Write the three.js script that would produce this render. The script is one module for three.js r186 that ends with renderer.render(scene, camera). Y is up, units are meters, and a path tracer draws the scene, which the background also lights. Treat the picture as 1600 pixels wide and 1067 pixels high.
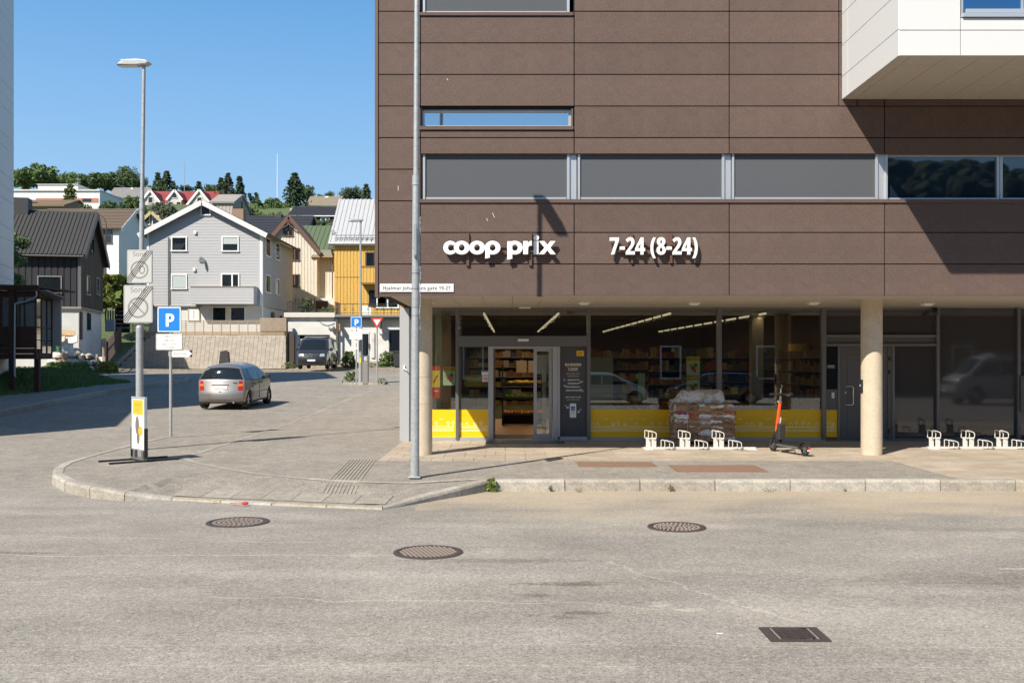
import * as THREE from 'three';
import { mergeGeometries, toCreasedNormals } from 'three/addons/utils/BufferGeometryUtils.js';
import { RoundedBoxGeometry } from 'three/addons/geometries/RoundedBoxGeometry.js';
import { FontLoader } from 'three/addons/loaders/FontLoader.js';
import { TextGeometry } from 'three/addons/geometries/TextGeometry.js';
import { ImprovedNoise } from 'three/addons/math/ImprovedNoise.js';
import { RectAreaLightUniformsLib } from 'three/addons/lights/RectAreaLightUniformsLib.js';

// ---------- camera, sky, sun, exposure ----------
const scene = new THREE.Scene();
const F = 1556, CX = 795, CY = 558, EYE = 1.95;          // the lens in pixels of the 1600 x 1067 photograph
const camera = new THREE.PerspectiveCamera(2 * Math.atan(533.5 / F) * 180 / Math.PI, 1600 / 1067, 0.05, 2000);
camera.position.set(0, EYE, 0);
camera.lookAt(0, EYE, -10);
camera.setViewOffset(1600, 1067, 5, -24.5, 1600, 1067);   // shifted lens: verticals stay upright
const renderer = new THREE.WebGLRenderer({ antialias: true });
renderer.setSize(1024, 682);
renderer.toneMapping = THREE.LinearToneMapping;
renderer.toneMappingExposure = 1.57;
renderer.shadowMap.enabled = true;
RectAreaLightUniformsLib.init();

const SUN = new THREE.Vector3(-0.62, 1, 0.83).normalize();
const sun = new THREE.DirectionalLight(new THREE.Color().setRGB(1, 0.925, 0.805), 4.45);
sun.position.copy(SUN).multiplyScalar(80).add(new THREE.Vector3(0, 0, -25));
sun.target.position.set(0, 0, -25); scene.add(sun.target);
sun.castShadow = true; sun.shadow.mapSize.set(4096, 4096); sun.shadow.radius = 1;
Object.assign(sun.shadow.camera, { left: -70, right: 70, top: 70, bottom: -70, near: 1, far: 260 });
scene.add(sun);
{
  const w = 512, h = 256, d = new Float32Array(w * h * 4), dir = new THREE.Vector3();
  const stops = [[-90, .22, .20, .17], [-1, .28, .40, .53], [0, .305, .445, .585], [5, .272, .42, .58], [10, .207, .37, .57], [15, .146, .312, .54], [20, .096, .25, .485], [35, .056, .155, .32], [60, .038, .105, .23], [90, .032, .09, .20]];
  for (let j = 0; j < h; j++) {
    const el = ((j + .5) / h - .5) * 180; let k = 0;
    while (k < stops.length - 2 && el > stops[k + 1][0]) k++;
    const a = stops[k], b = stops[k + 1], t = Math.min(1, Math.max(0, (el - a[0]) / (b[0] - a[0])));
    for (let i = 0; i < w; i++) {
      const az = ((i + .5) / w - .5) * 2 * Math.PI, e = el * Math.PI / 180;
      dir.set(Math.cos(e) * Math.cos(az), Math.sin(e), Math.cos(e) * Math.sin(az));
      const g = el > 0 ? .10 * Math.exp(-(1 - dir.dot(SUN)) * 9) : 0, o = (j * w + i) * 4;
      d[o] = a[1] + (b[1] - a[1]) * t + g; d[o + 1] = a[2] + (b[2] - a[2]) * t + g * .95; d[o + 2] = a[3] + (b[3] - a[3]) * t + g * .85; d[o + 3] = 1;
    }
  }
  const sky = new THREE.DataTexture(d, w, h, THREE.RGBAFormat, THREE.FloatType);
  sky.mapping = THREE.EquirectangularReflectionMapping; sky.magFilter = sky.minFilter = THREE.LinearFilter; sky.needsUpdate = true;
  scene.background = sky; scene.environment = sky;
}

// ---------- helpers ----------
const noise = new ImprovedNoise();
function rng(seed) { let a = seed >>> 0; return () => { a = a + 0x6D2B79F5 | 0; let t = Math.imul(a ^ a >>> 15, 1 | a); t = t + Math.imul(t ^ t >>> 7, 61 | t) ^ t; return ((t ^ t >>> 14) >>> 0) / 4294967296; }; }
const lerp = (a, b, t) => a + (b - a) * t, clamp = (v, a = 0, b = 1) => Math.min(b, Math.max(a, v));
const smooth = (a, b, v) => { const t = clamp((v - a) / (b - a)); return t * t * (3 - 2 * t); };
const fbm = (x, y, o = 4, z = 0) => { let s = 0, a = .5; for (let i = 0; i < o; i++) { s += a * noise.noise(x, y, z + i * 7.3); x *= 2.03; y *= 2.03; a *= .5; } return s; };
const X = (px, Z) => (px - CX) * Z / F, Y = (py, Z) => EYE + (CY - py) * Z / F;   // where a ray through the lens meets depth Z

function uvm(g) {                                        // uv in metres by the way each face points
  if (g.index) g = g.toNonIndexed();
  const p = g.attributes.position, n = g.attributes.normal, u = new Float32Array(p.count * 2);
  for (let i = 0; i < p.count; i++) {
    const ax = Math.abs(n.getX(i)), ay = Math.abs(n.getY(i)), az = Math.abs(n.getZ(i));
    if (ay >= ax && ay >= az) { u[2 * i] = p.getX(i); u[2 * i + 1] = -p.getZ(i); }
    else if (az >= ax) { u[2 * i] = p.getX(i); u[2 * i + 1] = p.getY(i); }
    else { u[2 * i] = p.getZ(i); u[2 * i + 1] = p.getY(i); }
  }
  g.setAttribute('uv', new THREE.BufferAttribute(u, 2));
  for (const k of Object.keys(g.attributes)) if (!['position', 'normal', 'uv', 'color'].includes(k)) g.deleteAttribute(k);
  return g;
}
const bx = (x0, x1, y0, y1, z0, z1) => uvm(new THREE.BoxGeometry(Math.abs(x1 - x0), Math.abs(y1 - y0), Math.abs(z1 - z0)).translate((x0 + x1) / 2, (y0 + y1) / 2, (z0 + z1) / 2));
const rbx = (x0, x1, y0, y1, z0, z1, r = .01) => uvm(new RoundedBoxGeometry(Math.abs(x1 - x0), Math.abs(y1 - y0), Math.abs(z1 - z0), 1, r).translate((x0 + x1) / 2, (y0 + y1) / 2, (z0 + z1) / 2));
const cyl = (r0, r1, x, y0, y1, z, n = 20) => uvm(new THREE.CylinderGeometry(r1, r0, y1 - y0, n).translate(x, (y0 + y1) / 2, z));
function bar(a, b, w, h = w) {                           // a square bar between two points
  const A = new THREE.Vector3(...a), B = new THREE.Vector3(...b), l = A.distanceTo(B);
  const g = new THREE.BoxGeometry(w, h, l), o = new THREE.Object3D(); o.position.copy(A).lerp(B, .5); o.lookAt(B); o.updateMatrix();
  return uvm(g.applyMatrix4(o.matrix));
}
function rod(a, b, r0, r1 = r0, n = 10) {
  const A = new THREE.Vector3(...a), B = new THREE.Vector3(...b), l = A.distanceTo(B);
  const g = new THREE.CylinderGeometry(r1, r0, l, n), o = new THREE.Object3D();
  o.position.copy(A).lerp(B, .5); o.quaternion.setFromUnitVectors(new THREE.Vector3(0, 1, 0), B.clone().sub(A).normalize()); o.updateMatrix();
  return uvm(g.applyMatrix4(o.matrix));
}
const tube = (pts, r, closed = false, n = 8, seg) => uvm(new THREE.TubeGeometry(new THREE.CatmullRomCurve3(pts.map(p => new THREE.Vector3(...p)), closed, 'catmullrom', .3), seg || pts.length * 6, r, n, closed));
function prism(poly, z0, z1) {                           // a polygon in x, y pushed from z0 to z1
  const g = new THREE.ExtrudeGeometry(new THREE.Shape(poly.map(p => new THREE.Vector2(...p))), { depth: Math.abs(z1 - z0), bevelEnabled: false });
  return uvm(g.translate(0, 0, Math.min(z0, z1)));
}
function quads(list) {                                   // each: four corners, counter-clockwise seen from outside
  const p = [], ix = [];
  list.forEach((q, k) => { for (const c of q) p.push(...c); ix.push(4 * k, 4 * k + 1, 4 * k + 2, 4 * k, 4 * k + 2, 4 * k + 3); });
  const g = new THREE.BufferGeometry(); g.setAttribute('position', new THREE.Float32BufferAttribute(p, 3)); g.setIndex(ix);
  const n = g.toNonIndexed(); n.computeVertexNormals(); return uvm(n);
}
const merge = l => l.length === 1 ? l[0] : mergeGeometries(l.map(g => g.index ? g.toNonIndexed() : g));
const used = {};
function numbered(n) { const k = used[n] = (used[n] ?? -1) + 1; return k ? `${n}_${String(k).padStart(3, '0')}` : n; }
function part(name, geos, m, parent, label) {
  const o = new THREE.Mesh(Array.isArray(geos) ? merge(geos) : geos, m); o.name = name; parent.add(o);
  if (label) o.userData.label = label;
  return o;
}
function thing(name, label, category, pos = [0, 0, 0], turn = 0, group) {
  const o = new THREE.Group(); o.name = numbered(name); scene.add(o); o.position.set(...pos); o.rotation.y = turn;
  o.userData = { label, category }; if (group) o.userData.group = group;
  return o;
}
function single(name, geos, m, label, category, group) {
  const o = part(numbered(name), geos, m, scene); o.userData = { label, category }; if (group) o.userData.group = group; return o;
}
function struct(name, geos, m) { const o = part(numbered(name), geos, m, scene); o.userData.kind = 'structure'; return o; }
function dup(root, pos, turn, label, group) {
  const r = root.clone(); r.name = numbered(root.name.replace(/_\d{3}$/, '')); scene.add(r); r.position.set(...pos); r.rotation.y = turn;
  r.userData = { ...root.userData }; if (label) r.userData.label = label; if (group) r.userData.group = group;
  return r;
}
// ---------- textures and materials ----------
function tex(w, h, fn, srgb = true, rx = 1, ry = rx) {
  const d = new Uint8Array(w * h * 4), c = [0, 0, 0];
  for (let j = 0; j < h; j++) for (let i = 0; i < w; i++) { fn(i, j, c); const o = (j * w + i) * 4; d[o] = clamp(c[0], 0, 255); d[o + 1] = clamp(c[1], 0, 255); d[o + 2] = clamp(c[2], 0, 255); d[o + 3] = 255; }
  const t = new THREE.DataTexture(d, w, h); t.wrapS = t.wrapT = THREE.RepeatWrapping; t.magFilter = THREE.LinearFilter; t.minFilter = THREE.LinearMipmapLinearFilter; t.generateMipmaps = true; t.anisotropy = 8;
  t.repeat.set(rx, ry); if (srgb) t.colorSpace = THREE.SRGBColorSpace; t.needsUpdate = true; return t;
}
function canvas(w, h, draw) {
  const c = document.createElement('canvas'); c.width = w; c.height = h; const g = c.getContext('2d'); draw(g, w, h);
  const t = new THREE.CanvasTexture(c); t.colorSpace = THREE.SRGBColorSpace; t.anisotropy = 8; return t;
}
const C = (r, g, b) => new THREE.Color().setRGB(r, g, b);
function mat(r, g, b, rough = .8, o = {}) { return new THREE.MeshStandardMaterial({ color: C(r, g, b), roughness: rough, ...o }); }
function phys(r, g, b, rough, o = {}) { return new THREE.MeshPhysicalMaterial({ color: C(r, g, b), roughness: rough, ...o }); }
// periodic value noise for tiles
function tileNoise(n, seed) { const r = rng(seed), a = new Float32Array(n * n); for (let i = 0; i < n * n; i++) a[i] = r(); return (u, v) => { u = ((u % 1) + 1) % 1 * n; v = ((v % 1) + 1) % 1 * n; const i = u | 0, j = v | 0, f = u - i, g = v - j, I = (i + 1) % n, J = (j + 1) % n, s = f * f * (3 - 2 * f), t = g * g * (3 - 2 * g); return lerp(lerp(a[j * n + i], a[j * n + I], s), lerp(a[J * n + i], a[J * n + I], s), t); }; }
const N8 = tileNoise(8, 1), N32 = tileNoise(32, 2), N128 = tileNoise(128, 3), N256 = tileNoise(256, 4);
const R0 = rng(77);
const grainBump = tex(512, 512, (i, j, c) => { const v = 128 + (R0() - .5) * 150 + (N128(i / 512, j / 512) - .5) * 110; c[0] = c[1] = c[2] = v; }, false, 1 / 1.6);
// asphalt: light worn binder with pale and dark stones
function asphaltPixel(i, j, c, base, s) { const q = R0(), m = (N128(i / s, j / s) - .5) * 18 + (N32(i / s, j / s) - .5) * 14 + (N8(i / s, j / s) - .5) * 8; let v = base + m + (N256(i / s * 2, j / s * 2) - .5) * 30 + (R0() - .5) * 40; if (q > .955) v += 38; else if (q < .05) v -= 42; c[0] = v * 1.02; c[1] = v * .985; c[2] = v * .94; }
const asphaltTile = tex(1024, 1024, (i, j, c) => asphaltPixel(i, j, c, 140, 1024), true, 1 / 7);
const M = {};
M.asphalt = mat(.955, .93, .89, .93, { map: asphaltTile, bumpMap: grainBump, bumpScale: .004, vertexColors: true });
M.asphalt2 = mat(.94, .905, .86, .93, { map: asphaltTile, bumpMap: grainBump, bumpScale: .004 });
M.granite = mat(1, 1, 1, .85, { map: tex(256, 256, (i, j, c) => { const v = 168 + (R0() - .5) * 36 + (N32(i / 256, j / 256) - .5) * 26 + (N8(i / 256, j / 256) - .5) * 18; c[0] = v; c[1] = v * .965; c[2] = v * .90; }, true, 1 / .9), bumpMap: grainBump, bumpScale: .004 });
M.granite2 = M.granite.clone(); M.granite2.color = C(.84, .82, .8);
M.granite3 = M.granite.clone(); M.granite3.color = C(.93, .88, .8);
const paveTex = tex(512, 512, (i, j, c) => { const v = 172 + (R0() - .5) * 30 + (N128(i / 512, j / 512) - .5) * 20 + (N8(i / 512, j / 512) - .5) * 26; c[0] = v * 1.01; c[1] = v * .93; c[2] = v * .83; }, true, 1 / 2.3);
M.pave = [0, 1, 2].map(k => mat([.98, .9, .93][k], [.98, .9, .91][k], [.98, .9, .87][k], .9, { map: paveTex, bumpMap: grainBump, bumpScale: .002 }));
M.paveGap = mat(.20, .17, .13, 1);
const panelTex = tex(512, 512, (i, j, c) => { const q = R0(); let v = 104 + (R0() - .5) * 46 + (N256(i / 512, j / 512) - .5) * 46 + (N8(i / 512, j / 512) - .5) * 7; if (q > .95) v += 34; c[0] = v * 1.12; c[1] = v * .92; c[2] = v * .84; }, true, 1 / 1.1);
M.panel = [.60, .565, .635, .615].map(k => mat(k, k * 1.0, k * 1.0, .78, { map: panelTex, bumpMap: grainBump, bumpScale: .0006 }));
M.panelTrim = mat(.13, .085, .068, .5);
M.joint = mat(.012, .01, .01, 1);
M.white = mat(.66, .66, .655, .5);
M.soffit = mat(.54, .48, .40, .7, { map: tex(256, 256, (i, j, c) => { const v = 235 + (R0() - .5) * 12 + (N32(i / 256, j / 256) - .5) * 12; c[0] = c[1] = c[2] = v; }) });
M.frame = mat(.16, .16, .165, .38, { metalness: .35 });
M.frameLight = mat(.42, .42, .43, .35, { metalness: .3 });
M.alu = mat(.62, .63, .65, .32, { metalness: .55 });
M.galv = mat(.50, .52, .53, .42, { metalness: .35, map: tex(256, 256, (i, j, c) => { const v = 238 + (N32(i / 256, j / 256) - .5) * 26 + (R0() - .5) * 10; c[0] = v; c[1] = v; c[2] = v; }) });
M.blind = mat(.120, .132, .152, .8, { map: tex(256, 256, (i, j, c) => { const v = 205 + ((i % 4 < 2) !== (j % 4 < 2) ? 26 : -10) + (R0() - .5) * 30; c[0] = c[1] = c[2] = v; }, true, 1 / .35) });
M.darkPanel = phys(.055, .053, .056, .04, { ior: 1.7 });
M.darkDoor = mat(.095, .096, .102, .45);
M.glass = phys(.78, .82, .80, .0, { transmission: 1, thickness: 0, ior: 2.0 });
M.darkGlass = phys(.012, .016, .022, .03, { ior: 1.9 });
M.bayWindow = phys(.20, .33, .46, .03, { metalness: 1 });
M.mirrorGlass = phys(.62, .68, .72, .03, { metalness: 1 });
M.blueGlass = phys(.01, .02, .04, .02, { ior: 2.0 });
M.black = mat(.02, .02, .021, .6);
M.rubber = mat(.022, .022, .022, .9);
M.chrome = mat(.75, .75, .75, .15, { metalness: 1 });
M.whitePaint = mat(.78, .77, .73, .4);
M.concrete = mat(1, 1, 1, .88, { map: tex(512, 512, (i, j, c) => { let v = 198 + (R0() - .5) * 24 + (N32(i / 512, j / 512) - .5) * 9 + (N8(i / 512, j / 512) - .5) * 10; if (N128(i / 512 + .3, j / 512) > .93) v -= 60; c[0] = v; c[1] = v * .925; c[2] = v * .81; }, true, 1 / 1.3), bumpMap: grainBump, bumpScale: .003 });
const woodTex = tex(256, 512, (i, j, c) => { const v = 232 + (N256(i / 256, j / 2048) - .5) * 40 + (N32(i / 256, j / 4096) - .5) * 34 + (R0() - .5) * 12; c[0] = v; c[1] = v * .97; c[2] = v * .93; }, true, 1 / .5, 1 / 2);
M.brownWood = mat(.075, .038, .022, .75, { map: woodTex });
M.greyWood = mat(.47, .385, .31, .85, { map: woodTex });
M.paleWood = mat(.62, .46, .28, .8, { map: woodTex });
M.iron = mat(.06, .045, .042, .7, { bumpMap: grainBump, bumpScale: .002 });
M.ironRib = mat(.27, .215, .18, .75, { bumpMap: grainBump, bumpScale: .002 });
M.rust = mat(.25, .15, .10, .85, { metalness: .15, bumpMap: grainBump, bumpScale: .002 });
function leafMat(r, g, b) { return phys(r, g, b, .85, { transmission: .25, thickness: 0, vertexColors: true, side: THREE.DoubleSide }); }
M.leaf = leafMat(1, 1, 1);
M.bark = mat(.10, .075, .055, .95);
// ---------- the ground ----------
const RISE = [[-60, -.17], [22, -.17], [27, -.07], [34, .13], [41, .40], [49, .72], [61, 1.2], [66, 1.3], [200, 1.9]];
const HILL = [[-60, 0], [66, 0], [70, 1.6], [73, 2.5], [80, 3.2], [88, 4.2], [97, 6.5], [112, 11.5], [130, 17.5], [150, 23], [170, 26.5], [230, 33], [420, 44], [900, 50]];
const along = (T, v) => { let k = 0; while (k < T.length - 2 && v > T[k + 1][0]) k++; const a = T[k], b = T[k + 1]; return lerp(a[1], b[1], clamp((v - a[0]) / (b[0] - a[0]))); };
const road = Z => along(RISE, Z);
function terrain(x, Z) {
  let h = road(Z);
  h += along(HILL, Z + 7 * smooth(-24.2 - .42 * (Z - 58), -26.2 - .42 * (Z - 58), x) * smooth(50, 58, Z));
  if (Z < -40) h += 60 * smooth(-60, -330, Z) * (1 + .25 * noise.noise(x / 90, Z / 90, 3));        // the wooded hill across the street
  if (Z > 60 || Z < -40) h += .5 * noise.noise(x / 9, Z / 9, 1);
  return h;
}
const PIT = [1.985, 2.365, 7.425, 7.735];                     // the shaft under the storm drain
function sheet(xs, zs, hf, cf, uvScale = 1, pit = false) {
  if (pit) { xs = cat(xs, [PIT[0], PIT[1]]); zs = cat(zs, [PIT[2], PIT[3]]); }
  const p = [], u = [], col = [], ix = [], nx = xs.length, c = [1, 1, 1];
  for (const Z of zs) for (const x of xs) { p.push(x, hf(x, Z), -Z); u.push(x * uvScale, Z * uvScale); if (cf) { cf(x, Z, c); col.push(...c); } }
  for (let j = 0; j < zs.length - 1; j++) for (let i = 0; i < nx - 1; i++) { if (pit) { const cx = (xs[i] + xs[i + 1]) / 2, cz = (zs[j] + zs[j + 1]) / 2; if (cx > PIT[0] && cx < PIT[1] && cz > PIT[2] && cz < PIT[3]) continue; } const a = j * nx + i; ix.push(a, a + 1, a + nx + 1, a, a + nx + 1, a + nx); }
  const g = new THREE.BufferGeometry(); g.setAttribute('position', new THREE.Float32BufferAttribute(p, 3)); g.setAttribute('uv', new THREE.Float32BufferAttribute(u, 2));
  if (cf) g.setAttribute('color', new THREE.Float32BufferAttribute(col, 3));
  g.setIndex(ix); g.computeVertexNormals(); return g;
}
const steps = (a, b, s) => { const n = Math.max(1, Math.round((b - a) / s)); return Array.from({ length: n + 1 }, (_, i) => lerp(a, b, i / n)); };
const cat = (...l) => [...new Set(l.flat().map(v => +v.toFixed(4)))].sort((a, b) => a - b);
{
  const xs = cat(steps(-700, -120, 40), steps(-120, -60, 10), steps(-60, 30, 2), steps(30, 120, 10), steps(120, 700, 40));
  const zs = cat(steps(-520, -60, 20), steps(-60, 40, 10), steps(40, 100, 1.5), steps(100, 240, 6), steps(240, 900, 40));
  const soil = tex(512, 512, (i, j, c) => { const v = 200 + (R0() - .5) * 70 + (N32(i / 512, j / 512) - .5) * 60; c[0] = v; c[1] = v; c[2] = v; }, true, 1 / 4);
  struct('ground', sheet(xs, zs, (x, Z) => terrain(x, Z) - .06, (x, Z, c) => {
    const n = .5 + .5 * fbm(x / 7, Z / 7, 3), g = clamp(smooth(66.5, 70, Z) * (.55 + n * .6) + (Z < 55 ? 1 : 0));
    c[0] = lerp(.42, .10 + .04 * n, g) ; c[1] = lerp(.35, .15 + .06 * n, g) ; c[2] = lerp(.26, .05, g);
    if (Z < 40 && Z > -60) { c[0] = .07 + .03 * n; c[1] = .068 + .03 * n; c[2] = .06; }
  }, 1, true), mat(1, 1, 1, 1, { vertexColors: true, map: soil }));
}
// carriageways: one sheet for the worn asphalt, and the stretch by the kerb with its cracks, patches and swept sand
const tone = (x, Z, c) => { const n = 1 + .16 * fbm(x / 3.1, Z / 2.2, 4) + .10 * fbm(x / 14, Z / 1.1, 2, 5); c[0] = n; c[1] = n * .995; c[2] = n * .985; };
struct('road', sheet(steps(-75, 75, .75), steps(-12, 24, .6), (x, Z) => road(Z), tone, 1, true), M.asphalt);
struct('side_street', sheet(steps(-75, -2.4, .75), steps(24, 58, .6), (x, Z) => road(Z), tone), M.asphalt);
{
  const x0 = -9.5, x1 = 9.5, z0 = 6, z1 = 16.1, W = 2048, H = 1090, r = rng(5);
  const cracks = [];
  const wander = (xa, za, xb, zb, amp, seed, wd, dv) => { const q = rng(seed), pts = []; for (let i = 0; i <= 40; i++) { const t = i / 40; pts.push([lerp(xa, xb, t) + (q() - .5) * amp * .4, lerp(za, zb, t) + amp * fbm(t * 5, seed * 3.1, 3)]); } cracks.push({ pts, wd, dv }); };
  wander(-7.5, 12.0, -2.2, 11.35, .25, 11, .010, 34); wander(-9, 10.75, -.6, 10.6, .35, 12, .016, 40); wander(-5.5, 9.2, -1.0, 10.2, .3, 13, .009, 28);
  wander(-9, 8.9, -3.4, 8.8, .2, 14, .009, 30); wander(-2.6, 8.75, .35, 8.55, .22, 15, .02, 30); wander(.1, 8.7, 1.5, 8.3, .12, 16, .012, 26); wander(-9, 7.4, 9, 7.25, .2, 17, .007, 22);
  wander(1.0, 10.3, 2.3, 7.9, .25, 18, .02, 22); wander(-1.3, 11.2, -.2, 11.2, .1, 19, .010, 24); wander(-9, 6.9, 9, 6.75, .1, 20, .006, 20); wander(-4, 12.6, 1.5, 12.35, .15, 21, .006, 16); wander(2, 9.2, 9, 9.6, .3, 22, .008, -22);
  const L = new Float32Array(W * H);
  for (const k of cracks) for (let s = 0; s < k.pts.length - 1; s++) {
    const [ax, az] = k.pts[s], [bx_, bz] = k.pts[s + 1], n = Math.ceil(Math.hypot(bx_ - ax, bz - az) / .004);
    for (let q = 0; q < n; q++) { const t = q / n, px = (lerp(ax, bx_, t) - x0) / (x1 - x0) * W, pz = (lerp(az, bz, t) - z0) / (z1 - z0) * H, rad = k.wd / (x1 - x0) * W * (.6 + .8 * r()); for (let dy = -2; dy <= 2; dy++) for (let dx = -2; dx <= 2; dx++) { const i = Math.round(px + dx), j = Math.round(pz + dy); if (i < 0 || j < 0 || i >= W || j >= H) continue; const w = clamp(1 - Math.hypot(i - px, j - pz) / (rad + .7)) * (.4 + .6 * r()); if (w * Math.abs(k.dv) > Math.abs(L[j * W + i])) L[j * W + i] = w * k.dv; } }
  }
  const stains = [[.55, 9.3, .5, .10, -40], [.25, 8.85, .18, .07, -38], [.62, 8.25, .2, .06, -34], [.45, 8.1, .1, .05, -26], [-5.6, 10.75, .7, .09, -40], [-.1, 10.35, 1.1, .12, -26], [-7.2, 10.9, .8, .08, -30], [-3.6, 9.4, 1.6, .3, -10], [-1.6, 10.7, .16, .2, 16], [-.2, 10.9, .14, .2, 14], [2.6, 12.4, .25, .25, 14], [-6.2, 13.6, 1.4, .25, 12], [6.6, 12.2, 1.6, .18, -12], [3.4, 13.6, .25, .12, -14], [4.9, 13.7, .2, .05, -18], [-.9, 7.0, .35, .12, -18], [2.0, 9.6, .9, .22, -10], [5.2, 9.4, 2.2, .35, -20], [4.2, 8.6, 1.4, .35, -12], [3.2, 14.9, .3, .1, 12], [7.2, 6.7, 1.6, .4, 16], [1.3, 8.55, .12, .12, 30], [1.5, 8.35, .1, .05, 26], [5.1, 9.95, .22, .05, 50]];
  const t = tex(W, H, (i, j, c) => {
    const x = lerp(x0, x1, (i + .5) / W), Z = lerp(z0, z1, (j + .5) / H), q = r();
    const big = fbm(x / 2.4, Z / 1.5, 4), streak = fbm(x / 9, Z / .45, 3, 9), wheel = fbm(x / 30, Z / .9, 2, 21), patch = fbm(x / .7, Z / .5, 3, 40);
    let v = 147 + big * 30 + streak * 9 + wheel * 12 + patch * 15 + (r() - .5) * 34 + (N256(i / 640, j / 640) - .5) * 26;
    if (q > .965) v += 40 * r() + 12; else if (q < .06) v -= 46 * r() + 10;
    for (const [sx, sz, a, b, dv] of stains) { const dx = (x - sx) / a, dz = (Z - sz) / b, d = dx * dx + dz * dz; if (d < 3) { const e = clamp(1.25 - d + fbm(x * 7, Z * 16, 3, sx) * 2.2); v += dv * e * (.5 + .5 * r()); } }
    v += L[j * W + i] * 1.1;
    // sand swept towards the kerb, with a ragged outline
    const edge = x > -1.3 ? 15.6 : 99, sand = clamp(smooth(edge - 3.4, edge - .3, Z + fbm(x / 1.5, Z * 1.2, 4, 60) * 2.6) * .9 + (x > -1.5 ? .25 * clamp(fbm(x / 2, Z / .6, 3, 70) * 2) : 0)) * (.75 + .5 * r());
    c[0] = lerp(v * 1.02, 190 + (r() - .5) * 40, sand * .62); c[1] = lerp(v * .985, 172 + (r() - .5) * 40, sand * .62); c[2] = lerp(v * .94, 146 + (r() - .5) * 36, sand * .62);
  });
  t.wrapS = t.wrapT = THREE.ClampToEdgeWrapping;
  const g = sheet(steps(x0, x1, 1), steps(z0, z1, 1), (x, Z) => road(Z) + .004, null, 1, true), p = g.attributes.position, u = g.attributes.uv;
  for (let i = 0; i < p.count; i++) u.setXY(i, (p.getX(i) - x0) / (x1 - x0), (-p.getZ(i) - z0) / (z1 - z0));
  const b2 = grainBump.clone(); b2.repeat.set((x1 - x0) / 1.6, (z1 - z0) / 1.6); b2.needsUpdate = true;
  struct('road_by_kerb', g, mat(.935, .912, .875, .93, { map: t, bumpMap: b2, bumpScale: .005 }));
}
// ---------- pavement on the corner ----------
const KERB = [[17, 15.72, 0], [-.3, 15.72, 0], [-.72, 15.15, -.04], [-1.25, 14.45, -.09], [-1.75, 13.78, -.15], [-3.4, 14.2, -.15], [-5.0, 14.72, -.15], [-5.65, 14.62, -.05], [-6.3, 14.95, 0], [-6.98, 15.62, 0], [-7.6, 16.55, 0], [-7.97, 17.4, 0], [-8.23, 18.35, 0], [-8.38, 20.2, 0], [-8.45, 22.2, 0], [-8.42, 24.1, 0], [-6.4, 26.6, 0]];
const distSeg = (x, z, a, b) => { const dx = b[0] - a[0], dz = b[1] - a[1], t = clamp(((x - a[0]) * dx + (z - a[1]) * dz) / (dx * dx + dz * dz)); return [Math.hypot(x - a[0] - t * dx, z - a[1] - t * dz), t]; };
function pave(x, Z) {                                   // height of the pavement: level, dropping to the lowered kerb
  let best = 99, top = 0;
  for (let i = 1; i < 9; i++) { const [d, t] = distSeg(x, Z, KERB[i], KERB[i + 1]); if (d < best) { best = d; top = lerp(KERB[i][2], KERB[i + 1][2], t); } }
  const ramp = top * (1 - smooth(.1, 2.0, best));
  return Math.max(ramp, Z > 22 ? road(Z) + .006 : -9);
}
{
  const poly = KERB.slice(1).map(k => [k[0], k[1]]).concat([[-6.4, 58], [-2.42, 58], [-2.42, 18.72], [.2, 18.72], [.2, 15.72]]);
  const inside = (x, z) => { let c = false; for (let i = 0, j = poly.length - 1; i < poly.length; j = i++) if ((poly[i][1] > z) !== (poly[j][1] > z) && x < (poly[j][0] - poly[i][0]) * (z - poly[i][1]) / (poly[j][1] - poly[i][1]) + poly[i][0]) c = !c; return c; };
  const p = [], u = [], q = .11;
  const cell = (a, b, c, d) => { for (const [x, Z] of [[a, c], [b, c], [b, d], [a, c], [b, d], [a, d]]) { p.push(x, pave(x, Z), -Z); u.push(x, Z); } };
  for (let x = -8.6; x < .2; x += q) for (let Z = 13.5; Z < 26.8; Z += q) if (inside(x + q / 2, Z + q / 2) && KERB.every((k, i) => !i || i > 15 || distSeg(x + q / 2, Z + q / 2, KERB[i - 1], k)[0] > .07)) cell(x, x + q, Z, Z + q);
  for (let Z = 26.7; Z < 58; Z += 1) cell(-6.4, -2.42, Z, Z + 1);
  cell(.2, 7.2, 15.79, 18.72);
  const g = new THREE.BufferGeometry(); g.setAttribute('position', new THREE.Float32BufferAttribute(p, 3)); g.setAttribute('uv', new THREE.Float32BufferAttribute(u, 2)); g.computeVertexNormals();
  const col = new Float32Array(p.length); for (let i = 0; i < p.length; i += 3) { const n = 1.04 + .13 * fbm(p[i] / 1.3, p[i + 2] / 1.3, 4) + .08 * fbm(p[i] / 5, p[i + 2] / 5, 2); col[i] = n; col[i + 1] = n * .985; col[i + 2] = n * .96; }
  g.setAttribute('color', new THREE.BufferAttribute(col, 3));
  struct('pavement', g, M.asphalt);
}
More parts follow.
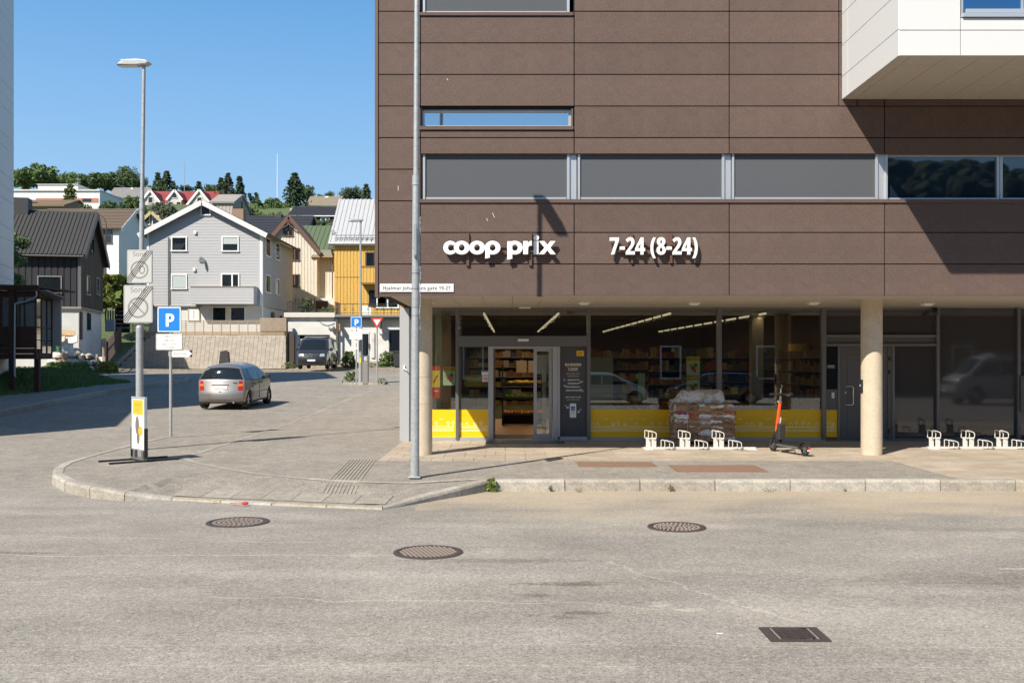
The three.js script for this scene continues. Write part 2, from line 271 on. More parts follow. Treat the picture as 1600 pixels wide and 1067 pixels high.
{ // kerb stones, each with rounded nose; along the curve they follow its bends
  const kerb = new THREE.Group(); kerb.name = 'kerb'; kerb.userData.kind = 'structure'; scene.add(kerb);
  const r = rng(8), stones = [M.granite, M.granite2, M.granite3];
  function stone(a, b, ta, tb, na, nb, w = .17, gap = .007) {   // a, b: outer edge ends; n: inward normals
    const l = Math.hypot(b[0] - a[0], b[1] - a[1]), g = gap / l, A = [lerp(a[0], b[0], g), lerp(a[1], b[1], g)], B = [lerp(b[0], a[0], g), lerp(b[1], a[1], g)];
    const ring = (P, n, t) => [[0, -.30], [.0, t - .03], [.018, t + .004], [.05, t + .012], [w, t + .010], [w, -.30]].map(([d, y]) => [P[0] + n[0] * d, y, -(P[1] + n[1] * d)]);
    const ra = ring(A, na, ta), rb = ring(B, nb, tb), q = [];
    for (let i = 0; i < 5; i++) q.push([ra[i], rb[i], rb[i + 1], ra[i + 1]]);
    q.push([ra[0], ra[1], ra[2], ra[3]], [ra[0], ra[3], ra[4], ra[5]], [rb[3], rb[2], rb[1], rb[0]], [rb[5], rb[4], rb[3], rb[0]]);
    const o = part('kerb_stone', quads(q), stones[(r() * 3) | 0], kerb); return o;
  }
  for (let x = -.3; x < 16.5; x += 1.187) stone([x, 15.72], [x + 1.187, 15.72], r() * .008, r() * .008, [0, 1], [0, 1], .16);
  const P = KERB.slice(1), nrm = P.map((p, i) => { const a = P[Math.max(0, i - 1)], b = P[Math.min(P.length - 1, i + 1)], dx = b[0] - a[0], dz = b[1] - a[1], l = Math.hypot(dx, dz); return [-dz / l * -1, dx / l * -1]; });
  for (let i = 0; i < P.length - 1; i++) {
    const n = Math.max(1, Math.round(Math.hypot(P[i + 1][0] - P[i][0], P[i + 1][1] - P[i][1]) / 1.05));
    for (let k = 0; k < n; k++) {
      const f = s => [lerp(P[i][0], P[i + 1][0], s), lerp(P[i][1], P[i + 1][1], s)], nn = s => { const v = [lerp(nrm[i][0], nrm[i + 1][0], s), lerp(nrm[i][1], nrm[i + 1][1], s)], l = Math.hypot(...v); return [v[0] / l, v[1] / l]; };
      const zt = s => lerp(P[i][2], P[i + 1][2], s) + (P[i][1] > 22 ? Math.max(0, road(f(s)[1]) + .02) : 0);
      stone(f(k / n), f((k + 1) / n), zt(k / n), zt((k + 1) / n), nn(k / n), nn((k + 1) / n), .17);
    }
  }
  // flush bands of old kerb set in the asphalt
  const band = (pts, w, name) => { for (let i = 0; i < pts.length - 1; i++) { const a = pts[i], b = pts[i + 1], dx = b[0] - a[0], dz = b[1] - a[1], l = Math.hypot(dx, dz), n = Math.max(1, Math.round(l / .9)); for (let k = 0; k < n; k++) { const s0 = (k + .006) / n, s1 = (k + .994) / n, c = (s, e) => { const x = lerp(a[0], b[0], s) - dz / l * w / 2 * e, Z = lerp(a[1], b[1], s) + dx / l * w / 2 * e; return [x, pave(x, Z) + .006, -Z]; }; part(name, quads([[c(s0, -1), c(s1, -1), c(s1, 1), c(s0, 1)]].map(q => dx > 0 || dz < 0 ? q : q)), stones[(r() * 3) | 0], kerb); } } };
  band([[-6.3, 19.3], [-6.37, 24], [-6.45, 31], [-6.2, 38], [-5.95, 43.5]], .10, 'flush_stone');
  band([[-6.3, 19.3], [-5.95, 18.6], [-5.16, 17.6], [-4.21, 16.62], [-3.23, 16.0], [-2.35, 15.62], [-1.56, 15.62], [-.5, 15.9]], .13, 'flush_stone');
}
{ // tactile strip of grooved slabs towards the crossing, and the row of slabs behind the lowered kerb
  const t = thing('tactile_strip', 'grooved tactile paving strip running to the lowered kerb', 'paving strip'), r = rng(31);
  M.slab = mat(.74, .72, .69, .9, { map: M.granite.map });
  const A = [-2.78, 18.9], B = [-2.55, 14.75];
  for (let k = 0; k < 9; k++) for (let s = 0; s < 7; s++) {
    const f = v => { const x = lerp(A[0], B[0], v) , Z = lerp(A[1], B[1], v); return [x, Z]; }, w0 = -.27 + k * .061, w1 = w0 + .043, a = f((s + .008) / 7), b = f((s + .992) / 7);
    const c = (p, w, e) => [p[0] + w, pave(p[0] + w, p[1]) + e, -p[1]];
    const q = [[c(a, w0, .009), c(b, w0, .009), c(b, w1, .009), c(a, w1, .009)], [c(a, w0, -.01), c(b, w0, -.01), c(b, w0, .009), c(a, w0, .009)], [c(b, w1, -.01), c(a, w1, -.01), c(a, w1, .009), c(b, w1, .009)]];
    part('rib', quads(q), M.slab, t);
  }
  const row = thing('crossing_slabs', 'row of flat grey slabs behind the lowered kerb', 'paving slabs');
  const a0 = [-5.1, 14.95], b0 = [-1.75, 14.02];
  for (let k = 0; k < 7; k++) {
    const s0 = (k + .01) / 7, s1 = (k + .99) / 7, c = (s, d) => { const x = lerp(a0[0], b0[0], s) + .1 * d, Z = lerp(a0[1], b0[1], s) + d; return [x, pave(x, Z) + .007, -Z]; };
    part('slab', quads([[c(s0, .05), c(s1, .05), c(s1, .62), c(s0, .62)]]), [M.slab, M.slab2 ??= mat(.82, .80, .77, .9, { map: M.granite.map }), M.slab][k % 3], row);
  }
}
{ // arcade paving: slabs on a dark bed
  const g = new THREE.Group(); g.name = 'arcade_pavement'; g.userData.kind = 'structure'; scene.add(g);
  part('bed', bx(-2.48, 17, -.2, -.014, -18.72, -34), M.paveGap, g); part('bed', bx(7.2, 17, -.2, -.014, -15.86, -18.72), M.paveGap, g);
  const r = rng(44), many = [[], [], []]; let n = 0;
  const tileGeo = w => { const q = new THREE.BoxGeometry(w - .008, .04, .592); return q; }, cache = {};
  for (let j = 0; j < 8; j++) {
    const z = 18.73 + j * .6; let x = -2.47;
    if (z > 23.0) break;
    for (let i = 0; x < 16.9; i++) {
      const w = Math.min(i === 0 ? .2 + .2 * (j % 2) : [.4, .4, .6][(r() * 3) | 0], 16.95 - x); if (w < .1) break;
      const geo = bx(x + .004, x + w - .004, -.04, .001 + r() * .003, -(z + .004), -(z + .596));
      if (n < 290 && x < 10.4) { part('paving_slab', geo, M.pave[(r() * 3) | 0], g); n++; } else many[(r() * 3) | 0].push(geo);
      x += w;
    }
  }
  for (let j = 0; j < 5; j++) { const z = 15.9 + j * .565; for (let i = 0, x = 7.2 - (j % 2) * .4; x < 16.9; x += .8) many[(r() * 3) | 0].push(bx(Math.max(7.2, x) + .003, x + .797, -.04, .001 + r() * .002, -(z + .003), -(z + .562))); }
  many.forEach((m, k) => { if (m.length) part('paving_slabs_beyond', m, M.pave[k], g).userData.kind = 'stuff'; });
}
// ---------- manholes, drains, grates ----------
function manhole(x, Z, r, style, label) {
  const t = thing('manhole_cover', label, 'manhole cover', [x, -.166, -Z], 0, 'covers in the road');
  part('frame', uvm(new THREE.LatheGeometry([[r * .86, .004], [r * .87, .012], [r, .012], [r + .004, 0]].map(p => new THREE.Vector2(...p)), 48)), M.iron, t);
  part('lid', uvm(new THREE.CylinderGeometry(r * .855, r * .855, .012, 48).translate(0, -.001, 0)), M.iron, t);
  const g = [], q = rng(x * 91 | 0);
  if (style === 'bars') for (let k = -6; k <= 6; k++) { const xx = k * r * .122, l = Math.sqrt(Math.max(0, r * r * .66 - xx * xx)); g.push(bx(xx - r * .032, xx + r * .032, .004, .014, -l, l * .93).rotateY(.35)); }
  else for (let a = 1; a < 6; a++) { const n = a * 6, rr = r * .15 * a; for (let k = 0; k < n; k++) { const th = k / n * 6.283 + a * .3; g.push(rbx(-r * .05, r * .05, .003, .014, -r * .035, r * .035, .004).rotateY(th * (style === 'ray' ? -1 : 0) + .4).translate(rr * Math.cos(th), 0, rr * Math.sin(th))); } }
  part('raised_pattern', g, M.ironRib, t);
}
manhole(-3.47, 12.74, .395, 'studs', 'round iron cover with small studs before the lowered kerb');
manhole(-.873, 10.78, .375, 'bars', 'round iron cover with bold slanting bars and cracked asphalt round it');
manhole(2.09, 12.38, .36, 'ray', 'round rusty iron cover with fine radiating pattern in swept sand');
{
  const t = thing('storm_drain', 'square dark iron storm drain grate set in the road', 'drain', [2.175, -.166, -7.58]);
  part('frame', [bx(-.225, -.165, 0, .012, -.185, .185), bx(.165, .225, 0, .012, -.185, .185), bx(-.165, .165, 0, .012, -.185, -.15), bx(-.165, .165, 0, .012, .15, .185)], M.iron, t);
  part('shaft', [bx(-.21, -.188, -.9, .0, -.16, .16), bx(.188, .21, -.9, .0, -.16, .16), bx(-.188, .188, -.9, 0, -.18, -.158), bx(-.188, .188, -.9, 0, .158, .18), bx(-.2, .2, -.92, -.9, -.17, .17)], M.concreteGrey ??= mat(.30, .29, .27, .95), t);
  for (let k = 0; k < 9; k++) part('bar', bar([-.165, .006, -.15 + k * .0375], [.165, .006, -.15 + (k - 2.2) * .0375 < -.15 ? -.15 : -.15 + (k - 2.2) * .0375], .013, .012), M.iron, t);
  for (let k = 1; k < 4; k++) part('cross_bar', bx(-.165 + k * .0825 - .005, -.165 + k * .0825 + .005, .0, .008, -.15, .15), M.iron, t);
  part('edge_bar', [bx(-.150, -.138, .003, .014, -.145, .145), bx(.138, .150, .003, .014, -.145, .145)], M.ironRib, t);
}
function grate(x0, x1, z0, z1, label) {
  const t = thing('tree_grate', label, 'grate', [(x0 + x1) / 2, .004, -(z0 + z1) / 2], 0, 'rusty gratings in the pavement'), w = (x1 - x0) / 2, d = (z1 - z0) / 2;
  part('soil_tray', bx(-w, w, -.004, .001, -d, d), mat(.30, .235, .17, 1), t);
  part('frame', [bx(-w, w, 0, .012, -d, -d + .03), bx(-w, w, 0, .012, d - .03, d), bx(-w, -w + .03, 0, .012, -d + .03, d - .03), bx(w - .03, w, 0, .012, -d + .03, d - .03), bx(-.02, .02, 0, .012, -d + .03, d - .03)], M.rust, t);
  const g = []; for (let k = 0; k < 26; k++) { const x = -w + .03 + (k + .5) * (2 * w - .06) / 26; g.push(bx(x - .013, x + .013, .001, .010, -d + .03, d - .03)); }
  for (let k = 1; k < 8; k++) { const z = -d + k * d / 4; g.push(bx(-w + .03, w - .03, .001, .008, z - .008, z + .008)); }
  part('bars', g, M.rust, t);
}
grate(1.25, 2.64, 17.64, 18.4, 'rusty pavement grating close to the beige slabs');
grate(2.86, 4.4, 16.86, 17.85, 'rusty pavement grating close to the kerb');
// far side of the side street: kerb, pavement, lawn
{
  const edge = [[-15.4, 27.5], [-16.2, 31], [-16.6, 36], [-16.7, 41], [-16.3, 46], [-15.7, 48.6], [-16.2, 50.2], [-18, 51.2], [-24, 52.4], [-40, 56]];
  const inside = edge.concat([[-40, 20], [-22, 20], [-16.4, 22]]);
  const shape = (pts, h, m, name, sub = .6) => {
    const poly = pts, ins = (x, z) => { let c = false; for (let i = 0, j = poly.length - 1; i < poly.length; j = i++) if ((poly[i][1] > z) !== (poly[j][1] > z) && x < (poly[j][0] - poly[i][0]) * (z - poly[i][1]) / (poly[j][1] - poly[i][1]) + poly[i][0]) c = !c; return c; };
    const p = [], u = [], col = []; for (let x = -40; x < -15; x += sub / 3) for (let z = 20; z < 57; z += sub / 3) if (ins(x + sub / 6, z + sub / 6)) for (const [a, b] of [[0, 0], [1, 0], [1, 1], [0, 0], [1, 1], [0, 1]]) { const xx = x + a * sub / 3, zz = z + b * sub / 3; p.push(xx, h(xx, zz), -zz); u.push(xx, zz); col.push(.98, .97, .97); }
    const g = new THREE.BufferGeometry(); g.setAttribute('position', new THREE.Float32BufferAttribute(p, 3)); g.setAttribute('uv', new THREE.Float32BufferAttribute(u, 2)); g.setAttribute('color', new THREE.Float32BufferAttribute(col, 3)); g.computeVertexNormals(); return struct(name, g, m);
  };
  shape(inside, (x, z) => road(z) + .155, M.asphalt, 'far_pavement');
  const k = new THREE.Group(); k.name = 'far_kerb'; k.userData.kind = 'structure'; scene.add(k);
  for (let i = 0; i < edge.length - 1; i++) { const [ax, az] = edge[i], [bx2, bz] = edge[i + 1], n = Math.max(1, Math.round(Math.hypot(bx2 - ax, bz - az) / 1.2)); for (let s = 0; s < n; s++) { const f = q => [lerp(ax, bx2, q), lerp(az, bz, q)], a = f((s + .01) / n), b = f((s + .99) / n); part('kerb_stone', bar([a[0], road(a[1]) + .0, -a[1]], [b[0], road(b[1]) + .0, -b[1]], .24, .34), i % 2 ? M.granite2 : M.granite, k); } }
  const lawn = [[-17.6, 46.3], [-18.3, 44.5], [-18.9, 41], [-19.7, 38.2], [-21, 36], [-30, 34], [-36, 44], [-26, 48], [-20, 48.2], [-18.2, 47.6]];
  M.lawn = mat(.11, .18, .045, 1, { map: tex(256, 256, (i, j, c) => { const v = 190 + (R0() - .5) * 110; c[0] = v; c[1] = v; c[2] = v * .9; }, true, 1 / .9), vertexColors: true });
  const rim = (x, z) => { let d = 99; for (let i = 0; i < lawn.length; i++) d = Math.min(d, distSeg(x, z, lawn[i], lawn[(i + 1) % lawn.length])[0]); return d; };
  globalThis.lawnH = (x, z) => road(z) + .16 + .70 * smooth(.1, 2.6, rim(x, z));
  shape(lawn, lawnH, M.lawn, 'lawn');
  // blades
  const r = rng(9), p = [], cc = []; const ins = (x, z) => { let c = false; for (let i = 0, j = lawn.length - 1; i < lawn.length; j = i++) if ((lawn[i][1] > z) !== (lawn[j][1] > z) && x < (lawn[j][0] - lawn[i][0]) * (z - lawn[i][1]) / (lawn[j][1] - lawn[i][1]) + lawn[i][0]) c = !c; return c; };
  for (let n = 0; n < 26000; n++) { const x = -17.5 - r() * 8, z = 36 + r() * 12.5; if (!ins(x, z)) continue; const y = lawnH(x, z), h = .05 + r() * .09, a = r() * 6.28, w = .012, l = (r() - .5) * .06; p.push(x - w * Math.cos(a), y, -z - w * Math.sin(a), x + w * Math.cos(a), y, -z + w * Math.sin(a), x + l, y + h, -z + l); const g = .7 + r() * .6; for (let q = 0; q < 3; q++) cc.push(.12 * g, .20 * g, .045 * g); }
  const g = new THREE.BufferGeometry(); g.setAttribute('position', new THREE.Float32BufferAttribute(p, 3)); g.setAttribute('color', new THREE.Float32BufferAttribute(cc, 3)); g.computeVertexNormals();
  const o = part('grass', g, mat(1, 1, 1, .9, { vertexColors: true, side: THREE.DoubleSide }), scene); o.userData = { kind: 'stuff', label: 'short green grass on the shaded lawn', category: 'grass' };
}
// ---------- the shop building ----------
const ZF = 18.86, ZW = 23.15, SF = F / ZF, SW = F / ZW;
const fx = p => (p - CX) / SF, fy = p => EYE + (CY - p) / SF, wx = p => (p - CX) / SW, wy = p => EYE + (CY - p) / SW;
const shop = thing('shop_building', 'brown panelled corner building with a glazed shop under its overhang', 'building');
const SOF = 3.10, PITCH = .5985, ROW0 = 3.114, rowY = k => ROW0 + k * PITCH;
const colX = [fx(591), fx(656.7), fx(897.3), fx(1140), fx(1383), fx(1626), fx(1869), fx(2112)];
{
  const r = rng(3), G = .009, zf = -ZF;
  const panel = (x0, x1, y0, y1) => part('facade_panel', rbx(x0 + G, x1 - G, y0 + G, y1 - G, zf, zf - .03, .003), M.panel[(r() * 4) | 0], shop);
  // carcass behind the panels
  part('carcass', [bx(-2.46, 16, 3.125, 4.9, zf - .035, zf - .2), bx(-2.46, fx(657) + .02, 4.9, 13.3, zf - .035, zf - .2), bx(fx(657), 16, 5.81, 6.32, zf - .035, zf - .2), bx(fx(897), 16, 6.32, 13.3, zf - .035, zf - .2), bx(fx(657), fx(897), 6.68, 8.47, zf - .035, zf - .2), bx(fx(657), fx(897), 9.5, 13.3, zf - .035, zf - .2)], M.joint, shop);
  part('upper_body', [bx(-2.46, -2.3, 3.2, 13.3, zf - .2, zf - 16), bx(15.9, 16, 3.2, 13.3, zf - .2, zf - 16), bx(-2.46, 16, 13.3, 13.5, zf - .03, zf - 16), bx(-2.46, 16, 3.2, 13.3, zf - 16, zf - 16.2)], M.panelTrim, shop);
  part('corner_trim', bx(fx(585.5), fx(590.4), 3.09, 13.4, zf + .012, zf - .35), M.panelTrim, shop);
  for (let k = 0; k < 17; k++) {
    const y0 = rowY(k), y1 = rowY(k + 1);
    for (let c = 0; c < 7; c++) {
      const x0 = colX[c], x1 = colX[c + 1];
      if (c === 0 || k < 3) { panel(x0, x1, y0, y1); continue; }
      if (k === 3) continue;
      if (k === 4) { panel(x0, x1, fy(240.5), y1); continue; }
      if (c === 1 && k === 5) { panel(x0, x1, y0, fy(203.5)); continue; }
      if (c === 1 && k === 8) { panel(x0, x1, y0, fy(25)); continue; }
      if (c === 1 && (k === 9 || k === 10)) { if (k === 10) panel(x0, x1, 9.5, y1); continue; }
      if (c === 3 && k >= 6) { panel(x0, fx(1311.5), y0, y1); panel(fx(1311.5), fx(1340), y0, y1); continue; }
      if (c === 4 && k === 6) { panel(fx(1311.5) > x0 ? fx(1311.5) : x0, x1, y0, y1); continue; }
      if (c > 3 && k >= 7) continue;
      panel(x0, x1, y0, y1);
    }
  }
  panel(fx(1340), colX[4], rowY(6), rowY(7));
  // sills
  const sill = (x0, x1, y0, y1) => part('window_sill', rbx(x0, x1, y0, y1, zf + .03, zf - .16, .004), M.panelTrim2 ??= M.panel[0], shop);
  sill(fx(655), 16, fy(317), fy(311.5)); sill(fx(655), fx(896), fy(203), fy(197.3)); sill(fx(655), fx(896), fy(24.6), fy(19.5));
  // ---- window band
  const zg = zf - .14;
  const w1 = (name, x0, x1, y0, y1, mid, m = M.darkGlass) => {
    const o = part(name, bx(x0, x1, y0, y1, zg - .03, zg - .05), m, shop);
    part('frame', [bx(x0, x1, y0, y0 + .05, zg + .01, zg - .03), bx(x0, x1, y1 - .05, y1, zg + .01, zg - .03), bx(x0, x0 + .05, y0 + .05, y1 - .05, zg + .01, zg - .03), bx(x1 - .05, x1, y0 + .05, y1 - .05, zg + .01, zg - .03)].concat(mid ? [bx(mid - .04, mid + .04, y0 + .05, y1 - .05, zg + .012, zg - .03)] : []), M.alu, o);
    return o;
  };
  const blindWin = (px0, px1, y0, y1) => {
    const x0 = fx(px0), x1 = fx(px1);
    const b = part('sun_blind', bx(x0 + .05, x1 - .02, y0 + .05, y1 + .06, zf - .085, zf - .09), M.blind, shop);
    part('bottom_rail', rbx(x0 + .05, x1 - .03, y0 + .012, y0 + .05, zf - .065, zf - .1, .006), M.alu, b);
    part('guide_rail', rbx(x0 - .01, x0 + .035, y0, y1 + .06, zf - .05, zf - .11, .005), M.alu, b); part('guide_rail', rbx(x1 - .02, x1 + .03, y0, y1 + .06, zf - .05, zf - .11, .005), M.alu, b);
    w1('window', x0, x1, y0, y1 + .03);
  };
  const yb = fy(311.5), yt = fy(240.5);
  for (const [a, b] of [[661, 888], [904, 1131], [1146, 1372]]) blindWin(a, b, yb, yt);
  for (const p of [896, 1138.5, 1381]) part('mullion_cover', rbx(fx(p - 5.5), fx(p + 5.5), yb, yt + .03, zf - .09, zf - .13, .004), M.alu, shop);
  w1('window', fx(1387), fx(1568), yb, yt + .02, null, M.blueGlass); w1('window', fx(1569), fx(1625), yb, yt + .02, null, M.blueGlass); w1('window', fx(1630), fx(1868), yb, yt + .02, null, M.blueGlass);
  part('guide_rail', rbx(fx(1386), fx(1389.5), yb, yt, zf - .05, zf - .11, .005), M.alu, shop);
  w1('window', fx(658), fx(893), fy(197.5), fy(168.5), null, M.mirrorGlass);
  blindWin(661, 888, fy(19.5), 9.5);
  part('window_reveal', [bx(fx(656), 16, yt + .005, yt + .02, zf - .02, zf - .2), bx(fx(655.2), fx(657.5), yb, yt, zf - .02, zf - .2), bx(fx(655.2), fx(657.5), fy(197), fy(169), zf - .02, zf - .2), bx(fx(893), fx(895.5), fy(197), fy(169), zf - .02, zf - .2)], M.panelTrim, shop);
  // bright dust marks on panels
  const mk = (x, y, l, a) => bx(-.004, .004, -l / 2, l / 2, 0, .002).rotateZ(a).translate(x, y, zf + .001);
  part('scratches', [mk(fx(622), fy(294), .09, 0), mk(fx(771), fy(336), .1, .4), mk(fx(761), fy(343), .06, .4), mk(fx(699), fy(124), .04, .5)], M.whitePaint, shop);
}
{ // white bay hung on the front
  const bay = part('white_bay', [bx(6.36, 16, 6.88, 13.2, -16.32, -18.8)], M.joint, shop), G = .006, zb = -16.11;
  const P = (a, b, c, d) => part('white_panel', rbx(a + G, b - G, c + G, d - G, zb, zb - .03, .003), M.white, bay);
  const xs = [6.318, 7.32, 10.6, 12.6, 15.98];
  P(xs[0] + .012, xs[1], 6.826, 7.24); P(xs[0] + .012, xs[1], 7.24, 9.1); P(xs[0] + .012, xs[1], 9.1, 10.7); P(xs[0] + .012, xs[1], 10.7, 13.2);
  P(xs[1], xs[2], 6.826, 7.24); P(xs[1], xs[2], 7.24, 7.44); P(xs[1], xs[2], 9.5, 13.2); P(xs[2], xs[3], 6.826, 7.24); P(xs[2], xs[3], 7.24, 13.2); P(xs[3], xs[4], 6.826, 7.24); P(xs[3], xs[4], 7.24, 13.2);
  const ys = [6.826, 7.26, 7.85, 8.44, 9.04, 9.63, 10.2, 10.8, 11.4, 12, 12.6, 13.2];
  for (let i = 0; i < ys.length - 1; i++) { part('white_side_panel', rbx(6.315, 6.345, ys[i] + G, ys[i + 1] - G, zb - .02, -18.52, .003), M.white, bay); part('white_side_panel', rbx(6.315, 6.345, ys[i] + G, ys[i + 1] - G, -18.53, -18.85, .003), M.white, bay); }
  const zs = [16.13, 16.65, 17.82, 18.85]; let xj = [6.33, 6.54]; while (xj[xj.length - 1] < 15.8) xj.push(xj[xj.length - 1] + .582);
  for (let i = 0; i < 3; i++) for (let j = 0; j < xj.length - 1; j++) part('soffit_panel', bx(xj[j] + .004, xj[j + 1] - .004, 6.832, 6.86, -zs[i] - .003, -zs[i + 1] + .003), M.soffit, bay);
  const w = part('window', bx(7.36, 10.56, 7.5, 9.5, zb - .13, zb - .15), M.bayWindow, bay);
  part('window_frame', [rbx(7.34, 10.58, 7.445, 7.51, zb + .04, zb - .13, .006), rbx(7.42, 10.58, 7.535, 7.60, zb - .03, zb - .12, .006), bx(7.33, 7.36, 7.45, 9.5, zb - .0, zb - .13), bx(10.56, 10.59, 7.45, 9.5, zb, zb - .13)], M.alu, w);
  part('mullion', bx(8.36, 8.39, 7.6, 9.5, zb - .1, zb - .13), M.alu, w);
}
{ // soffit of the overhang, its lamps, columns
  let x = 1.24 - .583 * 6; const zs = -ZF - .012;
  part('soffit_backing', bx(-2.46, 16, SOF + .02, SOF + .05, zs, -ZW - .2), M.joint, shop);
  for (; x < 15.6; x += .583) part('soffit_panel', bx(Math.max(x, -2.47) + .004, x + .579, SOF, SOF + .018, zs - .01, -ZW + .0), M.soffit, shop);
  part('soffit_edge', bx(-2.47, 16, SOF - .004, SOF + .02, zs + .014, zs - .008), M.panelTrim, shop);
  for (const [px, py] of [[668, 472], [913, 472], [1085, 472.5], [1271, 472], [1449, 473.5], [1630, 473]]) {
    const Z = F * (SOF - EYE) / (CY - py), l = thing('soffit_lamp', 'flat cream lamp housing fixed under the overhang', 'lamp', [X(px, Z), SOF, -Z], 0, 'lamps under the overhang');
    part('housing', rbx(-.115, .115, -.035, .0, -.13, .13, .012), M.whitePaint, l); part('lens', rbx(-.085, .085, -.06, -.034, -.1, .1, .01), M.lens ??= phys(.8, .78, .7, .35), l);
  }
  for (const [cx, label] of [[-1.74, 'round beige concrete column beside the street lamp pole'], [7.27, 'round beige concrete column before the grey side door']]) {
    const c = thing('concrete_column', label, 'column', [cx, 0, -19.93], 0, 'columns of the arcade');
    part('shaft', (() => { const g = new THREE.CylinderGeometry(.207, .207, SOF + .01, 48, 1, true).translate(0, SOF / 2, 0), u = g.attributes.uv; for (let i = 0; i < u.count; i++) u.setXY(i, u.getX(i) * 1.3, u.getY(i) * 3.1); return g; })(), M.concrete, c);
    if (cx < 0) for (const y of [1.56, 1.02]) part('seam', uvm(new THREE.TorusGeometry(.206, .006, 6, 48).rotateX(Math.PI / 2).translate(0, y, 0)), M.seam ??= mat(.46, .36, .26, .9), c);
    else { const b = part('push_button', rbx(-.225, -.17, 1.24, 1.50, -.07, .07, .006), M.black, c); part('button', uvm(new THREE.CylinderGeometry(.025, .025, .01, 16).rotateZ(Math.PI / 2).translate(-.23, 1.38, 0)), M.alu, b); }
  }
}
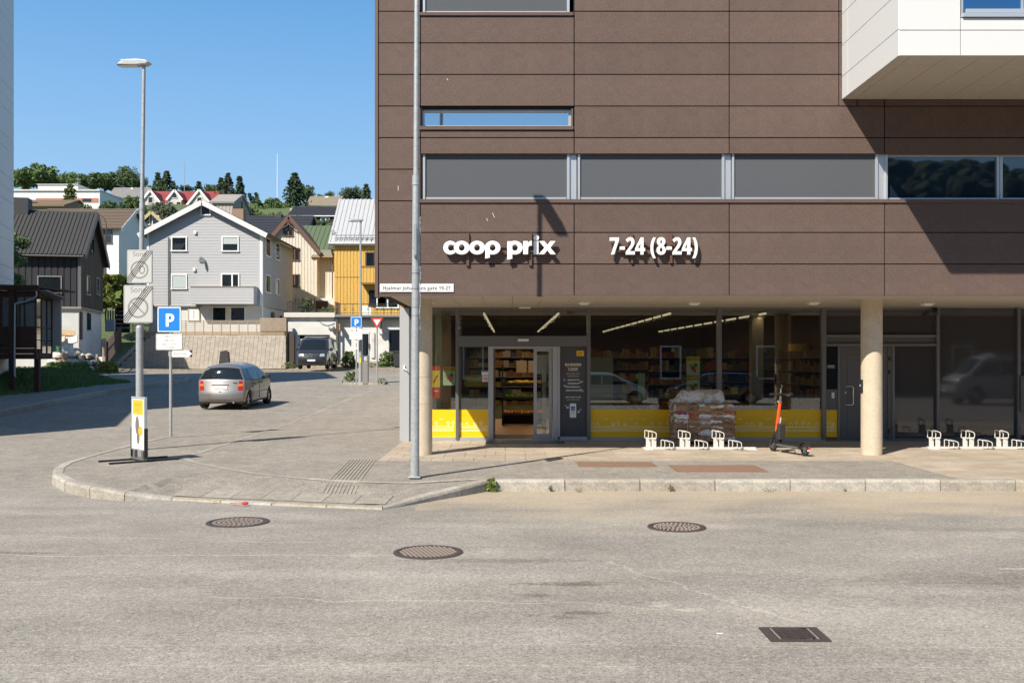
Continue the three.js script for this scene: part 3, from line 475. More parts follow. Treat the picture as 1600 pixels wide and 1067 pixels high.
// ---- shopfront
const front = part('shopfront', [bx(-2.53, 16, 0, .04, -ZW + .06, -ZW - .1)], M.frameLight, shop);
{
  const z = -ZW, top = SOF, fr = (a, b, y0, y1, d = .07, m = M.frame) => part('frame_post', rbx(wx(a), wx(b), y0, y1, z + d, z - .06, .006), m, front);
  const rail = (a, b, p0, p1, d = .06, m = M.frame) => part('frame_rail', rbx(wx(a), wx(b), wy(p1), wy(p0), z + d, z - .06, .005), m, front);
  part('end_panel', rbx(-2.53, -2.31, .0, top, z + .10, z - .1, .004), mat(.40, .41, .43, .5), front);
  part('end_panel_handle', [rbx(-2.44, -2.40, 1.66, 1.76, z + .10, z + .14, .008), rod([-2.42, 1.7, z + .13], [-2.36, 1.64, z + .17], .012)], M.whitePaint, front);
  for (const [a, b] of [[640, 645], [712, 717], [917, 922.5], [1120, 1127], [1283.5, 1290], [1462, 1467], [1588, 1593]]) fr(a, b, .04, top, .09, M.frame);
  rail(1593, 1870, 478, 483); 
  const pane = (a, b, p0, p1, m = M.glass, name = 'glass_pane') => part(name, bx(wx(a), wx(b), wy(p1), wy(p0), z - .004, z - .012), m, front);
  // bottom and top rails, then glazing
  for (const [a, b] of [[645, 712], [922.5, 1120], [1127, 1283.5]]) { rail(a, b, 683, 687.5, .05, M.frameLight); rail(a, b, 479.5, 484); pane(a, b, 484, 683); }
  rail(717, 764, 683, 687.5, .05, M.frameLight); rail(717, 917, 479.5, 484); pane(717, 917, 484, 525);
  rail(717, 917, 525, 541.5, .10, M.frame); pane(717, 763, 542, 683);
  part('sensor', rbx(wx(809), wx(826), wy(533.5), wy(529.5), z + .16, z + .1, .006), M.whitePaint, front);
  part('door_lamp', rbx(wx(811), wx(829), wy(482.5), wy(477), z + .3, z + .1, .01), M.lens, front);
  fr(763, 771, .04, wy(541.5), .09, M.frameLight); fr(863.5, 871, .04, wy(541.5), .09, M.frameLight); rail(771, 863.5, 541.5, 545, .08, M.frameLight);
  // sliding leaf, pushed aside inside the opening
  { const g = new THREE.Group(); g.name = 'sliding_door'; front.add(g); const zl = z - .10;
    part('leaf_frame', [rbx(wx(834), wx(839), .05, wy(545), zl, zl - .05, .004), rbx(wx(858), wx(863), .05, wy(545), zl, zl - .05, .004), rbx(wx(839), wx(858), .05, .16, zl, zl - .05, .004), rbx(wx(839), wx(858), wy(549), wy(545), zl, zl - .05, .004)], M.frameLight, g);
    part('leaf_glass', bx(wx(839), wx(858), .16, wy(549), zl - .02, zl - .03), M.glass, g); }
  // poster panel beside the door
  fr(871, 875, .04, wy(541.5), .08, M.frameLight); rail(871, 917, 682, 688, .08, M.frameLight);
  const pt = canvas(460, 1400, (g, w, h) => {
    g.fillStyle = '#47474b'; g.fillRect(0, 0, w, h); g.textAlign = 'center'; g.fillStyle = '#f4b921'; g.fillRect(285, 65, 125, 82); g.fillStyle = '#4a3a10'; g.font = 'bold 34px sans-serif'; g.fillText('coop', 347, 103); g.fillText('prix', 335, 133);
    g.fillStyle = '#f5f3ee'; const T = (s, y, f, x = 225) => { g.font = f; g.fillText(s, x, y); };
    T('BLI MEDEIER', 295, 'bold 46px sans-serif'); T('I COOP!', 365, 'bold 46px sans-serif'); g.fillStyle = '#f4b921'; g.fillRect(100, 305, 250, 5); g.fillRect(145, 375, 160, 5); g.fillStyle = '#d9d7d2';
    T('Som medeier får du', 430, '27px sans-serif'); T('medeierutbytte', 466, '27px sans-serif'); g.fillStyle = '#f5f3ee'; ['KJØPEUTBYTTE', 'MEDEIERKUPP', 'MEDEIERBONUS', 'RABATTKUPONGER'].forEach((s, i) => T(s, 530 + i * 54, 'bold 29px sans-serif', 232));
    T('SEND "COOP" TIL 2290', 795, 'bold 25px sans-serif'); g.fillStyle = '#d9d7d2'; T('og bli medlem i dag', 832, '24px sans-serif');
    g.strokeStyle = '#eee'; g.lineWidth = 5; g.beginPath(); for (const [x, y] of [[75, 520], [345, 555], [375, 545], [80, 610], [105, 620], [360, 670], [385, 690]]) { g.moveTo(x + 14, y); g.ellipse(x, y, 14, 9, .4, 0, 7); } g.stroke();
    g.fillStyle = '#eceae6'; g.beginPath(); g.roundRect(168, 885, 110, 220, 14); g.fill(); g.fillStyle = '#2c5da8'; g.fillRect(190, 930, 66, 66); g.fillStyle = '#fff'; g.font = 'bold 22px sans-serif'; g.fillText('coop', 223, 972); g.fillStyle = '#9a9a9a'; g.fillRect(195, 1015, 56, 6); g.fillRect(195, 1035, 56, 6);
    g.strokeStyle = '#eceae6'; g.lineWidth = 8; g.beginPath(); g.moveTo(85, 910); g.lineTo(140, 955); g.moveTo(140, 925); g.lineTo(142, 957); g.lineTo(110, 957); g.moveTo(362, 970); g.lineTo(308, 1025); g.moveTo(308, 992); g.lineTo(306, 1027); g.lineTo(340, 1027); g.stroke();
  });
  const pg = new THREE.BoxGeometry(wx(917) - wx(875), wy(541.5) - wy(682), .02).translate((wx(875) + wx(917)) / 2, (wy(541.5) + wy(682)) / 2, z + .01);
  part('membership_poster', pg, mat(1, 1, 1, .55, { map: pt }), front, 'dark grey poster panel with white text beside the shop door');
  // doormat and threshold
  part('threshold', bx(wx(764), wx(871), .0, .022, z + .05, z - .12), M.alu, front); part('doormat', bx(wx(769), wx(866), .02, .032, z - .15, z - 1.5), M.black, front);
  const mat2 = thing('entrance_mat', 'ribbed dark grating mat before the shop door', 'mat', [0, 0, 0]); part('frame', bx(wx(760), wx(880), -.01, .008, z + .72, z + .12), M.iron, mat2); part('ribs', Array.from({ length: 44 }, (_, i) => bx(wx(761) + i * .040, wx(761) + i * .040 + .02, .006, .014, z + .70, z + .14)), M.frame, mat2);
  // yellow film with line drawings
  const film = (a, b, seed) => {
    const w = wx(b) - wx(a), W = Math.min(2048, Math.round(w * 420)), t = canvas(W, 270, (g, ww, h) => {
      g.fillStyle = '#f6c20c'; g.fillRect(0, 0, ww, h); g.strokeStyle = 'rgba(255,252,235,.95)'; g.lineWidth = 4; const r = rng(seed);
      for (const y of [166, 176, 196, 210]) { g.beginPath(); for (let x = 0; x <= ww; x += 20) g.lineTo(x, y + 4 * Math.sin(x / 130 + y) + (r() - .5) * 2); g.stroke(); }
      for (let x = 20; x < ww; x += 44 + r() * 40) { const k = r(), y = 158; g.beginPath(); if (k < .4) { g.arc(x, y - 28, 13, 0, 6.4); g.moveTo(x, y - 15); g.lineTo(x, y); } else if (k < .6) { g.ellipse(x, y - 20, 17, 10, 0, 0, 6.4); for (const q of [-10, -4, 5, 11]) { g.moveTo(x + q, y - 11); g.lineTo(x + q, y); } } else if (k < .8) { g.moveTo(x - 18, y - 60); g.quadraticCurveTo(x - 8, y - 72, x, y - 62); g.quadraticCurveTo(x + 8, y - 74, x + 18, y - 64); } else { g.moveTo(x - 12, y); g.lineTo(x - 12, y - 20); g.lineTo(x, y - 34); g.lineTo(x + 12, y - 20); g.lineTo(x + 12, y); } g.stroke(); }
    });
    const g = new THREE.BoxGeometry(w, wy(640) - wy(683), .004).translate((wx(a) + wx(b)) / 2, (wy(640) + wy(683)) / 2, z + .0);
    part('yellow_film', g, mat(1, 1, 1, .45, { map: t }), front);
  };
  film(645, 712, 1); film(717, 763, 2); film(922.5, 1120, 3); film(1127, 1283.5, 4); film(1291, 1309, 5);
  // grey side door and the dark screened bays beyond it
  rail(1290, 1462, 478, 484); rail(1290, 1462, 523, 527, .08); rail(1290, 1462, 537, 541, .08); 
  pane(1290, 1462, 484, 523, M.darkPanel, 'dark_panel'); pane(1290, 1462, 527, 537, M.darkDoor, 'door_header');
  pane(1291, 1309, 541, 608, M.darkGlass, 'side_light'); part('side_light_panel', rbx(wx(1290), wx(1313), wy(640), wy(608), z + .03, z - .02, .004), M.darkDoor, front); part('side_light_base', rbx(wx(1309), wx(1313), .04, wy(541), z + .05, z - .02, .004), M.frame, front);
  part('card_reader', rbx(wx(1299), wx(1303.5), wy(622), wy(613), z + .05, z + .02, .004), M.alu, front);
  { const d = new THREE.Group(); d.name = 'side_door'; front.add(d); part('leaf', [rbx(wx(1313.5), wx(1386), .05, wy(541), z + .04, z - .03, .005), rbx(wx(1324), wx(1376), .18, wy(553), z + .05, z + .03, .004)], M.darkDoor, d);
    part('door_handle', tube([[wx(1321), wy(604), z + .05], [wx(1331), wy(604), z + .1], [wx(1331.5), wy(618), z + .1], [wx(1331), wy(632), z + .1], [wx(1321), wy(632), z + .05]], .013), M.chrome, d); part('lock', uvm(new THREE.CylinderGeometry(.02, .02, .02, 16).rotateX(Math.PI / 2).translate(wx(1320.5), wy(613), z + .05)), M.chrome, d);
    for (const y of [560.5, 581, 673]) part('hinge', [rbx(wx(1387), wx(1392), wy(y + 3.5), wy(y - 3.5), z + .06, z + .02, .005), cyl(.012, .012, wx(1390.5), wy(y + 6), wy(y - 6), z + .06)], M.frame, d); }
  fr(1386, 1393, .04, wy(541), .06, M.darkDoor); fr(1393, 1397, .04, wy(541), .08); pane(1397, 1462, 541, 687, M.darkPanel, 'dark_panel'); rail(1397, 1462, 685, 689, .06);
  pane(1467, 1588, 482, 688, M.darkPanel, 'dark_panel'); pane(1593, 1870, 482, 688, M.darkPanel, 'dark_panel'); part('meter_cabinet', rbx(wx(1591), wx(1640), wy(643), wy(587), z + .14, z + .02, .006), M.darkDoor, front);
  rail(1467, 1588, 684, 689, .06); rail(1467, 1588, 478, 482, .06); part('plinth', bx(wx(1290), 16, 0, .045, z + .07, z - .05), M.frame, front);
  const cam = part('wall_camera', rod([wx(1459), wy(482), z + .1], [wx(1453), wy(491), z + .34], .05, .05, 14), M.black, front); part('bracket', rod([wx(1459), SOF, z + .1], [wx(1458), wy(483), z + .12], .02), M.black, cam);
  // stickers
  const stick = (a, b, p0, p1, draw, name, zz = z + .002) => { const w = wx(b) - wx(a), h = wy(p0) - wy(p1), t = canvas(256, Math.round(256 * h / w), draw); part(name, new THREE.BoxGeometry(w, h, .003).translate((wx(a) + wx(b)) / 2, (wy(p0) + wy(p1)) / 2, zz), mat(1, 1, 1, .5, { map: t }), front); };
  stick(725.5, 762, 586, 603.5, (g, w, h) => { g.fillStyle = '#a38a14'; g.fillRect(0, 0, w, h); g.fillStyle = '#efe6c0'; g.font = '34px sans-serif'; g.textAlign = 'center'; g.fillText('VELKOMMEN', w * .52, h * .58); }, 'welcome_strip', z - .02);
  stick(752.5, 763, 579, 586, (g, w, h) => { g.fillStyle = '#dcdcdc'; g.fillRect(0, 0, w, h); g.fillStyle = '#20345f'; g.fillRect(10, 10, w - 20, 40); }, 'notice');
  stick(753.5, 762.5, 587, 596.5, (g, w, h) => { g.fillStyle = '#eee6de'; g.fillRect(0, 0, w, h); g.lineWidth = 24; g.strokeStyle = '#c22'; g.beginPath(); g.arc(w / 2, h / 2, w * .4, 0, 7); g.moveTo(50, 60); g.lineTo(200, 210); g.stroke(); g.fillStyle = '#222'; g.fillRect(80, 120, 100, 40); g.fillRect(150, 80, 40, 50); }, 'no_dogs_sticker');
  stick(1293, 1306, 570, 576, (g, w, h) => { g.fillStyle = '#20242c'; g.fillRect(0, 0, w, h); g.fillStyle = '#fff'; g.font = 'bold 30px sans-serif'; g.fillText('INFORMASJON', 10, 40); g.fillText('VARELEVERING', 10, 90); }, 'door_notice', z + .004);
}
// ---------- inside the shop ----------
{
  const room = part('shop_interior', [bx(-2.4, 15.9, -.2, -.012, -ZW - .1, -44), bx(-2.5, -2.3, 0, 3.4, -ZW - .1, -44), bx(8.6, 8.75, 0, 3.4, -ZW - .12, -44), bx(-2.5, 8.7, 0, 3.4, -44, -44.2)], mat(.16, .10, .065, .8), shop);
  part('shop_floor', bx(-2.3, 8.6, -.011, .004, -ZW - .12, -43.9), mat(.46, .29, .15, .5, { map: woodTex }), room);
  part('shop_ceiling', bx(-2.5, 8.7, 3.25, 3.4, -ZW - .12, -44), mat(.20, .19, .18, .9), room);
  part('door_lobby_wall', [bx(-.42, -.36, 0, 2.2, -24.6, -26.4)], mat(.10, .10, .10, .5), room);
  part('green_wall', bx(-2.29, -2.24, 0, 3.2, -ZW - .3, -25.4), mat(.42, .52, .38, .8), room); part('green_wall', bx(-2.24, -1.72, 0, 3.2, -25.3, -25.4), mat(.42, .52, .38, .8), room);
  part('pillar', bx(6.02, 6.3, 0, 3.2, -24.6, -24.9), mat(.36, .30, .22, .7), room); part('pillar', bx(1.95, 2.55, 0, 1.95, -24.3, -24.8), mat(.34, .38, .30, .6), room);
  const strip = phys(0, 0, 0, .5, { emissive: C(1, .78, .48), emissiveIntensity: .55 });
  for (const x of [3.9, 6.2, 1.2, -.6]) {
    const l = thing('strip_light', `warm strip light hanging from the shop ceiling, ${x === -.6 ? 'above the entrance' : x === 1.2 ? 'above the fruit display' : x === 3.9 ? 'above the middle aisle' : 'above the shelves by the pillar'}`, 'lamp', [x, 2.97, -24], 0, 'strip lights in the shop');
    part('rail', bx(-.03, .03, .06, .1, 0, -17.5), M.black, l); part('hanger', [0, -5, -11, -16].map(z => bx(-.004, .004, .1, .28, z - .2, z - .21)), M.black, l);
    for (let k = 0; k < 11; k++) part('tube', bx(-.018, .018, .01, .055, -k * 1.6, -k * 1.6 - 1.15), strip, l);
    const a = new THREE.RectAreaLight(C(1, .72, .42), x < 2 ? 11 : 4.5, .09, 17); a.position.set(0, -.03, -8.6); a.rotation.x = -Math.PI / 2; l.add(a);
  }
  // shelving with goods
  const r = rng(21), wares = [[.20, .04, .03], [.20, .14, .04], [.05, .08, .03], [.24, .22, .19], [.03, .05, .10], [.13, .07, .03], [.18, .09, .03]].map(c => mat(...c, .6));
  const unit = (x, z, w, turn, label) => {
    const t = thing('shelf_unit', label, 'shelf', [x, 0, -z], turn, 'shelves of goods in the shop');
    part('back', bx(-w / 2, w / 2, 0, 2.1, -.02, .02), M.black, t);
    const goods = wares.map(() => []);
    for (let s = 0; s < 6; s++) { part('shelf', bx(-w / 2, w / 2, .12 + s * .36, .15 + s * .36, .02, .42), M.frame, t); for (let q = -w / 2 + .04; q < w / 2 - .12;) { const ww = .08 + r() * .14, h = .12 + r() * .17; goods[(r() * wares.length) | 0].push(bx(q, q + ww * .92, .15 + s * .36, .15 + s * .36 + h, .06, .38)); q += ww; } }
    goods.forEach((g, i) => { if (g.length) part('goods', g, wares[i], t).userData.kind = 'stuff'; });
  };
  unit(3.0, 31, 3.2, 0, 'dark shelves of groceries behind the middle window'); unit(6.9, 29.5, 3.0, 0, 'dark shelves of groceries behind the pillar'); unit(.6, 37, 4.2, 0, 'tall dark shelves of groceries at the end of the entrance aisle');
  unit(8.35, 26.5, 4, -Math.PI / 2, 'grocery shelves along the side wall of the shop'); unit(4.6, 27.2, 1.6, .1, 'short grocery shelves close to the shop window');
  { // fruit stand seen through the door
    const t = thing('fruit_stand', 'black tiered fruit stand with bananas above and oranges below', 'fruit stand', [.42, 0, -28.6], 0);
    part('frame', [bx(-.62, -.58, 0, 1.75, -.5, .2), bx(.58, .62, 0, 1.75, -.5, .2), bx(-.6, .6, .0, .3, -.55, -.5)], M.black, t);
    for (const [y, z] of [[.28, .35], [.72, .12], [1.12, -.1]]) part('tray', [bx(-.6, .6, y, y + .03, z - .4, z + .2), bx(-.6, .6, y, y + .1, z + .18, z + .2)], M.black, t);
    const orange = mat(.75, .22, .03, .5), yellow = mat(.75, .5, .06, .5), green = mat(.12, .25, .06, .6);
    part('oranges', Array.from({ length: 60 }, (_, i) => uvm(new THREE.IcosahedronGeometry(.045, 1).translate(-.52 + (i % 12) * .094, .36 + (r() * .05), .1 + (i / 12 | 0) * .09))), orange, t).userData.kind = 'stuff';
    part('bananas', Array.from({ length: 34 }, () => { const x = -.5 + r(), z = -.4 + r() * .45; return tube([[x, 1.16, z], [x + .05, 1.24 + r() * .05, z + .02], [x + .12, 1.2, z + .05]], .022, false, 6, 6); }), yellow, t).userData.kind = 'stuff';
    part('greens', Array.from({ length: 40 }, () => uvm(new THREE.IcosahedronGeometry(.05, 0).translate(-.52 + r() * 1.04, .8 + r() * .06, -.2 + r() * .4))), green, t).userData.kind = 'stuff';
    for (const x of [-.2, .15]) part('price_sign', bx(x, x + .3, 1.5, 1.85, -.44, -.43), mat(.45, .38, .28, .8), t);
  }
  const cage = thing('roll_cage', 'grey steel gate post inside the open shop door', 'post', [wx(852) + .0, 0, -ZW - .55]); part('post', rbx(-.05, .05, 0, 1.35, -.05, .05, .02), M.frameLight, cage); part('head', rbx(-.06, .06, 1.35, 1.75, -.04, .04, .03), M.whitePaint, cage); part('notice', bx(-.22, .16, 1.55, 2.0, -.09, -.08), M.whitePaint, cage);
  // posters hung behind the glass
  const poster = (px0, px1, p0, p1, label, draw, z = 23.35) => { const s = F / z, w = (px1 - px0) / s, h = (p1 - p0) / s; const o = single('window_poster', new THREE.BoxGeometry(w, h, .006).translate(((px0 + px1) / 2 - CX) / s, EYE + (CY - (p0 + p1) / 2) / s, -z), mat(1, 1, 1, .7, { map: canvas(256, Math.round(256 * h / w), draw) }), label, 'poster', 'posters behind the glass'); return o; };
  const fruit = (txt) => (g, w, h) => { g.fillStyle = '#c9dcb8'; g.fillRect(0, 0, w, h); g.fillStyle = '#e6c21e'; g.fillRect(0, 0, w, h * .26); g.fillStyle = '#3a3a1a'; g.font = 'bold 54px sans-serif'; g.textAlign = 'center'; g.fillText(txt, w / 2, h * .19); for (const [x, y, r2, c] of [[.35, .5, .16, '#c9a02e'], [.5, .62, .17, '#b8432c'], [.68, .45, .15, '#3d8a3c'], [.62, .75, .12, '#c2572f'], [.78, .6, .1, '#e0b040']]) { g.fillStyle = c; g.beginPath(); g.arc(x * w, y * h, r2 * w, 0, 7); g.fill(); } };
  poster(1073, 1094, 557, 587, 'pale green poster with yellow top and fruit, above the plastic bale', fruit('NÅ! POST')); poster(1073, 1094, 588, 618, 'second pale green fruit poster partly behind the plastic bale', fruit('NÅ! POST'));
  poster(692, 711, 573, 602, 'pale poster with yellow top and red grapes behind the column', fruit('NÅ! POST'), 23.5);
  poster(673, 687.5, 572, 622, 'red and yellow hot dog poster next to the column', (g, w, h) => { g.fillStyle = '#f2c744'; g.fillRect(0, 0, w, h); g.fillStyle = '#d8402a'; g.fillRect(0, h * .66, w, h * .34); g.fillRect(0, 0, w, h * .14); g.lineCap = 'round'; g.lineWidth = 60; g.strokeStyle = '#e8963a'; g.beginPath(); g.moveTo(80, h * .5); g.lineTo(180, h * .3); g.stroke(); g.lineWidth = 30; g.strokeStyle = '#b5451f'; g.stroke(); g.fillStyle = '#fff'; g.font = 'bold 56px sans-serif'; g.fillText('AND', 90, h * .8); }, 23.5);
  poster(1143, 1153, 605, 615, 'small yellow green price card above the yellow film', (g, w, h) => { g.fillStyle = '#b9c04a'; g.fillRect(0, 0, w, h); });
  const fig = single('paper_bunting', [bx(X(997, 23.7), X(1008, 23.7), Y(628, 23.7), Y(583, 23.7), -23.7, -23.71), bx(X(993, 23.7), X(1004, 23.7), Y(592, 23.7), Y(584, 23.7), -23.69, -23.7)].map(g => g), mat(.35, .48, .30, .8), 'pale green paper cut-out hanging behind the middle window', 'decoration');
  const drum = single('drum_lamp_shade', uvm(new THREE.CylinderGeometry(.3, .3, .18, 32).translate(X(1251, 25.5), Y(543, 25.5), -25.5)), mat(.6, .38, .07, .6), 'yellow drum lamp shade behind the window by the side door', 'lamp shade');
  const box = (px0, px1, p0, p1, z, c, label) => single('banana_box', rbx(X(px0, z), X(px1, z), Y(p1, z), Y(p0, z), -z, -z - .4, .01), mat(...c, .8), label, 'box'); 
  { const Z = 25.2, c = thing('produce_crates', 'yellow and dark plastic crates stacked behind the window by the column', 'crates', [0, 0, 0]); for (let k = 0; k < 6; k++) part('crate', rbx(X(690 + (k % 2) * 12, Z), X(701 + (k % 2) * 11, Z), .12 + (k >> 1) * .24, .33 + (k >> 1) * .24, -Z, -Z - .4, .01), k % 2 ? mat(.6, .40, .04, .6) : M.black, c); part('dolly', bx(X(688, Z), X(714, Z), 0, .12, -Z, -Z - .4), M.black, c); }
}
// ---------- lettering on the facade ----------
const font = await new FontLoader().loadAsync('fonts/droid/droid_sans_bold.typeface.json');
{
  const zs = -ZF + .075, D = .055, letterM = mat(.86, .86, .85, .35);
  const s = thing('shop_sign', 'white raised lettering reading coop prix on brown rails', 'sign');
  const ell = (w, h, W, H) => { const o = new THREE.Shape(); o.absellipse(0, 0, W / 2, H / 2, 0, Math.PI * 2); const i = new THREE.Path(); i.absellipse(0, 0, w / 2, h / 2, 0, Math.PI * 2, true); o.holes.push(i); return o; };
  const ext = (sh, x, y, dz = 0) => uvm(new THREE.ExtrudeGeometry(sh, { depth: D, bevelEnabled: true, bevelSize: .003, bevelThickness: .003, bevelSegments: 1, curveSegments: 32 }).translate(x, y, zs + dz));
  const poly = pts => new THREE.Shape(pts.map(p => new THREE.Vector2(...p)));
  const yb = fy(398.5), xh = .252, yc = yb + xh / 2, k = SF * 1.004, px = p => (p - CX) / k;
  // c: a ring open to the side
  { const c = new THREE.Shape(); c.absellipse(0, 0, .128, .126, .72, Math.PI * 2 - .72, false); c.absellipse(.012, 0, .058, .062, Math.PI * 2 - .8, .8, true); part('letter', ext(c, px(703.6), yc, -.004), letterM, s); }
  part('letter', ext(ell(.115, .125, .292, .252), px(721.6), yc, .003), letterM, s); part('letter', ext(ell(.115, .125, .292, .252), px(745.5), yc), letterM, s);
  part('letter', [ext(ell(.115, .125, .29, .252), px(769.8), yc, .003), ext(poly([[-.137, 0], [-.137, -.205], [-.055, -.185], [-.055, 0]]), px(769.8), yc, .0015)], letterM, s);
  part('letter', [ext(ell(.115, .125, .29, .252), px(804.5), yc), ext(poly([[-.14, .118], [-.14, -.225], [-.05, -.205], [-.05, .118]]), px(804.5), yc, -.002)], letterM, s);
  part('letter', ext(poly([[-.07, -.122], [-.07, .122], [.012, .122], [.016, .085], [.05, .118], [.09, .128], [.09, .042], [.05, .038], [.02, .012], [.016, -.122]]), px(823.5), yc), letterM, s);
  part('letter', [ext(poly([[-.044, -.122], [-.044, .122], [.044, .122], [.044, -.122]]), px(837.6), yc), ext((() => { const o = new THREE.Shape(); o.absellipse(0, 0, .05, .045, 0, Math.PI * 2); return o; })(), px(838), yc + .185)], letterM, s);
  part('letter', ext(poly([[-.155, .122], [-.06, .122], [0, .048], [.055, .122], [.15, .122], [.052, .0], [.155, -.122], [.058, -.122], [-.002, -.046], [-.065, -.122], [-.158, -.122], [-.052, .0]]), px(855.3), yc), letterM, s);
  const railM = mat(.12, .06, .04, .5);
  part('rail', [bx(px(700), px(862), yc - .075, yc - .05, zs - .002, zs - .025), bx(px(700), px(862), yc + .05, yc + .075, zs - .002, zs - .025)], railM, s);
  part('bracket', [730.5, 829].map(p => bx(px(p) - .028, px(p) + .028, yc - .33, yc + .29, zs - .027, -ZF)), railM, s);
  // opening hours
  const t = thing('opening_hours_sign', 'white raised numerals reading 7-24 (8-24) on brown rails', 'sign'), text = '7-24 (8-24)', size = .318, sc = size / font.data.resolution;
  let x = 0; const adv = [...text].map(c => { const a = x; x += font.data.glyphs[c].ha * sc; return a; }), fit = 1.675 / x;
  [...text].forEach((c, i) => { if (c === ' ') return; const g = new TextGeometry(c, { font, size, depth: D, curveSegments: 8, bevelEnabled: true, bevelSize: .004, bevelThickness: .003, bevelSegments: 1 }); part('numeral', uvm(g.scale(fit, 1, 1).translate(px(952) + adv[i] * fit, fy(398.6), zs)), letterM, t); });
  part('rail', [bx(px(956), px(1088), fy(394.5), fy(391.5), zs - .002, zs - .025), bx(px(956), px(1088), fy(383.5), fy(380.5), zs - .002, zs - .025)], railM, t);
  part('bracket', [988, 1049.5].map(p => bx(px(p) - .022, px(p) + .022, fy(411.5), fy(365), zs - .027, -ZF)), railM, t);
  // street name plate
  const w = fx(709) - fx(593.5), h = fy(443.5) - fy(456.5), pl = thing('street_name_plate', 'white street name plate at the lower corner of the facade', 'sign', [(fx(709) + fx(593.5)) / 2, fy(450), -ZF + .012]);
  part('plate', rbx(-w / 2, w / 2, -h / 2, h / 2, -.01, .01, .004), mat(.78, .78, .77, .4), pl);
  const lt = canvas(1024, Math.round(1024 * h / w), (g, W, H) => { g.fillStyle = '#e6e6e4'; g.fillRect(0, 0, W, H); g.fillStyle = '#1b1b20'; g.font = 'bold 76px sans-serif'; g.textBaseline = 'middle'; g.textAlign = 'center'; g.fillText('Hjalmar Johansens gate 19-27', W / 2, H / 2 + 4, W * .93); });
  part('lettering', new THREE.PlaneGeometry(w * .985, h * .9).translate(0, 0, .0125), mat(1, 1, 1, .4, { map: lt }), pl);
}
// ---------- street lamps and signs ----------
function lampHead(parent, x, y, z, turn, L = .78) {
  const h = new THREE.Group(); h.name = 'lamp_head'; parent.add(h); h.position.set(x, y, z); h.rotation.y = turn;
  const sh = new THREE.Shape([[0, -.02], [.16, -.055], [.55, -.05], [L, .005], [L - .03, .03], [.5, .085], [.14, .10], [-.06, .07], [-.1, .02], [-.05, -.03]].map(p => new THREE.Vector2(...p)));
  const g = new THREE.ExtrudeGeometry(sh, { depth: .17, bevelEnabled: true, bevelSize: .04, bevelThickness: .05, bevelSegments: 3 }).translate(0, 0, -.085); part('housing', uvm(g), M.galv, h);
  h.scale.set(.92, .6, .8); part('lens', rbx(.14, .56, -.11, -.085, -.1, .1, .01), M.lens, h);
}
{
  const l = thing('street_lamp', 'grey steel street lamp before the brown facade', 'street lamp', [-1.52, .005, -16.08]);
  const k = .004; // slight lean of the pole
  part('foot', rbx(-.1, .1, 0, .025, -.1, .1, .008), M.galv, l);
  part('lower_pole', rod([0, 0, 0], [k * 4.8, 4.83, 0], .073, .054, 24), M.galv, l); part('collar', rod([k * 4.75, 4.72, 0], [k * 4.85, 4.88, 0], .064, .060, 24), M.galv, l);
  part('upper_pole', rod([k * 4.85, 4.88, 0], [k * 8.4, 8.30, 0], .043, .036, 20), M.galv, l); lampHead(l, k * 8.4, 8.30, 0, -Math.PI / 2, .6);
  { const e = part('edge_on_sign', rbx(-.018, .018, 3.55, 4.05, -.06, .44, .008), M.frameLight, l, 'grey sign plate seen from its edge'); e.rotation.y = .12; part('bracket', rbx(-.03, .03, 3.7, 3.74, -.09, .09, .005), M.galv, e); }
  for (const y of [2.75, 2.62, 3.05, 3.3]) part('cable_tie', uvm(new THREE.TorusGeometry(.061, .004, 5, 24).rotateX(Math.PI / 2 + .05).translate(k * y, y, 0)), M.black, l);
  const r = rng(4), pts = []; for (let y = 2.4; y < 4.2; y += .09) pts.push([k * y + .068 + r() * .012, y, .01 + (r() - .5) * .02]);
  part('wire', [tube(pts, .006, false, 6), ...pts.map(p => uvm(new THREE.IcosahedronGeometry(.011, 0).translate(p[0] + .006, p[1], p[2])))], M.galv, l);
}
const plateM = mat(.78, .78, .76, .42);
function sign(parent, w, h, x, y, z, draw, name, o = {}) {
  const g = new THREE.Group(); g.name = name; parent.add(g); g.position.set(x, y, z); g.rotation.y = o.turn || 0;
  const sh = new THREE.Shape(), r = o.r ?? .03; sh.moveTo(-w / 2 + r, -h / 2); sh.lineTo(w / 2 - r, -h / 2); sh.quadraticCurveTo(w / 2, -h / 2, w / 2, -h / 2 + r); sh.lineTo(w / 2, h / 2 - r); sh.quadraticCurveTo(w / 2, h / 2, w / 2 - r, h / 2); sh.lineTo(-w / 2 + r, h / 2); sh.quadraticCurveTo(-w / 2, h / 2, -w / 2, h / 2 - r); sh.lineTo(-w / 2, -h / 2 + r); sh.quadraticCurveTo(-w / 2, -h / 2, -w / 2 + r, -h / 2);
  part('plate', uvm(new THREE.ExtrudeGeometry(sh, { depth: .02, bevelEnabled: true, bevelSize: .006, bevelThickness: .005, bevelSegments: 1 }).translate(0, 0, -.02)), M.galv, g);
  const fg = new THREE.ShapeGeometry(sh), u = fg.attributes.uv, p = fg.attributes.position; for (let i = 0; i < p.count; i++) u.setXY(i, p.getX(i) / w + .5, p.getY(i) / h + .5);
  part('face', fg.translate(0, 0, .0065), mat(1, 1, 1, .4, { map: canvas(384, Math.round(384 * h / w), draw) }), g);
  return g;
}
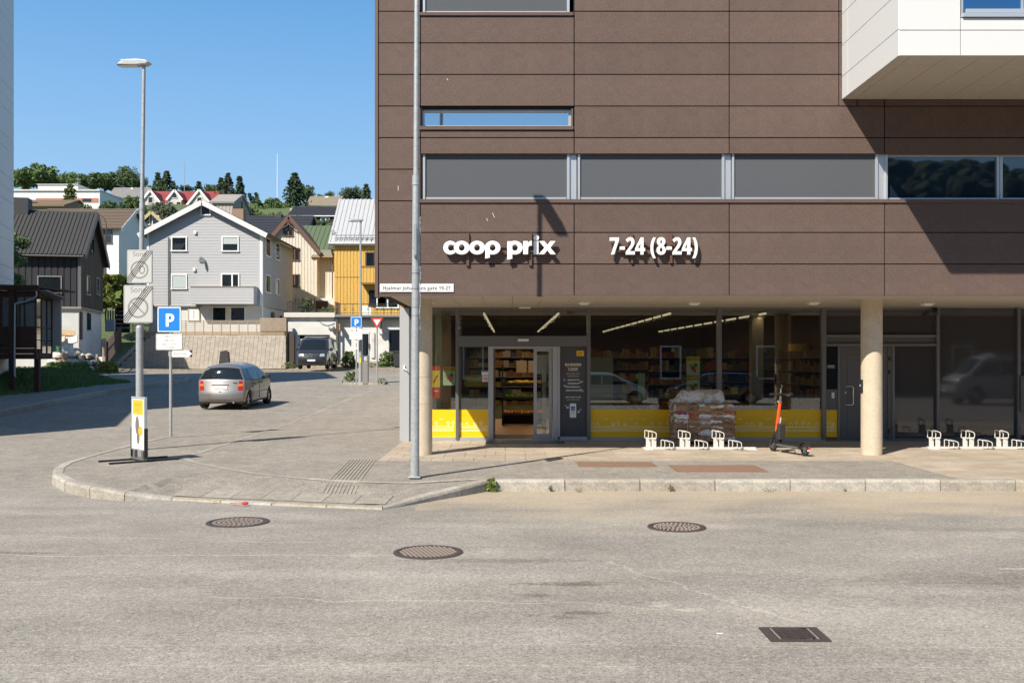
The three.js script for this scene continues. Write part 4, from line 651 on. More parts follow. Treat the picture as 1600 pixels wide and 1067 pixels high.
const zone = ring => (g, w, h) => {
  g.fillStyle = '#c2c1bd'; g.fillRect(0, 0, w, h); g.lineWidth = 6; g.strokeStyle = '#8d8d8b'; g.strokeRect(9, 9, w - 18, h - 18);
  g.fillStyle = '#6f6e6a'; g.font = '96px sans-serif'; g.textAlign = 'center'; g.fillText('Sone', w * .5, h * .19);
  g.strokeStyle = '#8b8a86'; g.lineWidth = 26; g.beginPath(); g.arc(w * .5, h * .6, w * .33, 0, 7); g.stroke();
  if (ring) { g.lineWidth = 18; g.beginPath(); g.moveTo(w * .27, h * .44); g.lineTo(w * .73, h * .77); g.stroke(); } else { g.lineWidth = 20; g.beginPath(); g.ellipse(w * .6, h * .6, w * .1, h * .11, 0, 0, 7); g.stroke(); }
  g.strokeStyle = '#2c2c30'; g.lineWidth = 12; for (const o of [-45, -15, 15, 45]) { g.beginPath(); g.moveTo(-10 + o * .6, h + 10 + o * .6 - 0); g.moveTo(w * .0 + o, h * .98); g.lineTo(w * .93 + o, h * .02); g.stroke(); }
};
{
  const l = thing('street_lamp', 'grey steel street lamp carrying two white zone end signs', 'street lamp', [-7.77, .003, -20.93]);
  part('foot_pole', rod([0, 0, 0], [0, 2.56, 0], .077, .075, 24), M.galv, l); part('shoulder', uvm(new THREE.SphereGeometry(.075, 24, 10, 0, 6.2832, 0, 1.5708).scale(1, .9, 1).translate(0, 2.56, 0)), M.galv, l);
  part('lower_pole', rod([.02, 2.5, -.02], [.045, 5.13, -.02], .056, .05, 20), M.galv, l); part('collar', rod([.045, 5.05, -.02], [.046, 5.2, -.02], .058, .056, 20), M.galv, l);
  part('upper_pole', rod([.046, 5.2, -.02], [.085, 8.12, -.02], .042, .034, 20), M.galv, l); lampHead(l, .09, 8.12, -.02, Math.PI, .5);
  for (const y of [4.05, 3.6, 3.3, 2.8]) part('clamp', rbx(-.06, .1, y - .02, y + .02, -.08, .05, .006), M.galv, l);
  sign(l, .52, .69, .03, 3.845, .075, zone(false), 'zone_sign'); sign(l, .60, .78, .0, 3.06, .075, zone(true), 'no_parking_zone_sign');
}
const blueP = (g, w, h) => { g.fillStyle = '#eef1f4'; g.fillRect(0, 0, w, h); g.fillStyle = '#1f7fd6'; g.beginPath(); g.roundRect(14, 14, w - 28, h - 28, 16); g.fill(); g.fillStyle = '#fff'; g.font = 'bold 300px sans-serif'; g.textAlign = 'center'; g.textBaseline = 'middle'; g.fillText('P', w * .52, h * .53); };
{
  const s = thing('parking_sign_post', 'tall post with blue parking sign, time plate and arrow sign', 'sign post', [-8.25, .005, -24.27]);
  part('post', rod([0, 0, 0], [0, 3.05, 0], .037, .037, 18), M.galv, s);
  sign(s, .56, .60, -.02, 2.86, .05, blueP, 'parking_sign');
  sign(s, .64, .39, -.02, 2.315, .05, (g, w, h) => { g.fillStyle = '#ecebe7'; g.fillRect(0, 0, w, h); g.strokeStyle = '#444'; g.lineWidth = 5; g.strokeRect(6, 6, w - 12, h - 12); g.fillStyle = '#2a2a2c'; g.textAlign = 'center'; g.font = '46px sans-serif'; g.fillText('08-17', w / 2, 56); g.fillText('(08-15)', w / 2, 112); g.font = '38px sans-serif'; g.fillText('Maks 2 timer', w / 2, 164); g.fillText('mot avgift', w / 2, 208); }, 'time_plate', { r: .02 });
  const a = new THREE.Group(); a.name = 'arrow_sign'; s.add(a); a.position.set(.05, 2.03, .03); part('plate', prism([[0, -.085], [.40, -.085], [.48, 0], [.40, .085], [0, .085]], -.01, .01), plateM, a);
  part('lettering', new THREE.PlaneGeometry(.40, .14).translate(.21, 0, .0125), mat(1, 1, 1, .45, { map: canvas(400, 140, (g, w, h) => { g.fillStyle = '#e9e8e4'; g.fillRect(0, 0, w, h); g.fillStyle = '#333'; g.font = '84px sans-serif'; g.fillText('Automat', 20, 98, 340); }) }), a);
  part('arrow_tip', [prism([[.42, .05], [.44, .085], [.485, .085], [.485, .01]], .0, .013), prism([[.42, -.05], [.485, -.01], [.485, -.085], [.44, -.085]], .0, .013)], M.black, a);
  part('clamp', [rbx(-.05, .06, 1.96, 2.1, -.045, .03, .006), rbx(-.045, .045, 2.55, 2.58, -.045, .03, .005)], M.galv, s);
}
{ // the far corner island
  const Z = 47.5, g0 = road(Z) + .01, isl = thing('traffic_island', 'low pale kerbed island at the far end of the pavement', 'kerb island', [-6.9, g0, -47.3]);
  for (let k = 0; k < 4; k++) part('kerb_stone', rbx(-.95 + k * .5, -.46 + k * .5, -.1, .09, .1, .32, .02), k % 2 ? M.granite : M.granite3, isl); part('infill', bx(-.9, 1.0, -.1, .07, -1.2, .1), M.asphalt2, isl);
  const l = thing('street_lamp', 'slim grey street lamp on the far corner before the yellow house', 'street lamp', [X(563, Z), g0, -Z]); part('pole', [rod([0, 0, 0], [0, 3.2, 0], .09, .085, 16), rod([0, 3.2, 0], [0, 7.8, 0], .06, .045, 16)], M.galv, l); lampHead(l, 0, 7.8, 0, Math.PI, .5); part('yellow_tag', rbx(-.03, .05, 1.0, 1.25, .085, .1, .005), mat(.8, .6, .03, .5), l);
  const s = thing('parking_sign_post', 'short post with blue parking sign beside the grey ticket machine', 'sign post', [X(556.5, 47), g0, -47]); part('post', rod([0, 0, 0], [0, 3.2, 0], .035, .035, 14), M.galv, s);
  sign(s, .50, .49, 0, 2.93, .05, blueP, 'parking_sign'); sign(s, .60, .50, -.02, 2.37, .05, (g, w, h) => { g.fillStyle = '#ecebe7'; g.fillRect(0, 0, w, h); g.fillStyle = '#8a8a88'; g.textAlign = 'center'; g.font = '44px sans-serif'; g.fillText('08-17', w / 2, 170); g.font = '34px sans-serif'; g.fillText('(08-15)', w / 2, 230); g.fillText('Maks 2 timer', w / 2, 280); g.fillStyle = '#c47b4a'; g.fillRect(30, 40, 90, 30); g.fillStyle = '#777'; g.fillRect(200, 25, 40, 60); }, 'time_plate', { r: .02 });
  sign(s, .16, .40, 0, 1.85, .05, (g, w, h) => { g.fillStyle = '#e8e8e5'; g.fillRect(0, 0, w, h); g.fillStyle = '#333'; g.fillRect(w * .38, h * .2, w * .24, h * .6); }, 'narrow_plate', { r: .01 });
  const m = thing('ticket_machine', 'grey parking ticket machine standing on the island', 'ticket machine', [X(571, 47.1), g0, -47.1]); part('body', rbx(-.13, .13, 0, 1.05, -.14, .14, .02), mat(.28, .27, .25, .5, { metalness: .3 }), m); part('head', [rbx(-.14, -.09, 1.05, 1.38, -.12, .12, .01), rbx(.09, .14, 1.05, 1.38, -.12, .12, .01), rbx(-.09, .09, 1.05, 1.34, -.1, .08, .01)], mat(.16, .17, .18, .5), m); part('screen', rbx(-.07, .07, 1.1, 1.3, .08, .09, .003), mat(.5, .55, .55, .3), m);
  const Zy = 51.2, y = thing('yield_sign', 'red and white triangular yield sign on a grey post', 'sign', [X(589, Zy), road(Zy), -Zy]); part('post', rod([0, 0, 0], [0, 3.1, 0], .04, .04, 14), M.galv, y);
  const tri = s => new THREE.Shape([[-s, s * .577], [s, s * .577], [0, -s * 1.155]].map(p => new THREE.Vector2(...p)));
  part('border', uvm(new THREE.ExtrudeGeometry(tri(.28), { depth: .015, bevelEnabled: true, bevelSize: .03, bevelThickness: .004, bevelSegments: 2 }).translate(0, 2.97, .05)), mat(.62, .06, .03, .4), y); part('face', uvm(new THREE.ShapeGeometry(tri(.185)).translate(0, 2.97, .0715)), plateM, y);
}
{ // pavement sign
  const s = thing('pavement_sign', 'narrow white advertising stand with black feet beside the street lamp', 'pavement sign', [-6.95, .005, -18.7], -.83);
  const pm = canvas(360, 620, (g, w, h) => { g.fillStyle = '#efedea'; g.fillRect(0, 0, w, h); g.fillStyle = '#f2b632'; g.fillRect(20, 10, w - 40, 185); g.fillStyle = '#e58f2a'; g.font = 'bold 60px sans-serif'; g.textAlign = 'center'; g.fillText('NYHET!', w / 2, 95); g.fillText('2 for 1', w / 2, 160); g.fillStyle = '#77716b'; g.beginPath(); g.ellipse(160, 330, 62, 110, 0, 0, 7); g.fill(); g.beginPath(); g.ellipse(190, 480, 48, 80, 0, 0, 7); g.fill(); g.fillRect(120, 205, 18, 60); g.fillRect(170, 205, 18, 60); g.fillStyle = '#eeb02c'; g.beginPath(); g.ellipse(262, 395, 66, 62, 0, 0, 7); g.fill(); });
  for (const d of [-1, 1]) part('poster', new THREE.BoxGeometry(.54, .94, .006).translate(0, .69, d * .022), mat(1, 1, 1, .45, { map: pm }), s);
  part('aluminium_frame', [rbx(-.31, -.27, .2, 1.2, -.03, .03, .012), rbx(.27, .31, .2, 1.2, -.03, .03, .012), rbx(-.27, .27, 1.16, 1.2, -.03, .03, .012), rbx(-.27, .27, .2, .235, -.03, .03, .008)], M.alu, s);
  part('spring_mount', [rbx(-.24, -.14, .05, .2, -.03, .03, .01), rbx(.14, .24, .05, .2, -.03, .03, .01)], M.frame, s); part('base', rbx(-.3, .3, .02, .06, -.05, .05, .01), M.frame, s);
  part('side_guard', [rbx(-.325, -.31, .06, .62, -.035, .035, .005), rbx(.31, .325, .06, .62, -.035, .035, .005)], M.black, s);
  for (const x of [-.26, .26]) part('foot', rbx(x - .025, x + .025, .0, .03, -.66, .66, .008), M.black, s);
}
// ---------- things on the pavement ----------
function leaves(n, fn, size, col, seed, vary = .35) {           // small bent leaf faces; fn gives a place in the crown
  const r = rng(seed), p = new Float32Array(n * 18), c = new Float32Array(n * 18), a = new THREE.Vector3(), b = new THREE.Vector3(), d = new THREE.Vector3();
  for (let i = 0; i < n; i++) {
    const q = fn(r), s = size * (.6 + .8 * r());
    a.set(r() - .5, r() - .5, r() - .5).normalize(); d.set(r() - .5, r() - .35, r() - .5).normalize(); b.crossVectors(a, d).normalize(); a.multiplyScalar(s); b.multiplyScalar(s * .55);
    const P = [[-a.x, -a.y, -a.z], [b.x, b.y + s * .12, b.z], [a.x, a.y, a.z], [-b.x, -b.y + s * .12, -b.z]], o = i * 18;
    [0, 1, 2, 0, 2, 3].forEach((k, j) => { p[o + 3 * j] = q[0] + P[k][0]; p[o + 3 * j + 1] = q[1] + P[k][1]; p[o + 3 * j + 2] = q[2] + P[k][2]; });
    const v = 1 + (r() - .5) * 2 * vary, h = (r() - .5) * .25; for (let j = 0; j < 6; j++) { c[o + 3 * j] = col[0] * v * (1 + h); c[o + 3 * j + 1] = col[1] * v; c[o + 3 * j + 2] = col[2] * v; }
  }
  const g = new THREE.BufferGeometry(); g.setAttribute('position', new THREE.BufferAttribute(p, 3)); g.setAttribute('color', new THREE.BufferAttribute(c, 3)); g.computeVertexNormals(); return g;
}
function weed(x, y, z, w, h, n, label, seed, col = [.10, .16, .03]) {
  const t = thing('weed', label, 'weed', [x, y, z], 0, 'weeds growing along walls and kerbs');
  part('foliage', leaves(n, r => { const a = r() * 6.283, q = Math.sqrt(r()), k = r(); return [w / 2 * q * Math.cos(a) * (1 - k * .5), .01 + h * k, w / 2 * q * Math.sin(a) * .8]; }, Math.min(w, h) * .16, col, seed), M.leaf, t);
  part('stem', Array.from({ length: 4 }, (_, i) => rod([(i - 1.5) * w * .05, 0, 0], [(i - 1.5) * w * .16, h * .8, (i % 2 - .5) * w * .15], .004)), mat(.12, .14, .04, .9), t);
}
weed(-.27, -.165, -15.63, .23, .20, 90, 'leafy green weed at the corner where the kerb starts to drop', 1, [.17, .22, .03]);
weed(.66, -.165, -15.66, .09, .09, 26, 'small dark weed growing in a kerb joint', 2, [.06, .07, .025]); weed(1.1, -.166, -15.58, .2, .05, 30, 'flat weed lying on the road by the kerb', 3, [.12, .13, .03]);
weed(2.55, -.166, -15.66, .12, .1, 26, 'thin brown weed at a kerb joint before the rusty grating', 4, [.12, .09, .03]); weed(4.1, -.166, -15.64, .42, .05, 60, 'dry strip of grass at the foot of the kerb', 5, [.14, .13, .05]); weed(5.3, -.166, -15.66, .1, .04, 20, 'tiny tuft at the foot of the kerb beyond the gratings', 6, [.1, .1, .03]);
weed(-1.9, .004, -19.72, .22, .05, 40, 'low green moss and grass at the foot of the column', 7, [.12, .16, .03]);
{
  const l = thing('litter', 'crumpled red paper lying on the lowered kerb', 'litter', [X(381, 14.1), -.125, -14.15]); part('paper', uvm(new THREE.IcosahedronGeometry(.045, 1).scale(1.2, .5, .8)), mat(.6, .03, .03, .7), l); part('strip', rbx(-.22, -.03, 0, .008, -.01, .02, .003), mat(.6, .12, .1, .7), l);
  single('litter', uvm(new THREE.IcosahedronGeometry(.022, 0).scale(1.4, .4, 1).translate(X(332, 14.4), -.13, -14.42)), mat(.65, .42, .06, .7), 'small orange scrap lying on the lowered kerb', 'litter');
  single('litter', rbx(1.59, 1.64, -.164, -.158, -7.62, -7.6, .002), M.whitePaint, 'white scrap of paper on the road beside the drain', 'litter');
}
// ---------- bicycle racks ----------
function rack(x0, z, n, label) {
  const t = thing('bicycle_rack', label, 'bicycle rack', [x0, .003, -z], -.015, 'white bicycle racks'), wm = M.rackW ??= mat(.60, .575, .53, .45);
  const W = n * .712 + .2;
  part('base_beam', rbx(-.02, W, 0, .05, .02, .12, .006), wm, t); part('base_foot', [rbx(-.02, .16, 0, .012, -.3, .3, .004), rbx(W - .2, W, 0, .012, -.3, .3, .004)], wm, t);
  const hoop = (x, y, z0, w, h, s = .0) => tube([[x, y, z0], [x - s, y + h * .5, z0], [x, y + h, z0], [x + w * .5, y + h - .01, z0 + .02], [x + w, y + h - .04, z0 + .04], [x + w + .012, y + h * .45, z0 + .05], [x + w, y - .01, z0 + .04], [x + w * .5, y - .005, z0 + .02]], .0105, true, 8, 40);
  for (let k = 0; k < n; k++) {
    const x = .03 + k * .712;
    part('high_post', [rbx(x, x + .10, .05, .25, .03, .05, .004), rbx(x + .11, x + .21, .012, .25, .09, .11, .004)], wm, t);
    part('high_hoop', hoop(x - .02, .24, .02, .14, .155), wm, t); part('high_hoop', hoop(x + .05, .235, .09, .145, .155), wm, t);
    part('low_hoop', hoop(x + .32, .035, .06, .16, .16), wm, t); part('low_hoop', hoop(x + .39, .03, .12, .165, .16), wm, t);
    part('wheel_catch', [tube([[x + .48, .03, .16], [x + .51, .005, .2], [x + .55, .01, .22], [x + .58, .04, .2]], .008), tube([[x + .54, .03, .16], [x + .57, .006, .2], [x + .61, .03, .2]], .008)], M.frame, t);
    part('bolt', [.2, .26, .34].map(q => rbx(x + q, x + q + .02, .05, .062, .05, .08, .004)), M.frame, t);
  }
}
rack(X(1007, 21.1), 21.1, 3, 'white bicycle rack before the bale of cardboard'); rack(X(1449, 21.2), 21.2, 4, 'white bicycle rack before the dark screened windows');
// ---------- electric scooter ----------
{
  const s = thing('electric_scooter', 'parked electric scooter with orange stem and black deck', 'scooter', [5.655, .004, -20.1], 1.886);
  const wheel = (x, r, name) => { const w = new THREE.Group(); w.name = name; s.add(w); w.position.set(x, r, 0); part('tyre', uvm(new THREE.TorusGeometry(r - .028, .03, 10, 32)), M.rubber, w); part('hub', uvm(new THREE.CylinderGeometry(r * .42, r * .42, .06, 20).rotateX(Math.PI / 2)), M.frame, w); part('spokes', Array.from({ length: 5 }, (_, i) => bx(-.012, .012, 0, r - .04, -.015, .015).rotateZ(i * 1.2566)), M.frame, w); };
  wheel(.56, .128, 'front_wheel'); wheel(-.56, .122, 'rear_wheel');
  part('deck', [rbx(-.44, .30, .13, .185, -.085, .085, .02), rbx(-.4, .26, .185, .192, -.075, .075, .003)], M.black, s);
  part('deck_side', [rbx(-.44, .30, .14, .175, .086, .092, .003), rbx(-.44, .30, .14, .175, -.092, -.086, .003)], M.frame, s);
  part('rear_fork', [bar([-.42, .15, .06], [-.56, .122, .055], .025, .03), bar([-.42, .15, -.06], [-.56, .122, -.055], .025, .03)], M.black, s);
  part('rear_mudguard', Array.from({ length: 8 }, (_, i) => { const a = .5 + i * .28, b = a + .28; return bar([-.56 + Math.cos(a) * .145, .122 + Math.sin(a) * .145, 0], [-.56 + Math.cos(b) * .145, .122 + Math.sin(b) * .145, 0], .085, .008); }), M.black, s);
  part('rear_light', rbx(-.72, -.69, .15, .19, -.02, .02, .006), mat(.5, .03, .02, .4), s); part('reflector', rbx(-.71, -.69, .10, .14, -.04, .04, .006), mat(.6, .55, .45, .4), s);
  part('neck', [bar([.27, .16, 0], [.42, .33, 0], .06, .06), rod([.42, .30, 0], [.395, .46, 0], .035)], M.black, s); part('front_fork', [bar([.56, .128, .05], [.47, .36, .04], .025, .03), bar([.56, .128, -.05], [.47, .36, -.04], .025, .03), rbx(.42, .5, .33, .38, -.05, .05, .01)], M.black, s);
  part('front_mudguard', Array.from({ length: 6 }, (_, i) => { const a = .9 + i * .28, b = a + .28; return bar([.56 + Math.cos(a) * .15, .128 + Math.sin(a) * .15, 0], [.56 + Math.cos(b) * .15, .128 + Math.sin(b) * .15, 0], .08, .008); }), M.black, s);
  part('battery_case', rbx(.235, .345, .24, .58, -.075, .075, .025).rotateZ(.04), mat(.03, .028, .026, .7), s);
  const st = part('stem', rod([.43, .40, 0], [.305, 1.02, 0], .037, .034, 20), mat(.82, .105, .03, .35), s, 'bright orange stem'); part('lettering', bar([.36, .58, .037], [.335, .71, .037], .028, .006), M.whitePaint, st);
  part('stem_top', rod([.305, 1.02, 0], [.28, 1.15, 0], .026, .024), M.frame, s); part('base_tube', rod([.45, .32, 0], [.43, .42, 0], .042), M.black, s);
  part('handlebar', tube([[.25, 1.19, .27], [.28, 1.185, .12], [.285, 1.17, 0], [.28, 1.185, -.12], [.25, 1.19, -.27]], .013), M.black, s); for (const z of [.22, -.22]) part('grip', rod([.252 + .01, 1.19, z - .05], [.252 + .01, 1.19, z + .05], .019), M.rubber, s);
  part('display', rbx(.255, .32, 1.19, 1.215, -.04, .04, .01), M.black, s); part('brake_lever', tube([[.3, 1.17, .14], [.34, 1.16, .18], [.32, 1.16, .25]], .007), M.alu, s); part('phone_holder', [rod([.285, 1.18, 0], [.275, 1.30, 0], .008), tube([[.275, 1.30, 0], [.27, 1.36, .03], [.27, 1.38, .0]], .006)], M.alu, s); part('bell', rbx(.30, .36, 1.02, 1.05, -.05, .05, .01), M.alu, s);
  part('kick_stand', rod([.02, .14, .07], [-.04, .0, .15], .01), M.alu, s);
}
// ---------- baled cardboard on a pallet, plastic bale on top ----------
{
  const Z = 22.35, x0 = X(1053, Z), x1 = X(1141, Z), w = x1 - x0, r = rng(15);
  const p = thing('pallet', 'wooden pallet under the bale of cardboard', 'pallet', [(x0 + x1) / 2, .003, -Z]); for (const y of [.0, .1]) for (let k = 0; k < 4; k++) part('plank', rbx(-w / 2, w / 2, y, y + .022, -.4 + k * .25, -.28 + k * .25, .003), M.greyWood, p); for (const x of [-w / 2, -.07, w / 2 - .14]) part('block', rbx(x, x + .14, .022, .1, -.4, .42, .003), M.greyWood, p);
  const b = thing('cardboard_bale', 'bale of flattened brown and white cardboard strapped on a pallet', 'bale', [(x0 + x1) / 2, .126, -Z]);
  const brown = [[.42, .27, .155], [.36, .22, .12], [.48, .32, .2], [.30, .19, .11]].map(c => mat(...c, .9)), pale = [mat(.78, .77, .76, .85), mat(.66, .66, .68, .85)], red = mat(.55, .06, .04, .7), blue = mat(.10, .09, .26, .7);
  part('core', rbx(-w / 2 + .08, w / 2 - .08, 0, .74, -.36, .34, .03), brown[3], b);
  const sheetGeo = (ww, h, d, seed) => { const g = new THREE.BoxGeometry(ww, h, d, 8, 4, 2), q = g.attributes.position; for (let i = 0; i < q.count; i++) { const x = q.getX(i), y = q.getY(i), z = q.getZ(i); q.setXYZ(i, x + .02 * noise.noise(y * 22, seed, z * 9), y + .034 * noise.noise(x * 11, seed * 3.3, z * 14) - .014 * Math.abs(x / ww), z + .05 * noise.noise(x * 16, y * 24, seed)); } g.computeVertexNormals(); return uvm(g); };
  for (let j = 0; j < 6; j++) for (const [face, n] of [[0, 5], [1, 3], [2, 3]]) for (let i = 0; i < n; i++) for (let l = 0; l < 3; l++) {
    const ww = (face ? .72 : w) / n * (1 + .25 * r()), h = .045 + .02 * r(), y = .035 + j * .125 + l * .042 + (r() - .5) * .012, u = ((i + .5) / n - .5) * (face ? .7 : w) + (r() - .5) * .05, g = sheetGeo(ww, h, .16, r() * 90).rotateZ((r() - .5) * .12);
    let m = brown[(r() * 4) | 0]; const q = r(); if ((j === 0 || j === 1) ? q > .8 : q > .5 && l !== 1) m = pale[(r() * 2) | 0]; if (!face && j === 4 && i === 0 && l) m = l === 2 ? blue : red; if (!face && j === 4 && i === 1 && l === 0) m = red; if (!face && j === 4 && i === 4 && l === 2) m = red;
    const o = part('cardboard_sheet', face ? g.rotateY(Math.PI / 2) : g, m, b), f = .30 + r() * .07; if (face === 0) o.position.set(u, y, f); else o.position.set((face === 1 ? -1 : 1) * (w / 2 - .07 + r() * .03), y, u);
  }
  for (let k = 0; k < 12; k++) { const o = part('cardboard_sheet', sheetGeo(.5, .03, .5, k * 7.1).rotateY(r() * 6).rotateX((r() - .5) * .25), brown[k % 4], b); o.position.set((r() - .5) * .9, .76 + r() * .03, (r() - .5) * .4); }
  for (const x of [-.4, -.13, .14, .4]) part('strap', tube([[x, .0, .41], [x, .25, .425], [x + .01, .5, .42], [x, .8, .38]], .004), M.whitePaint, b);
  const bag = thing('plastic_bale', 'crumpled clear plastic bale lying on the cardboard', 'bale', [X(1094, Z), .965, -Z]), g = new THREE.CapsuleGeometry(.2, .68, 40, 96, 60).rotateZ(Math.PI / 2), q = g.attributes.position;
  for (let i = 0; i < q.count; i++) { const x = q.getX(i), y = q.getY(i), z = q.getZ(i), e = x > .3 ? 1 + clamp((x - .3) * 1.2, 0, .3) : x < -.35 ? 1 - clamp((-.35 - x) * .8, 0, .3) : 1, f = 1.16 + .16 * noise.noise(x * 6, y * 8, z * 8) - .16 * Math.abs(noise.noise(x * 12, y * 13, z * 13)) + .035 * noise.noise(x * 30, y * 32, z * 30); q.setXYZ(i, clamp(x * 1.03, -.6, .53) , y * f * e * 1.08, z * f * e); } g.computeVertexNormals();
  part('wrap', uvm(g), phys(1, 1, 1, .3, { clearcoat: .6, clearcoatRoughness: .15, bumpMap: grainBump, bumpScale: .012, map: tex(256, 256, (i, j, c) => { const q = smooth(.45, .75, N8(i / 256, j / 256)), v = 222 + (N128(i / 256, j / 256) - .5) * 50; c[0] = v - 30 * q; c[1] = v - 42 * q; c[2] = v - 62 * q; }, true, 1 / .7) }), bag);
  part('knot', Array.from({ length: 10 }, (_, i) => { const a = i * .63; return tube([[-.5, Math.sin(a) * .09, Math.cos(a) * .09], [-.6, Math.sin(a) * .05 - .02, Math.cos(a) * .06], [-.68, -.06 + Math.sin(a) * .09, Math.cos(a) * .11]], .02, false, 6, 8); }), phys(.55, .53, .48, .25), bag);
  part('printed_lettering', new THREE.PlaneGeometry(.30, .062).rotateZ(Math.PI / 2).translate(.02, .0, .252), mat(1, 1, 1, .4, { map: canvas(300, 64, (c, W, H) => { c.fillStyle = '#b7ada0'; c.fillRect(0, 0, W, H); c.fillStyle = '#3f6796'; c.font = 'bold 52px sans-serif'; c.fillText('RITEPLA', 14, 52, 270); }) }), bag);
}
// ---------- vehicles ----------
function vehicle(name, label, S) {
  const t = thing(name, label, S.cat), hw = S.width / 2, body = S.paint;
  const wide = y => y > S.belt ? 1 - S.tumble * (y - S.belt) : 1 - .10 * clamp((S.belt * .75 - y) / S.belt) ** 2;
  const L = S.len / 2, warp = (x, y, z) => { const q = x / hw, e = clamp((Math.abs(z) - L * .55) / (L * .45)); const yy = y > S.belt ? y - S.crown * q * q * (y - S.belt) / .55 : y; return [x * wide(y) * (1 - S.nose * (z > 0 ? e * e : e * e * .45)), yy, z - Math.sign(z) * S.bow * q * q * e]; };
  const sh = new THREE.Shape(), T = S.top; sh.moveTo(...T[0]); for (let i = 1; i < T.length; i++) sh.lineTo(...T[i]);   // rear bottom, over the roof, to front bottom
  const [fw, rw] = S.axles, R = S.arch, yb = S.sill; const ang = Math.asin(clamp((yb - S.wheel) / R, -1, 1));
  sh.lineTo(fw + R * Math.cos(ang), yb); sh.absarc(fw, S.wheel, R, ang, Math.PI - ang, false); sh.lineTo(rw + R * Math.cos(ang), yb); sh.absarc(rw, S.wheel, R, ang, Math.PI - ang, false); sh.lineTo(T[0][0] + .02, yb + .02);
  const B = .055, g = new THREE.ExtrudeGeometry(sh, { depth: S.width - 2 * B, steps: 10, bevelEnabled: true, bevelSize: B * .8, bevelOffset: -B * .8, bevelThickness: B, bevelSegments: 4, curveSegments: 14 }).translate(0, 0, -hw + B), p = g.attributes.position;
  for (let i = 0; i < p.count; i++) p.setXYZ(i, ...warp(-p.getZ(i), p.getY(i), p.getX(i)));
  part('body', uvm(toCreasedNormals(g, .7)), body, t);
  const end = (list) => (x, y, off) => { let k = 0; while (k < list.length - 2 && y > list[k + 1][1]) k++; const [z0, y0] = list[k], [z1, y1] = list[k + 1], f = (y - y0) / (y1 - y0), n = Math.hypot(z1 - z0, y1 - y0), s = Math.sign(list[0][0]), z = lerp(z0, z1, f); const v = warp(x, y, z); v[2] += s * off * Math.abs(y1 - y0) / n; v[1] += off * Math.abs(z1 - z0) / n; return v; };
  const patch = (pt, poly, off, n = 10, mrows = 4) => { // poly: [xl0, xr0, y0, xl1, xr1, y1]
    const q = []; const [a0, b0, y0, a1, b1, y1] = poly, P = (i, j) => { const f = j / mrows; return pt(lerp(lerp(a0, a1, f), lerp(b0, b1, f), i / n), lerp(y0, y1, f), off); }; for (let i = 0; i < n; i++) for (let j = 0; j < mrows; j++) { const c = [P(i, j), P(i + 1, j), P(i + 1, j + 1), P(i, j + 1)]; q.push(S0 < 0 ? c.reverse() : c); } return toCreasedNormals(quads(q), .8); };
  let S0 = -1; const rear = end(S.rear), fr = end(S.front);
  const A = { t, hw, warp, rear: (poly, off = .006, n, m) => { S0 = -1; return patch(rear, poly, off, n, m); }, front: (poly, off = .006, n, m) => { S0 = 1; return patch(fr, poly, off, n, m); } };
  // side glass: polygons in z, y laid on the flanks
  for (const [nm, poly] of S.side) for (const s of [-1, 1]) { const tri = THREE.ShapeUtils.triangulateShape(poly.map(q => new THREE.Vector2(...q)), []), v = poly.map(([z, y]) => { const w = warp(s * (hw - .0), y, z); w[0] += s * .004; return w; }); const q = tri.map(f => (s > 0 ? [f[0], f[2], f[1]] : f).map(i => v[i])); const gg = new THREE.BufferGeometry(); gg.setAttribute('position', new THREE.Float32BufferAttribute(q.flat(2), 3)); gg.computeVertexNormals(); part(nm, uvm(gg), M.carGlass, t); }
  for (const z of S.axles) for (const s of [-1, 1]) {
    const w = new THREE.Group(); w.name = 'wheel'; t.add(w); w.position.set(s * (hw - .13), S.wheel, z); const R2 = S.wheel, tw = .19;
    part('tyre', uvm(new THREE.LatheGeometry([[R2 * .62, -tw / 2], [R2 * .94, -tw / 2], [R2, -tw * .36], [R2, tw * .36], [R2 * .94, tw / 2], [R2 * .62, tw / 2]].map(q => new THREE.Vector2(...q)), 36).rotateZ(Math.PI / 2)), M.rubber, w);
    part('rim', [uvm(new THREE.CylinderGeometry(R2 * .63, R2 * .63, tw * .5, 28, 1, true).rotateZ(Math.PI / 2)), ...Array.from({ length: 5 }, (_, i) => bx(s * tw * .30, s * tw * .42, R2 * .08, R2 * .63, -R2 * .11, R2 * .11).rotateX(i * 1.2566)), uvm(new THREE.CylinderGeometry(R2 * .17, R2 * .17, tw * .9, 16).rotateZ(Math.PI / 2)), uvm(new THREE.CylinderGeometry(R2 * .6, R2 * .6, .01, 28).rotateZ(Math.PI / 2))], M.rim, w);
  }
  return A;
}
M.carGlass = phys(.012, .015, .017, .05, { ior: 1.7 }); M.rim = mat(.42, .42, .43, .35, { metalness: .7 });
M.lampRed = phys(.50, .02, .015, .15, { clearcoat: 1 }); M.lampOrange = phys(.75, .22, .04, .2, { clearcoat: 1 }); M.lampClear = phys(.55, .56, .58, .08, { metalness: .4, clearcoat: 1 }); M.plate = mat(.85, .85, .84, .4);
const silver = phys(.25, .238, .235, .36, { metalness: .55, clearcoat: .8, clearcoatRoughness: .08 });
